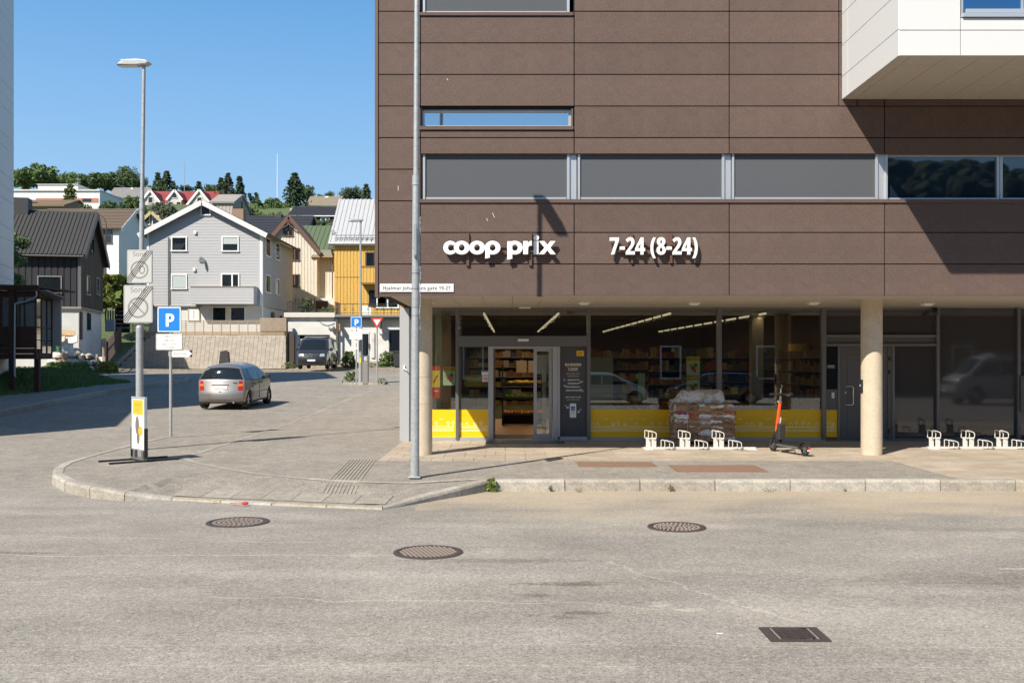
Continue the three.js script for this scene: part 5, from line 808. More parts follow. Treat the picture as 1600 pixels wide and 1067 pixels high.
const hatch = (() => {
  const top = [[-1.70, .27], [-1.79, .36], [-1.80, .58], [-1.745, .655], [-1.73, .98], [-1.705, 1.02], [-1.675, 1.13], [-1.632, 1.24], [-1.575, 1.35], [-1.50, 1.44], [-1.42, 1.505], [-1.1, 1.545], [-.5, 1.565], [.1, 1.565], [.42, 1.50], [1.14, 1.03], [1.22, 1.0], [1.6, .82], [1.74, .68], [1.79, .45], [1.74, .26]];
  const A = vehicle('hatchback_car', 'silver beige hatchback driving up the side street', { cat: 'car', width: 1.72, len: 3.6, belt: .98, tumble: .56, nose: .14, bow: .15, crown: .075, paint: silver, top, axles: [1.21, -1.21], arch: .345, wheel: .30, sill: .23, rear: [[-1.70, .27], [-1.79, .36], [-1.80, .58], [-1.745, .655], [-1.73, .98], [-1.705, 1.02], [-1.675, 1.13], [-1.632, 1.24], [-1.575, 1.35], [-1.50, 1.44], [-1.42, 1.51]], front: [[1.74, .26], [1.79, .45], [1.74, .68], [1.6, .82], [1.22, 1.0], [1.14, 1.03], [.42, 1.5], [.1, 1.565]], side: [['rear_quarter_glass', [[-1.62, 1.03], [-.96, 1.02], [-.93, 1.45], [-1.42, 1.44]]], ['rear_door_glass', [[-.93, 1.01], [-.12, .97], [-.12, 1.475], [-.90, 1.465]]], ['front_door_glass', [[-.06, .97], [.92, .97], [.42, 1.42], [-.06, 1.475]]]] }), t = A.t, hw = A.hw;
  part('rear_window', A.rear([-.82, .82, 1.03, -.78, .78, 1.43], .007, 16, 10), M.carGlass, t); part('windscreen', A.front([-.78, .78, 1.06, -.70, .70, 1.45], .007), M.carGlass, t);
  for (const s of [-1, 1]) { const a = part('tail_light', A.rear(s > 0 ? [.62, .80, .665, .66, .77, .97] : [-.80, -.62, .665, -.77, -.66, .97], .012, 4, 6), M.lampRed, t); part('indicator', A.rear(s > 0 ? [.63, .80, .80, .64, .79, .87] : [-.80, -.63, .80, -.79, -.64, .87], .016, 4, 2), M.lampOrange, a); part('head_light', A.front(s > 0 ? [.42, .72, .66, .5, .7, .80] : [-.72, -.42, .66, -.7, -.5, .80], .01), M.lampClear, t); }
  part('number_plate', A.rear([-.26, .26, .70, -.26, .26, .81], .018, 6, 1), M.plate, t); part('handle_strip', A.rear([-.32, .32, .835, -.32, .32, .855], .022, 6, 1), M.black, t); part('badge', A.rear([-.6, -.46, .90, -.6, -.46, .92], .012, 3, 1), M.black, t); part('bumper_shadow_gap', A.rear([-.72, .72, .652, -.72, .72, .660], .014, 10, 1), M.black, t); part('tailgate_lock', A.rear([-.05, .05, .60, -.05, .05, .62], .012, 2, 1), M.black, t);
  part('front_grille', A.front([-.4, .4, .60, -.36, .36, .70], .01), M.black, t); part('front_number_plate', A.front([-.26, .26, .40, -.26, .26, .51], .02, 6, 1), M.plate, t);
  part('wiper', bar([.02, 1.06, -1.715], [.30, 1.12, -1.69], .02, .02), M.black, t);
  for (const s of [-1, 1]) { part('mirror', rbx(s * .86, s * 1.0, .97, 1.12, .66, .80, .03), M.black, t); for (const z of [-.68, .15]) part('door_handle', rbx(s * (hw - .012), s * (hw + .02), .83, .865, z - .09, z + .09, .008), M.black, t); part('side_strip', rbx(s * (hw - .02), s * (hw + .006), .52, .56, -.85, .85, .004), body2(), t); part('door_gap', [bx(s * (hw - .01), s * (hw + .002), .3, .97, -.10, -.088), bx(s * (hw - .01), s * (hw + .002), .42, .97, -.86, -.85)], M.black, t); part('sill_cover', rbx(s * (hw - .06), s * (hw - .03), .2, .27, -.85, .85, .005), M.black, t); }
  part('underside', bx(-.72, .72, .2, .26, -1.6, 1.6), M.black, t); part('exhaust', rod([-.45, .24, -1.74], [-.45, .25, -1.5], .03), M.chrome, t);
  return t;
  function body2() { return M.stripM ??= phys(.30, .27, .26, .4, { metalness: .4 }); }
})();
hatch.rotation.order = 'YXZ'; hatch.position.set(-9.76, road(35.7) + .012, -35.7); hatch.rotation.set(-.027, Math.PI - .05, 0);
{ // vehicles parked on the camera's side of the street: they show in the shop windows
  const repaint = (o, m) => o.traverse(q => { if (q.name === 'body') q.material = m; });
  const a = dup(hatch, [4.3, -.165, -.75], Math.PI / 2, 'pale silver hatchback mirrored in the shop windows', 'cars parked across the street'); a.rotation.set(0, Math.PI / 2, 0); a.scale.set(1, .92, 1.18); repaint(a, phys(.5, .53, .56, .3, { metalness: .4, clearcoat: 1 }));
  const b = dup(hatch, [9.4, -.165, -.75], -Math.PI / 2, 'black hatchback mirrored in the shop windows', 'cars parked across the street'); b.rotation.set(0, -Math.PI / 2, 0); b.scale.set(1, .92, 1.22); repaint(b, phys(.02, .02, .022, .2, { clearcoat: 1 }));
}
const van = (() => {
  const top = [[-2.38, .30], [-2.46, .5], [-2.45, 1.1], [-2.36, 1.86], [-2.2, 1.95], [-1.0, 1.985], [.6, 1.96], [1.0, 1.90], [1.18, 1.83], [1.92, 1.16], [2.02, 1.11], [2.30, 1.0], [2.40, .86], [2.46, .60], [2.46, .42], [2.40, .24]];
  const A = vehicle('van', 'dark grey passenger van parked before the white garage', { cat: 'van', width: 1.90, len: 4.9, belt: 1.12, tumble: .17, nose: .09, bow: .14, crown: .05, paint: phys(.035, .036, .04, .3, { metalness: .3, clearcoat: 1, clearcoatRoughness: .05 }), top, axles: [1.55, -1.45], arch: .37, wheel: .33, sill: .26, rear: [[-2.38, .30], [-2.46, .5], [-2.45, 1.1], [-2.36, 1.86], [-2.2, 1.95]], front: [[2.40, .24], [2.46, .42], [2.46, .60], [2.40, .86], [2.30, 1.0], [2.02, 1.11], [1.92, 1.16], [1.18, 1.83], [1.0, 1.9]], side: [['door_glass', [[.55, 1.14], [1.75, 1.14], [1.15, 1.72], [.55, 1.76]]], ['side_glass', [[-.75, 1.14], [.48, 1.14], [.48, 1.77], [-.75, 1.78]]], ['rear_side_glass', [[-2.2, 1.14], [-.82, 1.14], [-.82, 1.78], [-2.15, 1.76]]]] }), t = A.t;
  part('windscreen', A.front([-.84, .84, 1.18, -.74, .74, 1.79], .008), M.carGlass, t); part('rear_window', A.rear([-.75, .75, 1.15, -.68, .68, 1.75], .008), M.carGlass, t);
  for (const s of [-1, 1]) { part('head_light', A.front(s > 0 ? [.52, .86, .76, .56, .82, .93] : [-.86, -.52, .76, -.82, -.56, .93], .014, 6, 4), M.lampClear, t); part('mirror', rbx(s * .96, s * 1.14, 1.10, 1.30, 1.42, 1.56, .03), M.black, t); part('mirror_arm', rbx(s * .88, s * .97, 1.13, 1.19, 1.46, 1.52, .01), M.black, t); part('fog_lamp', A.front(s > 0 ? [.6, .8, .34, .6, .8, .46] : [-.8, -.6, .34, -.8, -.6, .46], .012, 3, 2), M.black, t); part('tail_light', A.rear(s > 0 ? [.78, .9, .75, .78, .88, 1.2] : [-.9, -.78, .75, -.88, -.78, 1.2], .012, 3, 4), M.lampRed, t); }
  part('grille', A.front([-.5, .5, .78, -.54, .54, .92], .010), M.black, t); part('grille_bar', A.front([-.5, .5, .865, -.5, .5, .88], .02, 8, 1), M.chrome, t); part('badge', uvm(new THREE.TorusGeometry(.075, .014, 8, 24).translate(0, .85, 2.43)), M.chrome, t); part('lower_grille', A.front([-.62, .62, .30, -.62, .62, .43], .012), M.black, t); part('number_plate', A.front([-.26, .26, .48, -.26, .26, .59], .03, 6, 1), M.plate, t);
  part('underside', bx(-.8, .8, .22, .3, -2.2, 2.2), M.black, t); part('roof_panel', rbx(-.70, .70, 1.965, 1.995, -2.0, .7, .01), phys(.55, .52, .48, .4), t, 'pale roof');
  for (const s of [-1, 1]) part('seat', rbx(s * .22, s * .62, .7, 1.35, .4, .55, .05), M.black, t);
  return t;
})();
van.position.set(X(493, 61.5), road(61.5) + .012, -62.2); van.rotation.y = .03;
{ const c = dup(van, [22.6, -.165, -.9], -Math.PI / 2, 'pale camper van mirrored in the dark screened windows', 'cars parked across the street'); c.rotation.y = -Math.PI / 2; c.scale.set(1, 1.15, 1.1); c.traverse(q => { if (q.name === 'body') q.material = phys(.45, .46, .46, .35, { clearcoat: .6 }); }); }
{ const Z = 63.6, b = thing('wheelie_bin', 'black wheeled rubbish bin by the white garage wall', 'bin', [X(623, Z), road(Z), -Z]); part('body', prism([[-.26, .12], [.26, .12], [.33, 1.0], [-.33, 1.0]], -.3, .3), mat(.03, .032, .036, .5), b); part('lid', [rbx(-.36, .36, 1.0, 1.06, -.36, .34, .02), rbx(-.34, .34, 1.06, 1.1, -.34, -.1, .02)], mat(.03, .032, .036, .45), b); for (const s of [-1, 1]) part('wheel', uvm(new THREE.CylinderGeometry(.1, .1, .06, 18).rotateZ(Math.PI / 2).translate(s * .24, .1, -.22)), M.rubber, b); part('feet', rbx(-.2, .2, 0, .13, .1, .26, .01), M.black, b); }
// ---------- houses ----------
function clad(u0, u1, v0, topAt, type, pitch, peak) {            // boards on a wall in the u, v plane, facing +z
  const g = [], wedge = (a, b, y0, y1, o0, o1) => { const q = [[[a, y0, o0], [b, y0, o0], [b, y1, o1], [a, y1, o1]], [[a, y0, 0], [b, y0, 0], [b, y0, o0], [a, y0, o0]]]; return quads(q); };
  if (type === 'clap') for (let y = v0; y < peak - .02; y += pitch) { const y1 = Math.min(y + pitch * 1.0, peak); let a = u0, b = u1; while (a < b && topAt(a) < y + pitch * .6) a += .05; while (b > a && topAt(b) < y + pitch * .6) b -= .05; if (b - a > .1) g.push(wedge(a, b, y, y1, .020, .004)); }
  else { let k = 0; for (let u = u0; u < u1 - .01; u += pitch, k++) { const b = Math.min(u + pitch * .8, u1), t = Math.min(topAt(u), topAt(b)); g.push(bx(u + pitch * .12, b, v0, t, 0, .035)); } }
  return g;
}
function house(S) {
  const t = thing(S.name || 'house', S.label, 'house', S.pos, S.turn || 0, S.group), { w, d, h, rise } = S, a = S.apex ?? .5, dir = S.ridge || 'z', b = S.base || 0, ov = S.over ?? .45, th = .16;
  const gable = (L, ap) => u => u < L * ap ? h + rise * u / (L * ap) : h + rise * (L - u) / (L * (1 - ap));
  const core = (L, ap, D) => prism([[0, b], [L, b], [L, h], [L * ap, h + rise], [0, h]], 0, -D);
  const right = g => g.rotateY(Math.PI / 2).translate(w, 0, 0);
  const wall = [dir === 'z' ? core(w, a, d) : right(core(d, a, w).translate(0, 0, 0))];
  const fTop = dir === 'z' ? gable(w, a) : () => h, sTop = dir === 'z' ? () => h : gable(d, a);
  wall.push(...clad(0, w, b, fTop, S.type, S.pitch, dir === 'z' ? h + rise : h));
  const sideWall = clad(0, d, b, sTop, S.type, S.pitch, dir === 'z' ? h : h + rise).map(right);
  part('wall', wall, S.wall, t); part('side_wall', sideWall, S.sideWall || S.wall, t);
  if (b) part('basement', bx(.08, w - .08, S.foot ?? 0, b, -.05, -d), S.baseMat || M.plaster, t);
  if (S.corner) part('corner_board', [bx(w - .1, w + .05, b, h, -.1, .05), bx(-.05, .1, b, h, -.1, .05)], S.corner, t);
  // roof slabs
  const roof = new THREE.Group(); roof.name = 'roof'; t.add(roof);
  const slab = (L, ap, D, side) => { // slope in u, v; runs along z from +ov to -D-ov
    const sl = side < 0 ? rise / (L * ap) : rise / (L * (1 - ap)), e = side < 0 ? -ov : L + ov, ve = h - sl * ov, r = L * ap, vr = h + rise, len = Math.hypot(r - e, vr - ve), nx = (side < 0 ? -1 : 1) * (vr - ve) / len, ny = Math.abs(r - e) / len, g = [];
    const P = (f, o) => [lerp(e, r, f) + nx * o, lerp(ve, vr, f) + ny * o];
    g.push(prism([P(0, .02), P(1, .02), P(1, th), P(0, th)], ov, -D - ov));
    if (S.ribs) { const n = Math.round((D + 2 * ov) / S.ribs); for (let k = 0; k <= n; k++) { const z = ov - k * (D + 2 * ov) / n; g.push(prism([P(0, th), P(1, th), P(1, th + .045), P(0, th + .045)], z - S.ribs * .22, z + S.ribs * .22)); } }
    if (S.courses) { const n = Math.round(len / S.courses); for (let k = 0; k < n; k++) g.push(prism([P(k / n, th), P((k + 1) / n, th), P((k + .9) / n, th + .02), P(k / n, th + .06)], ov, -D - ov)); }
    return g;
  };
  const turn = g => dir === 'z' ? g : right(g);
  const D = dir === 'z' ? d : w, L = dir === 'z' ? w : d;
  for (const s of [-1, 1]) part('roof_slope', slab(L, a, D, s).map(turn), S.roof, roof);
  if (S.barge) { const q = []; for (const s of [-1, 1]) { const sl = s < 0 ? rise / (L * a) : rise / (L * (1 - a)), e = s < 0 ? -ov : L + ov, ve = h - sl * ov, r = L * a, vr = h + rise, len = Math.hypot(r - e, vr - ve), nx = s * (vr - ve) / len, ny = Math.abs(r - e) / len; const P = (x, y, o) => [x + nx * o, y + ny * o]; q.push(prism([P(e, ve, -.16), P(r, vr, -.16), P(r, vr, th + .02), P(e, ve, th + .02)], ov, ov + .05)); } part('barge_board', q.map(turn), S.barge, roof); }
  const face = { front: g => g, right };
  t.win = (f, u, v, ww, hh, o = {}) => {
    const m = face[f], z0 = o.z || 0, p = part('window', m(bx(u, u + ww, v, v + hh, z0 + .03, z0 + .045)), o.glass || M.darkGlass, t), k = o.k ?? .09, fr = [bx(u - k, u + ww + k, v + hh, v + hh + k, z0, z0 + .09), bx(u - k * 1.3, u + ww + k * 1.3, v - k, v, z0, z0 + .12), bx(u - k, u, v, v + hh, z0, z0 + .09), bx(u + ww, u + ww + k, v, v + hh, z0, z0 + .09)];
    if (o.mid) fr.push(bx(u + ww * o.mid - .05, u + ww * o.mid + .05, v, v + hh, z0, z0 + .08)); if (o.cross) fr.push(bx(u, u + ww, v + hh * .55, v + hh * .55 + .06, z0, z0 + .08));
    part('frame', fr.map(m), o.frame || M.trimWhite, p); if (o.blind) part('blind', m(bx(u + .03, u + ww - .03, v + hh * (1 - o.blind), v + hh, z0 + .046, z0 + .055)), mat(.45, .50, .48, .8), p); return p;
  };
  t.add2 = (name, g, m, f = 'front') => part(name, (Array.isArray(g) ? g : [g]).map(face[f]), m, t);
  return t;
}
M.plaster = mat(.76, .755, .74, .9, { map: tex(256, 256, (i, j, c) => { const v = 236 + (R0() - .5) * 12 + (N8(i / 256, j / 256) - .5) * 16; c[0] = v; c[1] = v; c[2] = v * .985; }, true, 1 / 3) });
M.trimWhite = mat(.78, .78, .76, .5);
const wallPaint = (r, g, b) => mat(r, g, b, .75, { map: woodTex });
{ // grey clapboard house on the terrace
  const Z = 72, k = Z / F, x0 = X(230, Z), yB = Y(502, Z), gy = p => Y(p, Z) - yB, gx = p => (p - 230) * k;
  const w = gx(408), t = house({ name: 'grey_house', label: 'grey clapboard gable house with white bargeboards on the brick terrace', pos: [x0, yB, -Z], w, d: 10.4, h: gy(364), rise: gy(318) - gy(364), apex: (318 - 230) / 178, type: 'clap', pitch: .205, wall: mat(.43, .43, .44, .75), sideWall: mat(.43, .43, .44, .75), base: gy(478), foot: -2.5, roof: mat(.03, .03, .035, .6), courses: .4, barge: M.trimWhite, corner: M.trimWhite, over: .5 });
  t.win('front', gx(315), gy(335), gx(327) - gx(315), gy(323) - gy(335));
  t.win('front', gx(269), gy(391), gx(290) - gx(269), gy(371.5) - gy(391)); t.win('front', gx(348), gy(391.5), gx(371) - gx(348), gy(371) - gy(391.5), { blind: .5 });
  t.win('front', gx(269), gy(450), gx(290) - gx(269), gy(430) - gy(450), { blind: .95 }); t.win('front', gx(347), gy(450), gx(372) - gx(347), gy(429) - gy(450), { mid: .62 });
  for (const [z, y, ww, hh] of [[1.1, 373, 1.35, 1.25], [4.2, 381, 1.2, 1.2], [1.1, 431, 1.35, 1.2], [4.2, 437, 1.2, 1.1]]) { const ZZ = Z + z + .6; t.win('right', z, Y(y, ZZ) - yB - hh, ww, hh); }
  t.add2('balcony', [bx(gx(305), gx(402), gy(476), gy(450), .03, 1.1), ...clad(gx(305), gx(402), gy(476), () => gy(450), 'clap', .205, gy(450)).map(g => g.translate(0, 0, 1.1))], mat(.43, .43, .44, .75));
  t.add2('balcony_rail_cap', bx(gx(304), gx(403), gy(450), gy(449), .02, 1.16), wallPaint(.42, .41, .39));
  const dr = t.add2('door', bx(gx(294.5), gx(310), gy(501), gy(483), -.05, .02), mat(.72, .72, .70, .5)); for (let i = 0; i < 4; i++) part('door_pane', bx(gx(302), gx(302.8), gy(496 - i * 3) - .04, gy(496 - i * 3) + .04, .02, .03), M.darkGlass, dr); part('door_frame', [bx(gx(293), gx(294.5), gy(501), gy(482), -.05, .05), bx(gx(310), gx(311.5), gy(501), gy(482), -.05, .05)], mat(.5, .45, .38, .7), dr);
  t.win('front', gx(332), gy(501), gx(352) - gx(332), gy(480.5) - gy(501), { z: -.05, k: .07 }); t.win('front', gx(360.5), gy(501), gx(381.5) - gx(360.5), gy(480.5) - gy(501), { z: -.05, k: .07 });
  t.add2('post', bx(gx(353), gx(359.5), gy(502), gy(478), -.02, .06), mat(.60, .55, .46, .7)); t.add2('eave_trim', bx(gx(232), gx(315), gy(479.5), gy(477.5), .0, .15), mat(.25, .24, .23, .7));
  t.add2('down_pipe', rod([gx(263.5), gy(482), .12], [gx(263.5), gy(371), .12], .045), mat(.12, .12, .12, .5)); t.add2('down_pipe', [rod([gx(409.5), gy(500), .0], [gx(409.5), gy(368), .0], .05)], M.trimWhite);
  for (const [x, y] of [[305, 363.5], [303.5, 421.5], [321, 317]]) t.add2('vent_cover', rbx(gx(x - 2), gx(x + 2), gy(y + 2.5), gy(y - 2.5), .03, .14, .02), M.trimWhite);
  t.add2('satellite_dish', [uvm(new THREE.CylinderGeometry(.22, .3, .06, 20).rotateX(1.2).rotateY(.9).translate(gx(317), gy(407), .35)), rod([gx(317), gy(407), 0], [gx(317), gy(407), .35], .03)], mat(.3, .3, .3, .5));
  t.add2('wall_lamp', rbx(5.8, 6.0, gy(492), gy(488), 0, .15, .02), M.black, 'right'); t.add2('side_door', bx(3.2, 4.0, gy(502), gy(484), 0, .03), M.darkGlass, 'right');
  t.add2('chimney', bx(w * .53, w * .53 + .9, gy(330), gy(306), -6.2, -7), mat(.30, .20, .14, .9));
}
{ // terrace: block retaining wall, timber fence
  const Z = 65.6, x0 = X(182, Z), x1 = X(446, Z), y0 = 1.2, y1 = Y(527, Z), r = rng(61), g = [[], []], t = thing('retaining_wall', 'beige block retaining wall below the grey house terrace', 'wall', [0, 0, 0]);
  const bh = .155, bw = .285, stepX = row => x0 + Math.max(0, row) * .16;
  for (let j = 0; y0 + j * bh < y1 - .01; j++) for (let x = stepX(j) + (j % 2) * bw / 2; x < x1; x += bw) g[(r() * 2) | 0].push(bx(x + .008, Math.min(x + bw - .008, x1), y0 + j * bh + .007, y0 + (j + 1) * bh - .007, -Z + (r() - .5) * .02, -Z - .2));
  g.forEach((q, i) => { part('blocks', q, mat([.52, .46][i], [.46, .41][i], [.39, .35][i], .95), t).userData.kind = 'stuff'; });
  part('mortar', prism([[x0 + .05, y0], [x1, y0], [x1, y1 - .02], [x0 + (y1 - y0) / bh * .16, y1 - .02]], -Z - .025, -Z - .15), mat(.38, .335, .28, 1), t);
  part('terrace_fill', bx(x0 + 2.2, x1 - .1, y0, y1 + .12, -Z - .2, -Z - 6.6), mat(.38, .33, .27, .95), t);
  // stepped end returning up the slope
  for (let j = 0; j < 12; j++) part('step_block', bx(x0 - .35 + j * .16, x0 - .02 + j * .16, y0 + j * bh, y0 + (j + 1) * bh, -Z + .02, -Z - .5), M.blockM ??= mat(.52, .46, .39, .95), t);
  single('standing_slab', prism([[-.35, 0], [.35, 0], [.28, 1.0], [.1, 1.12], [-.22, 1.05]].map(([x, y]) => [x + X(344, 64.4) + .2, y + road(64.4)]), -64.4, -64.75), mat(.045, .043, .042, .8), 'dark upright stone standing before the block wall', 'stone');
  const f = thing('terrace_fence', 'weathered timber fence with thin rails along the terrace edge', 'fence', [0, 0, 0]), zf = -Z - .12, fw = M.greyWood;
  for (let k = 0; k < 3; k++) part('edge_plank', rbx(X(205, Z), x1, y1 + k * .14, y1 + k * .14 + .12, zf, zf - .06, .006), k === 1 ? M.paleGrey ??= mat(.40, .33, .22, .85, { map: woodTex }) : fw, f);
  const top = Y(501, Z); for (let x = X(205, Z); x < x1; x += .585) part('post', rbx(x, x + .045, y1 + .1, top + .03, zf + .02, zf - .05, .004), fw, f);
  for (let k = 0; k < 6; k++) part('rail', rbx(X(205, Z), x1, lerp(y1 + .5, top, k / 5) - .022, lerp(y1 + .5, top, k / 5) + .022, zf + .005, zf - .03, .004), fw, f);
  part('end_boards', Array.from({ length: 7 }, (_, k) => rbx(X(405, Z), x1 + .02, y1 + .42 + k * .125, y1 + .52 + k * .125, zf + .03, zf + .055, .004)), fw, f); part('end_post', [rbx(x1 - .1, x1 + .08, 1.2, top + .1, zf + .05, zf - .2, .01), rbx(x1 + .12, x1 + .5, 1.25, y1 + .3, zf - .1, zf - .5, .02)], mat(.07, .055, .045, .9), f);
}
M.metalRoof = mat(.55, .55, .55, .45, { metalness: .3 });
{ // black house, white cellar
  const Z = 60, yB = Y(533, Z), t = house({ name: 'black_house', label: 'black boarded house with corrugated roof and white cellar wall', pos: [X(124, Z) - 12 * Math.cos(.2), yB, -Z + 12 * Math.sin(.2)], turn: .2, ridge: 'x', w: 12, d: 6.8, h: Y(395, Z) - yB, rise: 2.75, type: 'board', pitch: .36, wall: wallPaint(.030, .032, .043), sideWall: wallPaint(.085, .072, .062), base: Y(480, Z) - yB, foot: -2.2, roof: mat(.055, .052, .05, .6, { metalness: .2 }), ribs: .24, barge: mat(.14, .14, .155, .6), over: .35 });
  const b = Y(480, Z) - yB; t.add2('belt_board', bx(-.05, 12.1, b - .1, b + .02, .0, .12), mat(.30, .27, .24, .8)); t.add2('belt_board', bx(-.1, 6.9, b - .1, b + .02, 0, .12), mat(.30, .27, .24, .8), 'right');
  t.add2('corner_board', bx(11.9, 12.08, b, Y(397, Z) - yB, .04, .1), mat(.12, .12, .13, .6));
  t.win('front', 12 - (124 - 64) * .0386 - .0, Y(458, Z) - yB, 1.25, .95, { frame: mat(.25, .24, .23, .7), k: .06 }); t.win('front', 9.3, b - 1.35, .7, 1.05, { z: -.05, frame: mat(.2, .19, .18, .7), k: .08 });
  t.win('right', 1.55, b + .9, .9, 1.1, { k: .06, frame: mat(.35, .33, .3, .7) }); t.win('right', 4.6, b + 1.1, .8, 1.0, { k: .06, frame: mat(.35, .33, .3, .7) }); t.win('right', 2.4, b - 1.25, .5, .95, { z: -.05, k: .05, frame: M.black }); t.add2('cellar_door', bx(.35, .8, b - 1.95, b - .25, -.06, .0), mat(.16, .085, .06, .8), 'right');
  t.win('right', 2.9, Y(395, Z) - yB + .3, .8, .9, { k: .05, frame: M.black }); t.add2('chimney', bx(7.2, 8.35, Y(340, Z) - yB, Y(300, Z) - yB, -2.9, -3.9), mat(.04, .04, .045, .6)); t.add2('ridge_cap', bx(-.3, 12.3, Y(395, Z) - yB + 2.75 + .1, Y(395, Z) - yB + 2.75 + .22, -3.3, -3.5), mat(.09, .085, .08, .6));
  t.add2('gutter', rod([-.2, Y(395, Z) - yB - .25, .42], [12.3, Y(395, Z) - yB - .25, .42], .06), mat(.10, .09, .085, .6));
}
{ // white house above it
  const Z = 94, yB = Y(460, Z), t = house({ name: 'white_house', label: 'white gable house with brown tiled roof behind the black house', pos: [X(185, Z) - 8, yB, -Z], turn: 0, ridge: 'x', w: 8, d: 7.4, h: Y(356, Z) - yB, rise: 2.2, type: 'clap', pitch: .22, wall: mat(.76, .76, .77, .75), base: 1.2, foot: -3, roof: mat(.155, .115, .085, .9), courses: .38, barge: M.trimWhite, over: .4 });
  t.win('front', 8 - 1.95, Y(379, Z) - yB, 1.25, 1.2, { frame: mat(.12, .08, .06, .7), mid: .5, cross: 1 }); t.win('front', 8 - 2.7, Y(424, Z) - yB - .5, 1.3, 1.1, { frame: mat(.12, .08, .06, .7) }); t.add2('chimney', bx(2.5, 3.4, Y(352, Z) - yB, Y(331, Z) - yB, -3.2, -4), mat(.3, .25, .2, .9));
  const yb2 = Y(420, 112), o = house({ name: 'ochre_house', label: 'small ochre gable house half hidden behind the grey house', pos: [X(211, 112), yb2, -112], turn: .1, ridge: 'z', w: 3.6, d: 8, h: Y(356, 112) - yb2, rise: 1.75, type: 'board', pitch: .3, wall: wallPaint(.48, .28, .09), roof: mat(.13, .09, .06, .9), barge: mat(.50, .42, .22, .7), over: .4, foot: -5 });
  o.win('front', .9, Y(350, 112) - yb2, .6, .9); o.win('front', 1.9, Y(350, 112) - yb2, .6, .9); o.win('front', 1.9, Y(385, 112) - yb2, .6, .9);
}
{ // cream house with brown trim, green roof
  const brown = mat(.13, .072, .05, .7), Z = 87, yB = Y(494, Z), k = Z / F, cream = wallPaint(.80, .785, .74);
  const m = house({ name: 'cream_house', label: 'cream boarded house with green metal roof behind the garage', pos: [X(436, Z), yB, -Z - .8], ridge: 'x', w: (525 - 436) * k, d: 8.5, h: Y(394, Z) - yB, rise: Y(355, Z + 5) - Y(394, Z), type: 'board', pitch: .27, wall: cream, roof: mat(.125, .165, .09, .5, { metalness: .2 }), ribs: .42, barge: brown, over: .3, base: .5, foot: -3 });
  const gz = .8, w2 = (495 - 409) * k, x2 = X(409, Z), t = house({ name: 'cream_house_wing', label: 'cream gable wing with brown bargeboards and crossed peak', pos: [x2, yB, -Z], ridge: 'z', w: w2, d: 3, h: Y(390, Z) - yB, rise: Y(340, Z) - Y(390, Z), type: 'board', pitch: .27, wall: cream, roof: brown, barge: brown, over: .35, base: .5, foot: -3 });
  const bw = { frame: brown, mid: .5 }; t.win('front', (444 - 409) * k, Y(368, Z) - yB, .72, .9, bw); t.win('front', (453.5 - 409) * k, Y(406, Z) - yB, .75, .95, bw); t.win('front', (453.5 - 409) * k, Y(447, Z) - yB, .75, .95, bw); t.add2('peak_post', [bx((450.6 - 409) * k, (452.2 - 409) * k, Y(352, Z) - yB, Y(333, Z) - yB, .3, .38), bar([(441 - 409) * k, Y(358, Z) - yB, .33], [(461 - 409) * k, Y(345, Z) - yB, .33], .08), bar([(462 - 409) * k, Y(358, Z) - yB, .33], [(443 - 409) * k, Y(345, Z) - yB, .33], .08)], brown);
  m.add2('porch_roof', [bx((487 - 436) * k, (519 - 436) * k, Y(402, Z) - yB, Y(398, Z) - yB, 0, .9), prism([[(488 - 436) * k, Y(398, Z) - yB], [(518 - 436) * k, Y(398, Z) - yB], [(516 - 436) * k, Y(390, Z) - yB], [(490 - 436) * k, Y(390, Z) - yB]], .0, .7)], mat(.25, .26, .22, .7)); m.add2('gutter', rod([(486 - 436) * k, Y(402, Z) - yB, .95], [(520 - 436) * k, Y(402, Z) - yB, .95], .07), mat(.30, .16, .10, .6)); m.add2('down_pipe', rod([(518 - 436) * k, Y(402, Z) - yB, .5], [(518 - 436) * k, Y(490, Z) - yB, .5], .05), mat(.16, .13, .11, .6));
  m.add2('gable_trim', bar([(511 - 436) * k, Y(390, Z) - yB, .1], [(527 - 436) * k, Y(375, Z) - yB, .1], .18), brown); m.add2('cellar_window', [bx((493 - 436) * k, (512 - 436) * k, Y(487, Z) - yB, Y(470, Z) - yB, .81, .86)], mat(.09, .045, .03, .6)); m.add2('wall_lamp', rbx((521 - 436) * k, (523 - 436) * k, Y(436, Z) - yB, Y(430, Z) - yB, 0, .3, .03), M.frame); m.add2('lower_wall', bx(0, (526 - 436) * k, -2, Y(466, Z) - yB, .0, .80), M.plaster);
}
const yellowWall = wallPaint(.76, .50, .13);
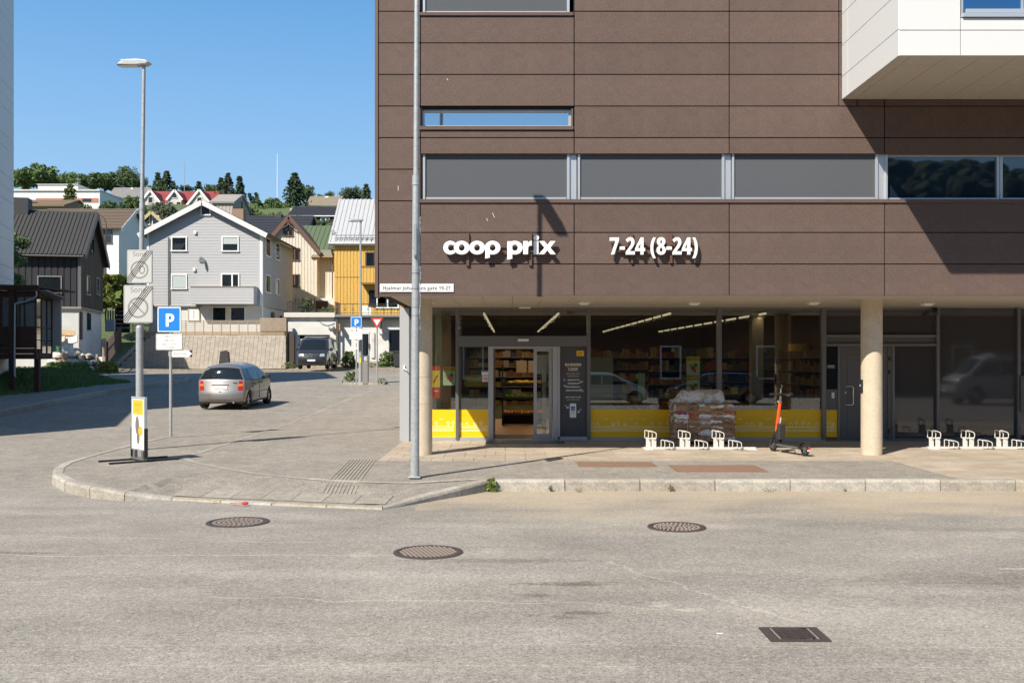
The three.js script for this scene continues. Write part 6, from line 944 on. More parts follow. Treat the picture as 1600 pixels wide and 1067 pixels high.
{ // yellow house
  const Z = 80, k = Z / F, yB = Y(496, Z), x0 = X(522, Z), gx = p => (p - 522) * k, gy = p => Y(p, Z) - yB;
  const t = house({ name: 'yellow_house', label: 'yellow boarded house with pale corrugated roof', pos: [x0, yB, -Z], ridge: 'x', w: 12, d: 9.6, h: gy(379), rise: 4.1, type: 'board', pitch: .27, wall: yellowWall, roof: M.metalRoof, ribs: .36, barge: M.metalRoof, over: .35 });
  const dk = mat(.05, .035, .03, .6); t.win('front', gx(573), gy(418), gx(584) - gx(573), gy(396) - gy(418), { frame: dk, k: .12 }); t.win('front', gx(560) + .9, gy(477), 1.3, 1.15, { frame: dk, k: .08 }); t.win('front', gx(590), gy(480), 1.6, 1.3, { frame: M.trimWhite, k: .1, mid: .5 });
  t.add2('balcony_front', [bx(gx(566), gx(610), gy(443), gy(419), .9, 1.0), ...clad(gx(566), gx(610), gy(443), () => gy(419), 'board', .27, 1).map(g => g.translate(0, 0, 1.0))], yellowWall); t.add2('balcony_floor', [bx(gx(566), gx(610), gy(445), gy(443), 0, 1.0), bx(gx(565), gx(611), gy(419), gy(417.5), .86, 1.08)], mat(.30, .18, .06, .7)); t.add2('floor_trim', bx(gx(523), gx(564), gy(433), gy(432), .03, .06), mat(.45, .27, .05, .7)); t.add2('door_panel', bx(gx(566), gx(580), gy(496), gy(478), .0, .05), M.trimWhite); t.add2('gutter', rod([-.3, gy(381), .4], [12.3, gy(381), .4], .07), M.metalRoof);
  for (let i = 0; i < 9; i++) t.add2('snow_guard', [bar([gx(525) + i * .4, gy(379) + .16, .2], [gx(525) + i * .4, gy(379) + .55, .0], .04), ], M.frame); t.add2('snow_guard_rail', [rod([gx(523), gy(379) + .36, .12], [gx(600), gy(379) + .36, .12], .03), rod([gx(523), gy(379) + .58, .02], [gx(600), gy(379) + .58, .02], .03)], M.frame);
  t.add2('roof_ladder', [bx(gx(516), gx(517), gy(375), gy(358), -.6, -.5), bx(gx(519.5), gx(520.5), gy(375), gy(358), -.6, -.5), ...[360, 364, 368, 372].map(p => bx(gx(516), gx(520), gy(p) - .03, gy(p) + .03, -.6, -.5))], M.galv);
}
{ // garage block
  const Z = 66.4, k = Z / F, y0 = 1.25, t = thing('garage_building', 'white rendered garage block with flat roof terrace', 'building', [0, 0, 0]), gx = p => X(p, Z), gy = p => Y(p, Z), z = -Z;
  const a = [[gx(446), y0], [gx(464), y0], [gx(464), gy(523)], [gx(515), gy(523)], [gx(515), y0], [gx(524.5), y0], [gx(524.5), gy(496)], [gx(446), gy(496)]];
  part('garage_wall', [prism(a, z, z - .3), bx(gx(446), gx(524.5), y0, gy(496), z - .31, z - 8), bx(gx(462), gx(464), y0, gy(523), z - .0, z - .3)].slice(0, 1).concat([bx(gx(446), gx(447.5), y0, gy(496), z - .3, z - 7), bx(gx(446), gx(524), gy(500), gy(496), z - .3, z - 7)]), M.plaster, t);
  part('roof_slab', rbx(gx(444.5), gx(524), gy(496), gy(488.5), z + .25, z - 8, .02), mat(.60, .57, .52, .85), t);
  const d = part('garage_door', bx(gx(464), gx(515), y0, gy(523), z - .22, z - .28), mat(.66, .66, .65, .6), t); part('door_groove', Array.from({ length: 6 }, (_, i) => bx(gx(465), gx(514), y0 + .3 + i * .3, y0 + .32 + i * .3, z - .205, z - .22)), mat(.4, .4, .4, .7), d); part('transom_window', [bx(gx(467), gx(513), gy(529), gy(524), z - .2, z - .22)], M.darkGlass, d);
  part('wing_wall', bx(gx(524.5), gx(660), y0 - .3, gy(500), z - .35, z - 8), M.plaster, t); part('wing_fascia', [bx(gx(522), gx(660), gy(500), gy(492), z + .05, z - 8), rbx(gx(522), gx(660), gy(495.5), gy(492), z + .22, z + .05, .02)], mat(.22, .215, .21, .7), t);
  part('down_pipe', [rod([gx(523), gy(494), z + .1], [gx(527.5), gy(503), z + .08], .07), rod([gx(527.5), gy(503), z + .08], [gx(527.5), y0, z + .08], .07)], mat(.09, .085, .08, .6), t);
  const zr = z - .35, dr = part('door', bx(gx(563), gx(575.5), y0, gy(518), zr, zr + .05), mat(.70, .70, .69, .5), t); part('door_glass', bx(gx(565), gx(574.5), y0 + .75, gy(521.5), zr + .05, zr + .06), M.darkGlass, dr); part('door_handle', rbx(gx(575), gx(576), 2.5, 2.9, zr + .05, zr + .1, .01), M.black, dr);
  part('display_case', rbx(gx(579), gx(584), 1.9, gy(519), zr, zr + .1, .01), mat(.62, .61, .59, .5), t); part('pink_notice', bx(gx(579.8), gx(583.6), gy(534), gy(528), zr + .1, zr + .106), mat(.75, .42, .42, .7), t);
  const w = part('shop_window', bx(gx(608), gx(640), gy(549), gy(516), zr - .02, zr + .02), M.darkGlass, t); part('window_frame', [bx(gx(607), gx(640), gy(516), gy(514.5), zr, zr + .08), bx(gx(606.5), gx(608), gy(550), gy(515), zr, zr + .08), bx(gx(607), gx(640), gy(551), gy(549), zr, zr + .1)], mat(.10, .11, .12, .5), w);
  for (const [x, p0, p1, m] of [[531, 506, 517, mat(.5, .25, .1, .6)], [594, 497, 514, M.frame]]) part('projecting_sign', rbx(gx(x), gx(x) + .07, gy(p1), gy(p0), zr + .05, zr + .85, .01), m, t);
  part('wall_lamp', [uvm(new THREE.SphereGeometry(.17, 16, 10).translate(gx(520), gy(512.5), z + .22)), rbx(gx(513), gx(520), gy(514), gy(510), z, z + .15, .02)], M.galv, t); part('wall_lamp', uvm(new THREE.SphereGeometry(.17, 16, 10).translate(gx(596), gy(521), zr + .2)), M.galv, t); part('meter_box', rbx(gx(447.5), gx(455), 1.3, gy(541), z - .0, z + .1, .01), mat(.42, .44, .47, .6), t); part('bell', rbx(gx(465.5), gx(467), gy(540), gy(537), z - .2, z - .1, .01), M.black, t);
  part('cable', tube([[gx(497), gy(500), z + .02], [gx(503), gy(506), z + .03], [gx(512), gy(508.5), z + .03], [gx(523), gy(505), z + .03]], .015), M.black, t);
  const f = thing('black_railing', 'black metal railing on the garage roof', 'railing', [0, 0, 0]); for (let x = gx(448); x < gx(490); x += .11) part('bar', bx(x, x + .03, gy(492), lerp(gy(471), gy(480), clamp((x - gx(455)) / (gx(480) - gx(455)))), z - .1, z - .13), M.black, f); part('rail', [bar([gx(448), gy(471), z - .11], [gx(455), gy(471), z - .11], .06), bar([gx(455), gy(471), z - .11], [gx(480), gy(480), z - .11], .06), bar([gx(480), gy(480), z - .11], [gx(490), gy(477), z - .11], .06)], M.black, f);
  const q = thing('roof_railing', 'thin dark railing with small crosses along the wing roof', 'railing', [0, 0, 0]); for (let x = gx(525), i = 0; x < gx(640); x += .52, i++) { part('post', bx(x, x + .025, gy(493), gy(474.5), z - .3, z - .325), M.black, q); part('cross', [bar([x - .1, gy(483) - .1, z - .31], [x + .12, gy(483) + .1, z - .31], .02), bar([x - .1, gy(483) + .1, z - .31], [x + .12, gy(483) - .1, z - .31], .02)], M.black, q); } part('rail', [bx(gx(522), gx(640), gy(475), gy(474), z - .3, z - .33), bx(gx(522), gx(640), gy(489), gy(488.4), z - .3, z - .33)], M.black, q); part('side_panel', Array.from({ length: 7 }, (_, i) => bar([gx(523), gy(492), z - .2 - i * .3], [gx(523), gy(471), z - .2 - i * .3], .06)), mat(.16, .09, .05, .7), q);
  for (const [x, w2, h, s] of [[478, 1.4, .8, 2], [497, 1.2, .25, 3], [510, 1.5, .4, 4], [474, .7, 1.0, 8]]) weed(gx(x), gy(489), z - .6, w2, h, 160, `green plants growing on the garage roof, ${s === 2 ? 'twiggy tall one behind the railing' : s === 3 ? 'low clump beside the railing' : s === 8 ? 'thin climbing one at the railing' : 'long low clump by the wing'}`, s * 3, [.08, .11, .03]);
}
for (const [px, py, Z, w, h, l, s] of [[544, 569, 65.6, 1.2, 1.0, 'bushy weed by the white wing wall beside the pipe', 41], [606, 568, 65.4, 1.7, .95, 'bright green shrub at the white wall beside the bin', 42], [452, 572, 64.5, 1.1, .35, 'low weeds at the end of the block wall', 43], [575, 569, 65.7, 2.2, .3, 'dry grass along the white wing wall', 44], [597, 602, 47.0, .7, .25, 'weeds at the foot of the ticket machine', 45], [547, 596, 48, .8, .5, 'tall weed on the traffic island', 46], [519, 571, 65.5, .8, .35, 'weeds beside the dark down pipe', 47]]) weed(X(px, Z), Z < 50 ? road(Z) + .05 : 1.25, -Z, w, h, Math.round(150 * Math.max(w, .6)), l, s, [.09, .14, .03]);
{ // white apartment building that shades the street
  const t = thing('apartment_building', 'tall white panelled apartment building shading the side street', 'building', [-21.8, 0, -43.8], .262), r = rng(71), wm = M.white;
  // local x to the side, local +z towards the viewer along its long wall; the wall that faces the street is at x = 0
  const blk = (z0, z1, h) => { part('block', bx(-11.8, -.03, .2, h, z0 + .03, z1 - .03), M.frameLight, t); for (let y = .3; y < h - .05;) { const hh = Math.min([1.15, .52, 1.15][(Math.round(y * 7)) % 3], h - y); for (let z = z0; z < z1 - .05; z += 2.2) part('cladding_panel', rbx(-.03, 0, y + .006, y + hh - .006, z + .006, Math.min(z + 2.2, z1) - .006, .004), wm, t); for (let x = -11.8; x < -.1; x += 2.36) part('cladding_panel', bx(x + .006, x + 2.354, y + .006, y + hh - .006, z1 - .02, z1), wm, t); y += hh; } part('roof', bx(-11.9, .03, h, h + .12, z0 - .03, z1 + .03), M.frame, t); };
  blk(0, 6.7, 18.6); blk(6.75, 16.8, 10.4); blk(16.85, 22.5, 7.5);
}
{ // timber and glass bay on posts
  const Z = 40, k = Z / F, x = p => X(p, Z), y = p => Y(p, Z), z = -Z, yg = lawnH(-19.6, 40) - .05, t = thing('timber_bay', 'dark brown timber and glass garden room on posts', 'garden room', [0, 0, 0]), w = M.brownWood;
  part('post', [rbx(x(14), x(23), yg, y(452), z + .1, z - .05, .01)], w, t); part('post', rbx(x(46.5), x(54), yg + .05, y(545), z - .3, z - .5, .01), w, t); part('post', rbx(x(-40), x(-32), yg - .2, y(452), z + .1, z - .1, .01), w, t);
  part('roof_beam', rbx(x(-60), x(63), y(453), y(446), z + .3, z + .1, .01), w, t); part('roof', prism([[x(-60), y(447)], [x(66), y(450)], [x(66), y(447)], [x(-60), y(443.5)]], z + .35, z - 3), w, t); part('lintel', rbx(x(-60), x(61), y(464), y(455), z - .0, z - .1, .005), w, t);
  for (let j = 0; j < 6; j++) part('wall_board', rbx(x(-60), x(54), y(561) + j * .218, y(561) + j * .218 + .213, z - .02, z - .07, .005), w, t);
  for (const [a, b] of [[-60, -5], [1, 14], [24, 36], [37, 53]]) part('glass_pane', bx(x(a), x(b), y(510), y(464), z - .04, z - .05), M.glass, t); part('glazing_bar', [bx(x(-5), x(1), y(510), y(464), z - .02, z - .08), bx(x(35.5), x(37.5), y(510), y(464), z - .02, z - .08), bx(x(53), x(54.5), y(561), y(455), z - .0, z - .1)], w, t);
  // angled glazed side
  const A = [x(54), z - .05], B = [X(80, 42.4), -42.4], at = f => [lerp(A[0], B[0], f), lerp(A[1], B[1], f)];
  const sidePane = (f0, f1, y0, y1, m, nm) => { const a = at(f0), b = at(f1); return part(nm, quads([[[a[0], y0, a[1]], [b[0], y0, b[1]], [b[0], y1, b[1]], [a[0], y1, a[1]]]]), m, t); };
  const sl = y(551), sm = y(511), st = y(466); for (let i = 0; i < 3; i++) { sidePane(i / 3 + .03, (i + 1) / 3 - .03, sm + .03, st, M.bayGlass ??= phys(.5, .48, .45, .03, { metalness: .8 }), 'glass_pane'); for (let j = 0; j < 2; j++) sidePane(i / 3 + .02, (i + 1) / 3 - .02, lerp(sl, sm, j / 2) + .02, lerp(sl, sm, (j + 1) / 2) - .02, M.bayGlass, 'glass_pane'); }
  for (let i = 0; i <= 3; i++) { const a = at(i / 3); part('glazing_bar', bx(a[0] - .03, a[0] + .03, sl, st + .25, a[1] - .03, a[1] + .03), M.black, t); } const b0 = at(0), b1 = at(1); part('side_rail', [bar([b0[0], sm, b0[1]], [b1[0], sm, b1[1]], .05), bar([b0[0], lerp(sl, sm, .5), b0[1]], [b1[0], lerp(sl, sm, .5), b1[1]], .035)], M.black, t); part('side_base', bar([b0[0], sl - .13, b0[1]], [b1[0], sl - .13, b1[1]], .07, .26), w, t); part('side_beam', bar([b0[0], st + .14, b0[1]], [b1[0], st + .14, b1[1]], .1, .2), w, t); part('side_roof', bar([b0[0] + .1, st + .32, b0[1]], [b1[0] + .25, st + .12, b1[1]], .7, .06), mat(.22, .21, .2, .7), t);
  part('back_wall', bx(x(-60), x(52), y(540), y(452), z - 2.4, z - 2.5), mat(.42, .41, .39, .8), t); part('floor', bx(x(-60), x(54), y(561), y(559), z - .05, z - 2.4), w, t);
  part('gutter_pipe', tube([[x(62), y(456), z + .35], [x(61), y(464), z + .3], [x(44), y(471), z + .2], [x(28), y(474.5), z + .18], [x(25.5), y(478), z + .16], [x(25), y(540), z + .16], [x(25), y(584), z + .16], [x(28), y(589), z + .2]], .035, false, 10, 60), M.galv, t);
  part('inner_lamp', [uvm(new THREE.ConeGeometry(.13, .12, 16).translate(x(41), y(481), z - 1)), rod([x(41), y(480), z - 1], [x(41), y(455), z - 1], .008)], M.black, t);
}
// ---------- yard between the black and the grey house ----------
{
  const r = rng(81), ground = (x, Z) => terrain(x, Z) - .06;
  const stone = (x, Z, s, m, label, up = 0) => { const g = new THREE.IcosahedronGeometry(s, 2), p = g.attributes.position; for (let i = 0; i < p.count; i++) { const f = 1 + .28 * noise.noise(p.getX(i) * 2.2 / s + x, p.getY(i) * 2.2 / s, p.getZ(i) * 2.2 / s + Z); p.setXYZ(i, p.getX(i) * f * 1.2, p.getY(i) * f * .75, p.getZ(i) * f); } g.computeVertexNormals(); single('rubble_stone', uvm(g.translate(x, ground(x, Z) + up + s * .35, -Z)), m, label, 'stone', 'rubble before the black house'); };
  const pale = [mat(.55, .51, .45, .95), mat(.42, .37, .31, .95), mat(.62, .59, .55, .95)];
  const mound = (x, Z) => .95 * Math.exp(-(((x - X(104, 58)) / 1.5) ** 2)) * Math.exp(-(((Z - 58.1) / 1.1) ** 2)) + .5 * Math.exp(-(((x - X(136, 58.5)) / 1.0) ** 2)) * Math.exp(-(((Z - 58.6) / .9) ** 2));
  { const g = sheet(steps(X(70, 58), X(168, 58), .12), steps(56, 60.5, .12), (x, Z) => ground(x, Z) - .04 + mound(x, Z) * (1 + .5 * fbm(x * 1.6, Z * 1.6, 4)) + .05 * fbm(x * 6, Z * 6, 2)); const o = part('rubble', uvm(g), mat(.40, .35, .29, 1, { map: M.granite.map, bumpMap: grainBump, bumpScale: .02 }), scene); o.userData = { kind: 'stuff', label: 'heap of grey rubble and soil before the black house', category: 'rubble' }; }
  for (let i = 0; i < 44; i++) { const x = X(88 + r() * 62, 58.2), Z = 57.0 + r() * 2.3; const sz = .09 + r() * r() * .34, c = (r() * 3) | 0; stone(x, Z, sz, pale[c], `${sz > .22 ? 'large' : sz > .13 ? 'fist sized' : 'small'} ${['sandy', 'brownish', 'chalky white'][c]} rubble stone ${mound(x, Z) > .45 ? 'on the heap before the white cellar' : 'at the foot of the rubble heap'}`, mound(x, Z)); }
  const slabP = (px, py, Z, w, d, tx, tz, m, label, cat) => { const o = single(cat.replace(' ', '_'), rbx(-w / 2, w / 2, -.04, .04, -d / 2, d / 2, .01), m, label, cat); o.position.set(X(px, Z), Y(py, Z), -Z); o.rotation.set(tx, .3, tz); };
  slabP(98, 520, 58.2, 1.25, .7, .5, -.25, M.paleWood, 'tan insulation sheet leaning on the rubble heap', 'board'); slabP(108, 533, 57.8, .9, .5, .9, .1, pale[2], 'white broken plaster board on the rubble heap', 'board'); slabP(90, 534, 57.6, .9, .5, .7, .35, mat(.55, .42, .28, .9), 'brown board leaning on the rubble heap', 'board');
  const Zp = 57, pal = thing('broken_pallet', 'broken pale pallet leaning at the edge of the yard', 'pallet', [X(128, Zp), ground(X(128, Zp), Zp) + .35, -Zp]); pal.rotation.set(.5, .4, -.6); for (let i = 0; i < 4; i++) part('plank', rbx(-.6, .6, 0, .03, -.3 + i * .18, -.18 + i * .18, .004), M.paleWood, pal); part('bearer', [rbx(-.6, -.52, -.09, 0, -.3, .36, .004), rbx(.5, .58, -.09, 0, -.3, .36, .004)], M.paleWood, pal);
  const box = (px, py0, py1, w, Z, m, label) => { const o = thing('garden_bin', label, 'container', [X(px, Z), Y(py1, Z), -Z], .2); part('body', rbx(-w / 2, w / 2, 0, (py1 - py0) * Z / F, -.3, .3, .03), m, o); part('rim', rbx(-w / 2 - .03, w / 2 + .03, (py1 - py0) * Z / F - .05, (py1 - py0) * Z / F, -.33, .33, .01), m, o); };
  box(103, 536, 552, .62, 56.8, mat(.62, .63, .62, .6), 'grey white plastic tub beside the heap'); box(85, 536, 550, .7, 56.6, mat(.10, .22, .12, .6), 'green plastic tub beside the heap'); box(112, 548, 556, .3, 56, mat(.7, .7, .7, .6), 'small white bucket in the weeds');
  weed(X(100, 55.5), ground(X(100, 55.5), 55.5) - .05, -55.8, 3.4, .75, 900, 'thick green weeds before the rubble heap', 51, [.09, .17, .025]); weed(X(75, 55.5), ground(X(75, 55.5), 55.5) - .1, -55.8, 2.4, .5, 400, 'green weeds beside the garden room', 52, [.09, .16, .03]); weed(X(160, 56.5), road(56.5) + .05, -57.2, 1.6, .6, 420, 'yellow green weeds at the foot of the timber gate post', 53, [.22, .23, .03]); weed(X(122, 57.5), ground(X(122, 58), 58), -58, .9, .8, 160, 'green weed growing out of the rubble', 54, [.08, .14, .02]);
  weed(X(180, 70), Y(478, 70), -70, 3.2, 2.0, 900, 'yellow green bush beside the garden stairs', 55, [.20, .24, .04]); weed(X(172, 76), Y(468, 76), -76, 3, 1.6, 500, 'dark bush above the garden stairs', 56, [.05, .08, .02]);
  const gp = thing('timber_gate_post', 'grey timber gate post beside the yard ramp', 'post', [X(162, 58), ground(X(162, 58), 58), -58]); part('post', rbx(-.09, .09, 0, 2.0, -.09, .09, .01), M.greyWood, gp); part('short_post', rbx(-.48, -.36, 0, 1.1, -.06, .06, .01), M.greyWood, gp); part('panel', bx(-.36, -.1, .35, .95, -.02, .0), M.whitePaint, gp);
  const f = thing('leaning_fence', 'weathered board fence leaning along the ramp', 'fence', [0, 0, 0]); for (let i = 0; i < 22; i++) { const t = i / 21, Z = lerp(58.2, 66, t), x = lerp(X(166, 58.2), X(187, 66), t), y = lerp(Y(553, 58), Y(528, 66), t); part('board', rbx(x - .05, x + .09, y - .5, y + .75 + (r() - .5) * .12, -Z - .02, -Z + .02, .004).translate(0, 0, 0), M.darkGreyWood ??= mat(.16, .125, .12, .9, { map: woodTex }), f); } part('rail', [bar([X(166, 58.2), Y(545, 58.2), -58.2], [X(187, 66), Y(522, 66), -66], .06)], M.greyWood, f);
  const s = thing('garden_stairs', 'dark timber garden stairs climbing between the houses', 'stairs', [0, 0, 0]); for (let i = 0; i < 7; i++) { const Z = 68 + i * .55, y = Y(512 - i * 6.5, Z); part('tread', rbx(X(181, Z), X(203, Z), y - .05, y + .02, -Z + .25, -Z - .25, .01), M.greyWood, s); part('riser', bx(X(181, Z), X(203, Z), y - .35, y - .05, -Z + .1, -Z + .05), M.black, s); } part('stringer', [bar([X(180, 68), Y(516, 68), -68], [X(180, 72), Y(466, 72), -72], .08, .3)], M.black, s); part('gate', Array.from({ length: 6 }, (_, i) => bx(X(163, 69) + i * .17, X(163, 69) + i * .17 + .09, Y(505, 69), Y(485, 69), -69, -69.05)), M.black, s);
  single('stone_slab', rbx(X(163, 67), X(177, 67), Y(518, 67), Y(499, 67), -67, -67.3, .03), mat(.34, .35, .36, .9), 'grey upright slab at the top of the ramp', 'stone');
  single('parked_panel', rbx(X(178, 82), X(198, 82), Y(450, 82), Y(440, 82), -82, -82.3, .02), mat(.16, .19, .21, .4), 'dark panel below the white house', 'panel');
}
// ---------- trees ----------
function broadleaf(px, pyTop, pyBot, Z, wpx, label, seed, col = [.045, .085, .02], n = 2600) {
  n = Math.round(n * 1.9);
  const x = X(px, Z), y1 = Y(pyTop, Z), y0 = Math.min(Y(pyBot, Z), y1 - 2), rx = wpx * .6 * Z / F, h = y1 - y0, r0 = rng(seed * 13 + 1), base = terrain(x, Z);
  const t = thing('broadleaf_tree', label, 'tree', [x, Math.min(base, y0 - .5), -Z], 0, 'leafy trees on the hillside'), yo = y0 - t.position.y, clumps = [];
  for (let i = 0; i < 44; i++) { const a = r0() * 6.283, e = Math.acos(1 - 2 * r0()), q = .25 + .68 * r0(); clumps.push([rx * q * Math.sin(e) * Math.cos(a), yo + h * (.5 + .46 * q * Math.cos(e)), rx * q * Math.sin(e) * Math.sin(a), (.18 + .2 * r0()) * Math.min(rx, h * .6)]); }
  part('trunk', [rod([0, 0, 0], [rx * .04, yo + h * .45, 0], Math.max(.12, rx * .07), rx * .035, 8), ...clumps.slice(0, 9).map(c => rod([rx * .03, yo + h * .2, 0], [c[0], c[1], c[2]], rx * .03, rx * .008, 5))], M.bark, t);
  part('crown', leaves(n, r => { const c = clumps[(r() * clumps.length) | 0], a = r() * 6.283, e = Math.acos(1 - 2 * r()), q = Math.pow(r(), .45) * c[3] * 1.1; return [c[0] + q * Math.sin(e) * Math.cos(a), c[1] + q * Math.cos(e) * .85, c[2] + q * Math.sin(e) * Math.sin(a)]; }, Math.max(.13, rx * .058), col, seed), M.leaf, t);
  return t;
}
function conifer(px, pyTop, pyBot, Z, wpx, label, seed, col = [.022, .05, .018], lean = 0) {
  const x = X(px, Z), y1 = Y(pyTop, Z), y0 = Y(pyBot, Z), rx = wpx * .68 * Z / F, base = Math.min(terrain(x, Z), y0), t = thing('conifer_tree', label, 'tree', [x, base, -Z], 0, 'dark conifers on the hillside'), h = y1 - y0, yo = y0 - base, r0 = rng(seed);
  part('trunk', rod([0, 0, 0], [0, yo + h * .96, 0], rx * .1 + .06, .03, 8), M.bark, t);
  const br = []; const tiers = Math.round(h / .42); for (let i = 0; i < tiers; i++) { const f = i / tiers, R = rx * (1 - f) * (.78 + .35 * r0()) + .1; const m = 7; for (let k = 0; k < m; k++) { const a = (k + r0() * .8) / m * 6.283; br.push([yo + f * h, R * (.75 + .4 * r0()), a]); } }
  part('crown', leaves(Math.round(br.length * 18), r => { const b = br[(r() * br.length) | 0], q = Math.pow(r(), .7), d = b[1] * q; return [Math.cos(b[2]) * d + (r() - .5) * .25, b[0] + .2 * h / 10 - d * .34 + (r() - .5) * .22, Math.sin(b[2]) * d + (r() - .5) * .25]; }, .17 + rx * .035, col.map(v => v * 1.7), seed), M.leaf, t);
}
const G1 = [.14, .21, .06], G2 = [.105, .165, .05], G3 = [.17, .235, .06];
for (const a of [[60, 257, 300, 185, 74, 'round leafy tree beyond the flat white building', 1, G1, 3600], [35, 268, 300, 190, 44, 'lower leafy tree beside the apartment building', 2, G1, 2000], [162, 268, 298, 186, 60, 'broad leafy tree beyond the flat roof, before the lamp pole', 3, G2, 3400], [198, 258, 298, 190, 40, 'taller leafy tree peak beyond the flat roof', 4, G2, 2600], [290, 288, 302, 192, 26, 'pale distant tree beyond the red roof', 5, [.07, .10, .06], 1200], [397, 296, 330, 172, 18, 'slender pale tree beside the pointed conifers', 6, [.06, .09, .04], 1200], [420, 310, 340, 150, 50, 'rounded bright tree beside the flagpole', 7, G1, 3000], [479, 284, 320, 165, 22, 'leafy tree leaning on the big conifer', 8, G2, 1600], [543, 291, 316, 170, 30, 'airy tree beyond the pale metal roof', 9, [.08, .12, .05], 1200], [556, 291, 318, 172, 22, 'airy tree next to the twin tipped conifer', 10, [.08, .12, .05], 1000], [205, 304, 332, 130, 24, 'tree beside the shaded end of the flat white building', 11, G1, 1600], [170, 312, 334, 124, 26, 'open tree before the shaded white wall', 12, G2, 1300], [190, 314, 334, 122, 12, 'small tree before the shaded white wall', 13, G2, 700], [250, 316, 345, 120, 34, 'white flowering tree beside the red roofed house', 14, [.20, .22, .15], 1600], [398, 325, 346, 140, 20, 'bush below the pale tree', 15, G3, 900], [445, 318, 345, 150, 30, 'green bush below the big conifer', 16, G1, 1400], [500, 340, 360, 118, 34, 'dark bush before the black timber house', 17, G2, 1600], [525, 345, 360, 117, 26, 'green hedge clump before the black timber house', 18, G1, 1200], [485, 348, 360, 116, 20, 'hedge clump beside the green metal roof', 19, G1, 900], [265, 322, 350, 118, 24, 'light green shrub beside the ochre house', 20, [.10, .13, .06], 1200], [470, 330, 352, 133, 26, 'round shrub beside the grey chimney', 21, G1, 1300], [540, 322, 348, 128, 34, 'leafy tree beside the black timber house', 22, G1, 2000], [565, 318, 345, 130, 34, 'leafy tree behind the pale metal roof', 23, G2, 2000], [590, 312, 345, 135, 34, 'leafy tree at the edge of the brown building', 24, G1, 2000], [405, 330, 350, 130, 26, 'bright shrub above the slate roof', 25, G3, 1200], [365, 318, 345, 128, 26, 'shrub behind the brick chimney', 26, G1, 1200], [220, 320, 345, 122, 26, 'shrub between the white house and the ochre house', 27, G1, 1300], [130, 318, 340, 112, 24, 'dark shrub behind the brown roof of the white house', 28, G2, 1200], [85, 268, 300, 188, 40, 'leafy tree between the round tree and the antenna', 29, G1, 2200], [130, 274, 298, 187, 36, 'bushy tree beside the antenna', 30, G2, 2000], [230, 290, 305, 186, 30, 'leafy tree between the grey roof and the red roof', 31, G1, 1500], [330, 288, 306, 188, 30, 'leafy tree beyond the red gable', 32, G2, 1500], [110, 268, 300, 192, 44, 'rounded tree behind the antenna mast', 40, G1, 2200], [215, 272, 300, 192, 30, 'tree close to the lamp pole behind the grey roof', 41, G2, 1600], [512, 300, 318, 178, 34, 'distant tree behind the tan roof', 33, G2, 1500], [400, 332, 352, 118, 30, 'hedge clump directly above the slate roof', 34, G1, 1500], [430, 331, 352, 119, 34, 'hedge clump beside the slate chimney', 35, G3, 1700], [462, 334, 352, 120, 28, 'hedge clump above the cream gable peak', 36, G1, 1400], [385, 322, 346, 135, 24, 'shrub at the foot of the narrow conifer', 37, G2, 1300]]) broadleaf(...a);
for (const a of [[260, 266, 302, 180, 36, 'wide conifer beyond the red roofed house', 31, [.035, .06, .02]], [246, 268, 302, 182, 24, 'lighter conifer next to the wide conifer', 32, [.045, .08, .025]], [310, 282, 302, 184, 13, 'small pointed conifer between the red gables', 33], [109, 286, 326, 128, 28, 'yellowish conifer before the flat white building', 34, [.07, .085, .02]], [356, 269, 320, 168, 30, 'brownish pointed conifer behind the grey house roof', 35, [.04, .05, .022]], [345, 276, 312, 170, 22, 'green conifer behind the brownish conifer', 36], [374, 274, 325, 166, 28, 'narrow bluish conifer behind the grey house roof', 37, [.02, .045, .022]], [460, 269, 328, 155, 52, 'big broad conifer beside the flagpole', 38, [.028, .055, .018]], [572, 286, 316, 168, 22, 'twin tipped conifer beyond the pale metal roof', 39, [.04, .065, .025]]]) conifer(...a);
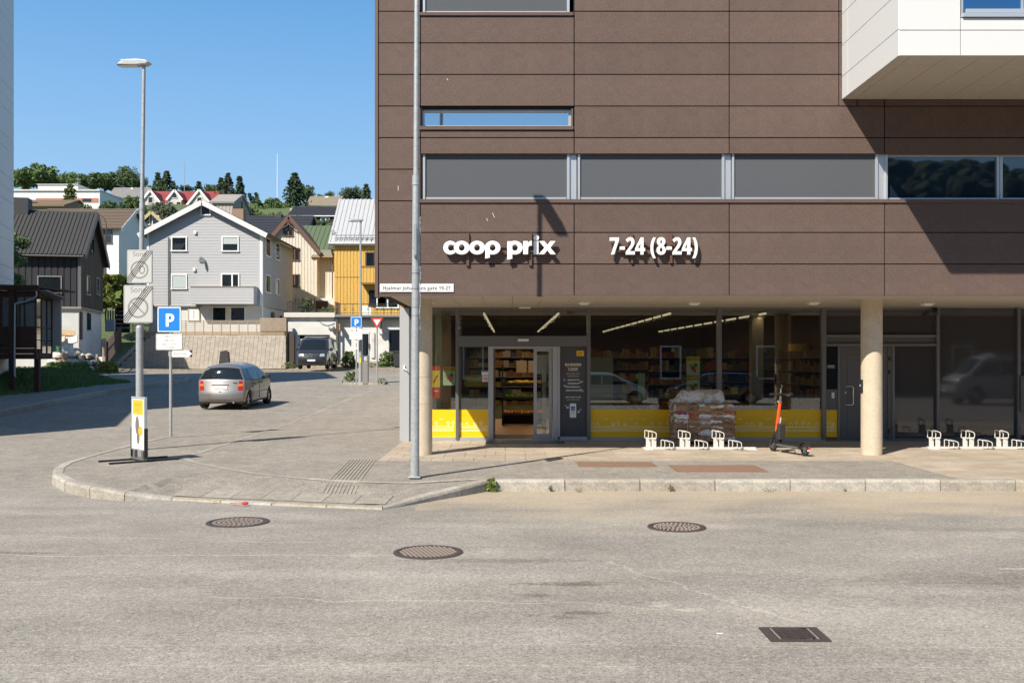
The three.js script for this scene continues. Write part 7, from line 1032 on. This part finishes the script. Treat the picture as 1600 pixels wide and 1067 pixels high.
// ---------- buildings up the hill ----------
{
  const upper = (label, Z, x0, x1, yT, yB, depth, m, turn = 0, extra) => { const t = thing('hillside_building', label, 'building', [X(x0, Z), Y(yB, Z), -Z], turn); const w = (x1 - x0) * Z / F, h = (yB - yT) * Z / F; part('wall', bx(0, w, -6, h, 0, -depth), m, t); extra?.(t, w, h, Z / F); return t; };
  const wh = mat(.74, .73, .71, .8), pink = mat(.45, .20, .14, .8);
  upper('flat roofed white building on the hill with a pink window band', 140, 10, 155, 298.5, 334, 14, wh, 0, (t, w, h, k) => { part('pink_band', bx(45 * k, w - 2 * k, h - 18 * k, h - 11 * k, 0, .04), pink, t); part('upper_storey', bx(43 * k, 106 * k, h, h + 12 * k, -1, -10), wh, t); part('roof_edge', [bx(-.1, w + .1, h, h + .2, .2, -14), bx(43 * k - .1, 106 * k + .1, h + 12 * k, h + 12.8 * k, -.8, -10.2)], mat(.6, .58, .55, .8), t); for (const p of [56, 69]) part('window', bx(p * k, (p + 5) * k, h + 1 * k, h + 4 * k, -.96, -1), M.darkGlass, t); for (const p of [88, 118]) part('window', bx(p * k, (p + 14) * k, h - 16.5 * k, h - 12 * k, .04, .08), M.darkGlass, t); });
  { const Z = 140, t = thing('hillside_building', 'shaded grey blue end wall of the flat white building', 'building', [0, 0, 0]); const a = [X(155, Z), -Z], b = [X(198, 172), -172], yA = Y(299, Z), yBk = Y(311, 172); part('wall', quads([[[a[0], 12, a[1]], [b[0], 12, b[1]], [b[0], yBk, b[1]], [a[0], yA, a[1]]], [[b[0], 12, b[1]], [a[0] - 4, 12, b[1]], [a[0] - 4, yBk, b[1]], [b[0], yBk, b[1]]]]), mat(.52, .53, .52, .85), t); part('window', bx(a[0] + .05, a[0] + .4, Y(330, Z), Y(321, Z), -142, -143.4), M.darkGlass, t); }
  { const Z = 118, yb = Y(352, Z), o = house({ name: 'tiled_house', label: 'brown tiled roof with skylight beside the apartment building', pos: [X(5, Z), yb, -Z], ridge: 'x', w: 7, d: 8, h: Y(322, Z) - yb, rise: 1.2, type: 'clap', pitch: .4, wall: wallPaint(.4, .3, .22), roof: mat(.26, .20, .14, .9), courses: .4, over: .3, foot: -5 }); o.add2('skylight', bx(2.2, 3.4, Y(321, Z) - yb + .5, Y(321, Z) - yb + .56, -1, -2.6), M.blueGlass); }
  { const Z = 165, k = Z / F, yb = Y(334, Z), wallw = wallPaint(.72, .70, .67), red = mat(.32, .065, .06, .7, { map: tex(128, 128, (i, j, c) => { const v = N32(i / 128, j / 128) > .62 ? 1 : 0; c[0] = 210 + 40 * v; c[1] = lerp(190, 255, v); c[2] = lerp(190, 255, v); }, true, 1 / 3) });
    const t = house({ name: 'red_roofed_house', label: 'white house with faded red roof and small gables on the hill', pos: [X(226, Z), yb, -Z], ridge: 'x', w: 110 * k, d: 9, h: Y(325, Z) - yb, rise: 3.4, type: 'clap', pitch: .4, wall: wallw, roof: red, over: .3, barge: M.trimWhite, foot: -5 });
    for (const [c, hw, ap, z] of [[239, 16, 298, .3], [276, 10, 298, .1], [315, 17, 297, .3]]) { const g = house({ name: 'gable_wing', label: `white ${c === 276 ? 'small dormer gable' : c === 239 ? 'gable wing beside the lamp pole' : 'gable wing close to the grey house'} of the red roofed house`, pos: [X(c - hw, Z), yb, -Z + z + 1], ridge: 'z', w: 2 * hw * k, d: 5, h: Y(ap + hw * 1.35, Z) - yb, rise: hw * 1.25 * k, type: 'clap', pitch: .4, wall: wallw, roof: red, barge: M.trimWhite, over: .25, foot: -4 }); const m = hw * k, y = Y(ap + hw * 1.35, Z) - yb; g.win('front', m - .35, y + .1, .7, .9, { k: .06 }); g.win('front', m - 1.0, y - 1.6, .7, 1.0, { k: .06 }); g.win('front', m + .3, y - 1.6, .7, 1.0, { k: .06 }); } }
  const roofHouse = (label, Z, x0, x1, yR, yE, yB, rm, wm, ch, extra) => { const k = Z / F, yb = Y(yB, Z), d = 7, o = house({ name: 'hillside_house', label, pos: [X(x0, Z), yb, -Z], ridge: 'x', w: (x1 - x0) * k, d, h: Y(yE, Z) - yb, rise: Math.max(.8, Y(yR, Z + d / 2) - Y(yE, Z)), type: 'board', pitch: .4, wall: wm, roof: rm, courses: .38, over: .25, foot: -6 }); for (const [cx, c0, c1, w, m] of ch) o.add2('chimney', bx((cx - x0) * k, (cx + w - x0) * k, Y(c1, Z) - yb, Y(c0, Z) - yb, -2.8, -3.6), m); extra?.(o, k, yb); };
  const slate = mat(.045, .045, .055, .55), greyR = mat(.27, .26, .25, .9), tan = mat(.30, .25, .19, .9), dkW = wallPaint(.03, .028, .026);
  roofHouse('grey roofed house behind the lamp pole on the hill', 175, 168, 224, 294.5, 311, 320, greyR, wallPaint(.5, .48, .45), [[194, 289, 297, 4, M.whitePaint]]);
  roofHouse('dark slate roof with two pale flashed chimney behind the grey house', 100, 374, 476, 339, 366, 380, slate, dkW, [[419, 328, 344, 10, slate], [421, 342, 346, 9, M.trimWhite]]);
  roofHouse('black timber house with slate roof and white windows on the hill', 125, 453, 534, 324.5, 337, 352, slate, dkW, [[490, 317, 330, 6, M.black], [445, 320, 336, 8, mat(.45, .44, .43, .8)]], (o, k, yb) => { for (const p of [501.5, 524]) o.win('front', (p - 453) * k, Y(348.5, 125) - yb, 1.0, .62, { mid: .6, k: .06, glass: M.blueGlass }); o.add2('eave', bx(-.2, 81 * k + .2, Y(338.5, 125) - yb, Y(337, 125) - yb, .1, .3), M.trimWhite); });
  roofHouse('weathered tan roof high on the hill with white chimney', 160, 480, 528, 308, 323, 330, tan, dkW, [[502, 302, 312, 6, M.whitePaint]]);
  roofHouse('pale roof and brick chimney close behind the grey house ridge', 110, 331, 363, 306, 317, 345, mat(.42, .39, .36, .9), wallPaint(.55, .53, .5), [[342, 308, 324, 10, mat(.30, .18, .12, .95)]]);
  const fp = thing('flagpole', 'tall slim white flagpole on the hill', 'flagpole', [X(433, 150), terrain(X(433, 150), 150), -150]); part('pole', rod([0, 0, 0], [0, Y(242, 150) - fp.position.y, 0], .09, .045, 10), M.trimWhite, fp); part('finial', uvm(new THREE.SphereGeometry(.1, 10, 8).translate(0, Y(242, 150) - fp.position.y, 0)), M.trimWhite, fp);
  const an = thing('roof_antenna', 'thin mast antenna on the flat white building', 'antenna', [X(121, 145), Y(300, 145), -145]); part('mast', rod([0, -2, 0], [0, (300 - 266) * 145 / F, 0], .04, .02, 8), M.galv, an); part('dipole', [280, 286].map(p => bx(-.4, .4, (300 - p) * 145 / F, (300 - p) * 145 / F + .04, -.02, .02)), M.galv, an);
  const m2 = single('mast', rod([X(287.5, 180), Y(302, 180), -180], [X(287.5, 180), Y(253, 180), -180], .06, .04, 8), M.galv, 'thin grey mast above the wide conifer', 'mast');
  const up = thing('utility_pole', 'slim dark utility pole behind the grey house roof', 'pole', [X(377.5, 112), Y(345, 112) - 3, -112]); part('pole', rod([0, 0, 0], [0, 3 + (345 - 308) * 112 / F, 0], .1, .07, 8), M.bark, up);
  const cl = thing('street_lamp', 'slender curved lamp post beside the white house', 'street lamp', [X(165, 90), Y(440, 90), -90]); part('pole', tube([[0, 0, 0], [0, 4, 0], [0, (440 - 350) * 90 / F, 0], [-.25, (440 - 339) * 90 / F, 0], [-.8, (440 - 335) * 90 / F, 0]], .05, false, 8, 30), M.bark, cl); part('head', rbx(-1.25, -.75, (440 - 335) * 90 / F - .05, (440 - 335) * 90 / F + .07, -.1, .1, .03), M.galv, cl);
  broadleaf(-10, 330, 480, 52, 90, 'tree beside the apartment building shading the black roof', 61, G2, 2600);
}
{ // brown timber row across the street: its shaded front shows in the shop windows
  const t = thing('timber_row', 'long brown timber building with white windows, mirrored in the shop windows', 'building', [-16, -.2, 9.6]), w = wallPaint(.13, .066, .04);
  part('wall', bx(0, 46, 0, 4.6, .06, 4), w, t); const g = []; for (let x = 0; x < 46; x += .3) g.push(bx(x + .03, x + .27, .1, 4.6, .02, .06)); part('wall_boards', g, w, t).userData.kind = 'stuff';
  part('roof', prism([[-.4, 4.55], [46.4, 4.55], [46.4, 4.75], [-.4, 4.75]], -.35, 4.4), M.black, t);
  for (const x of [2, 8, 13.5, 24.6, 30, 36, 41]) { const p = part('window', bx(x, x + 1.0, 1.0, 2.7, 0, .03), M.darkGlass, t); part('frame', [bx(x - .1, x, .9, 2.8, -.02, .04), bx(x + 1, x + 1.1, .9, 2.8, -.02, .04), bx(x, x + 1, .9, 1.0, -.02, .04), bx(x, x + 1, 2.7, 2.8, -.02, .04)], M.trimWhite, p); }
}
{ // woods on the hill across the street (mirrored in the upper windows)
  const r = rng(90), p = [], n = 3600, geo = new THREE.IcosahedronGeometry(1, 1), q = geo.attributes.position; for (let i = 0; i < q.count; i++) { const f = 1 + .3 * noise.noise(q.getX(i) * 2.1, q.getY(i) * 2.1, q.getZ(i) * 2.1); q.setXYZ(i, q.getX(i) * f, q.getY(i) * f, q.getZ(i) * f); } geo.computeVertexNormals();
  const m = new THREE.InstancedMesh(geo, mat(1, 1, 1, .95), n), o = new THREE.Object3D(), c = new THREE.Color();
  for (let i = 0; i < n; i++) { const x = (r() - .35) * 460, Z = -90 - r() * 240, s = 1.6 + r() * 2.6; o.position.set(x, terrain(x, Z) + s * .5, -Z); o.scale.set(s, s * (1 + .6 * r()), s); o.rotation.y = r() * 6; o.updateMatrix(); m.setMatrixAt(i, o.matrix); const v = .6 + .8 * r(); m.setColorAt(i, c.setRGB(.035 * v, .065 * v, .022 * v)); }
  m.name = 'distant_woods'; m.userData = { kind: 'stuff', label: 'dark green woods on the hill across the street', category: 'woods' }; scene.add(m);
}
scene.traverse(o => { if (o.isMesh) { o.castShadow = true; o.receiveShadow = true; } });
renderer.render(scene, camera);
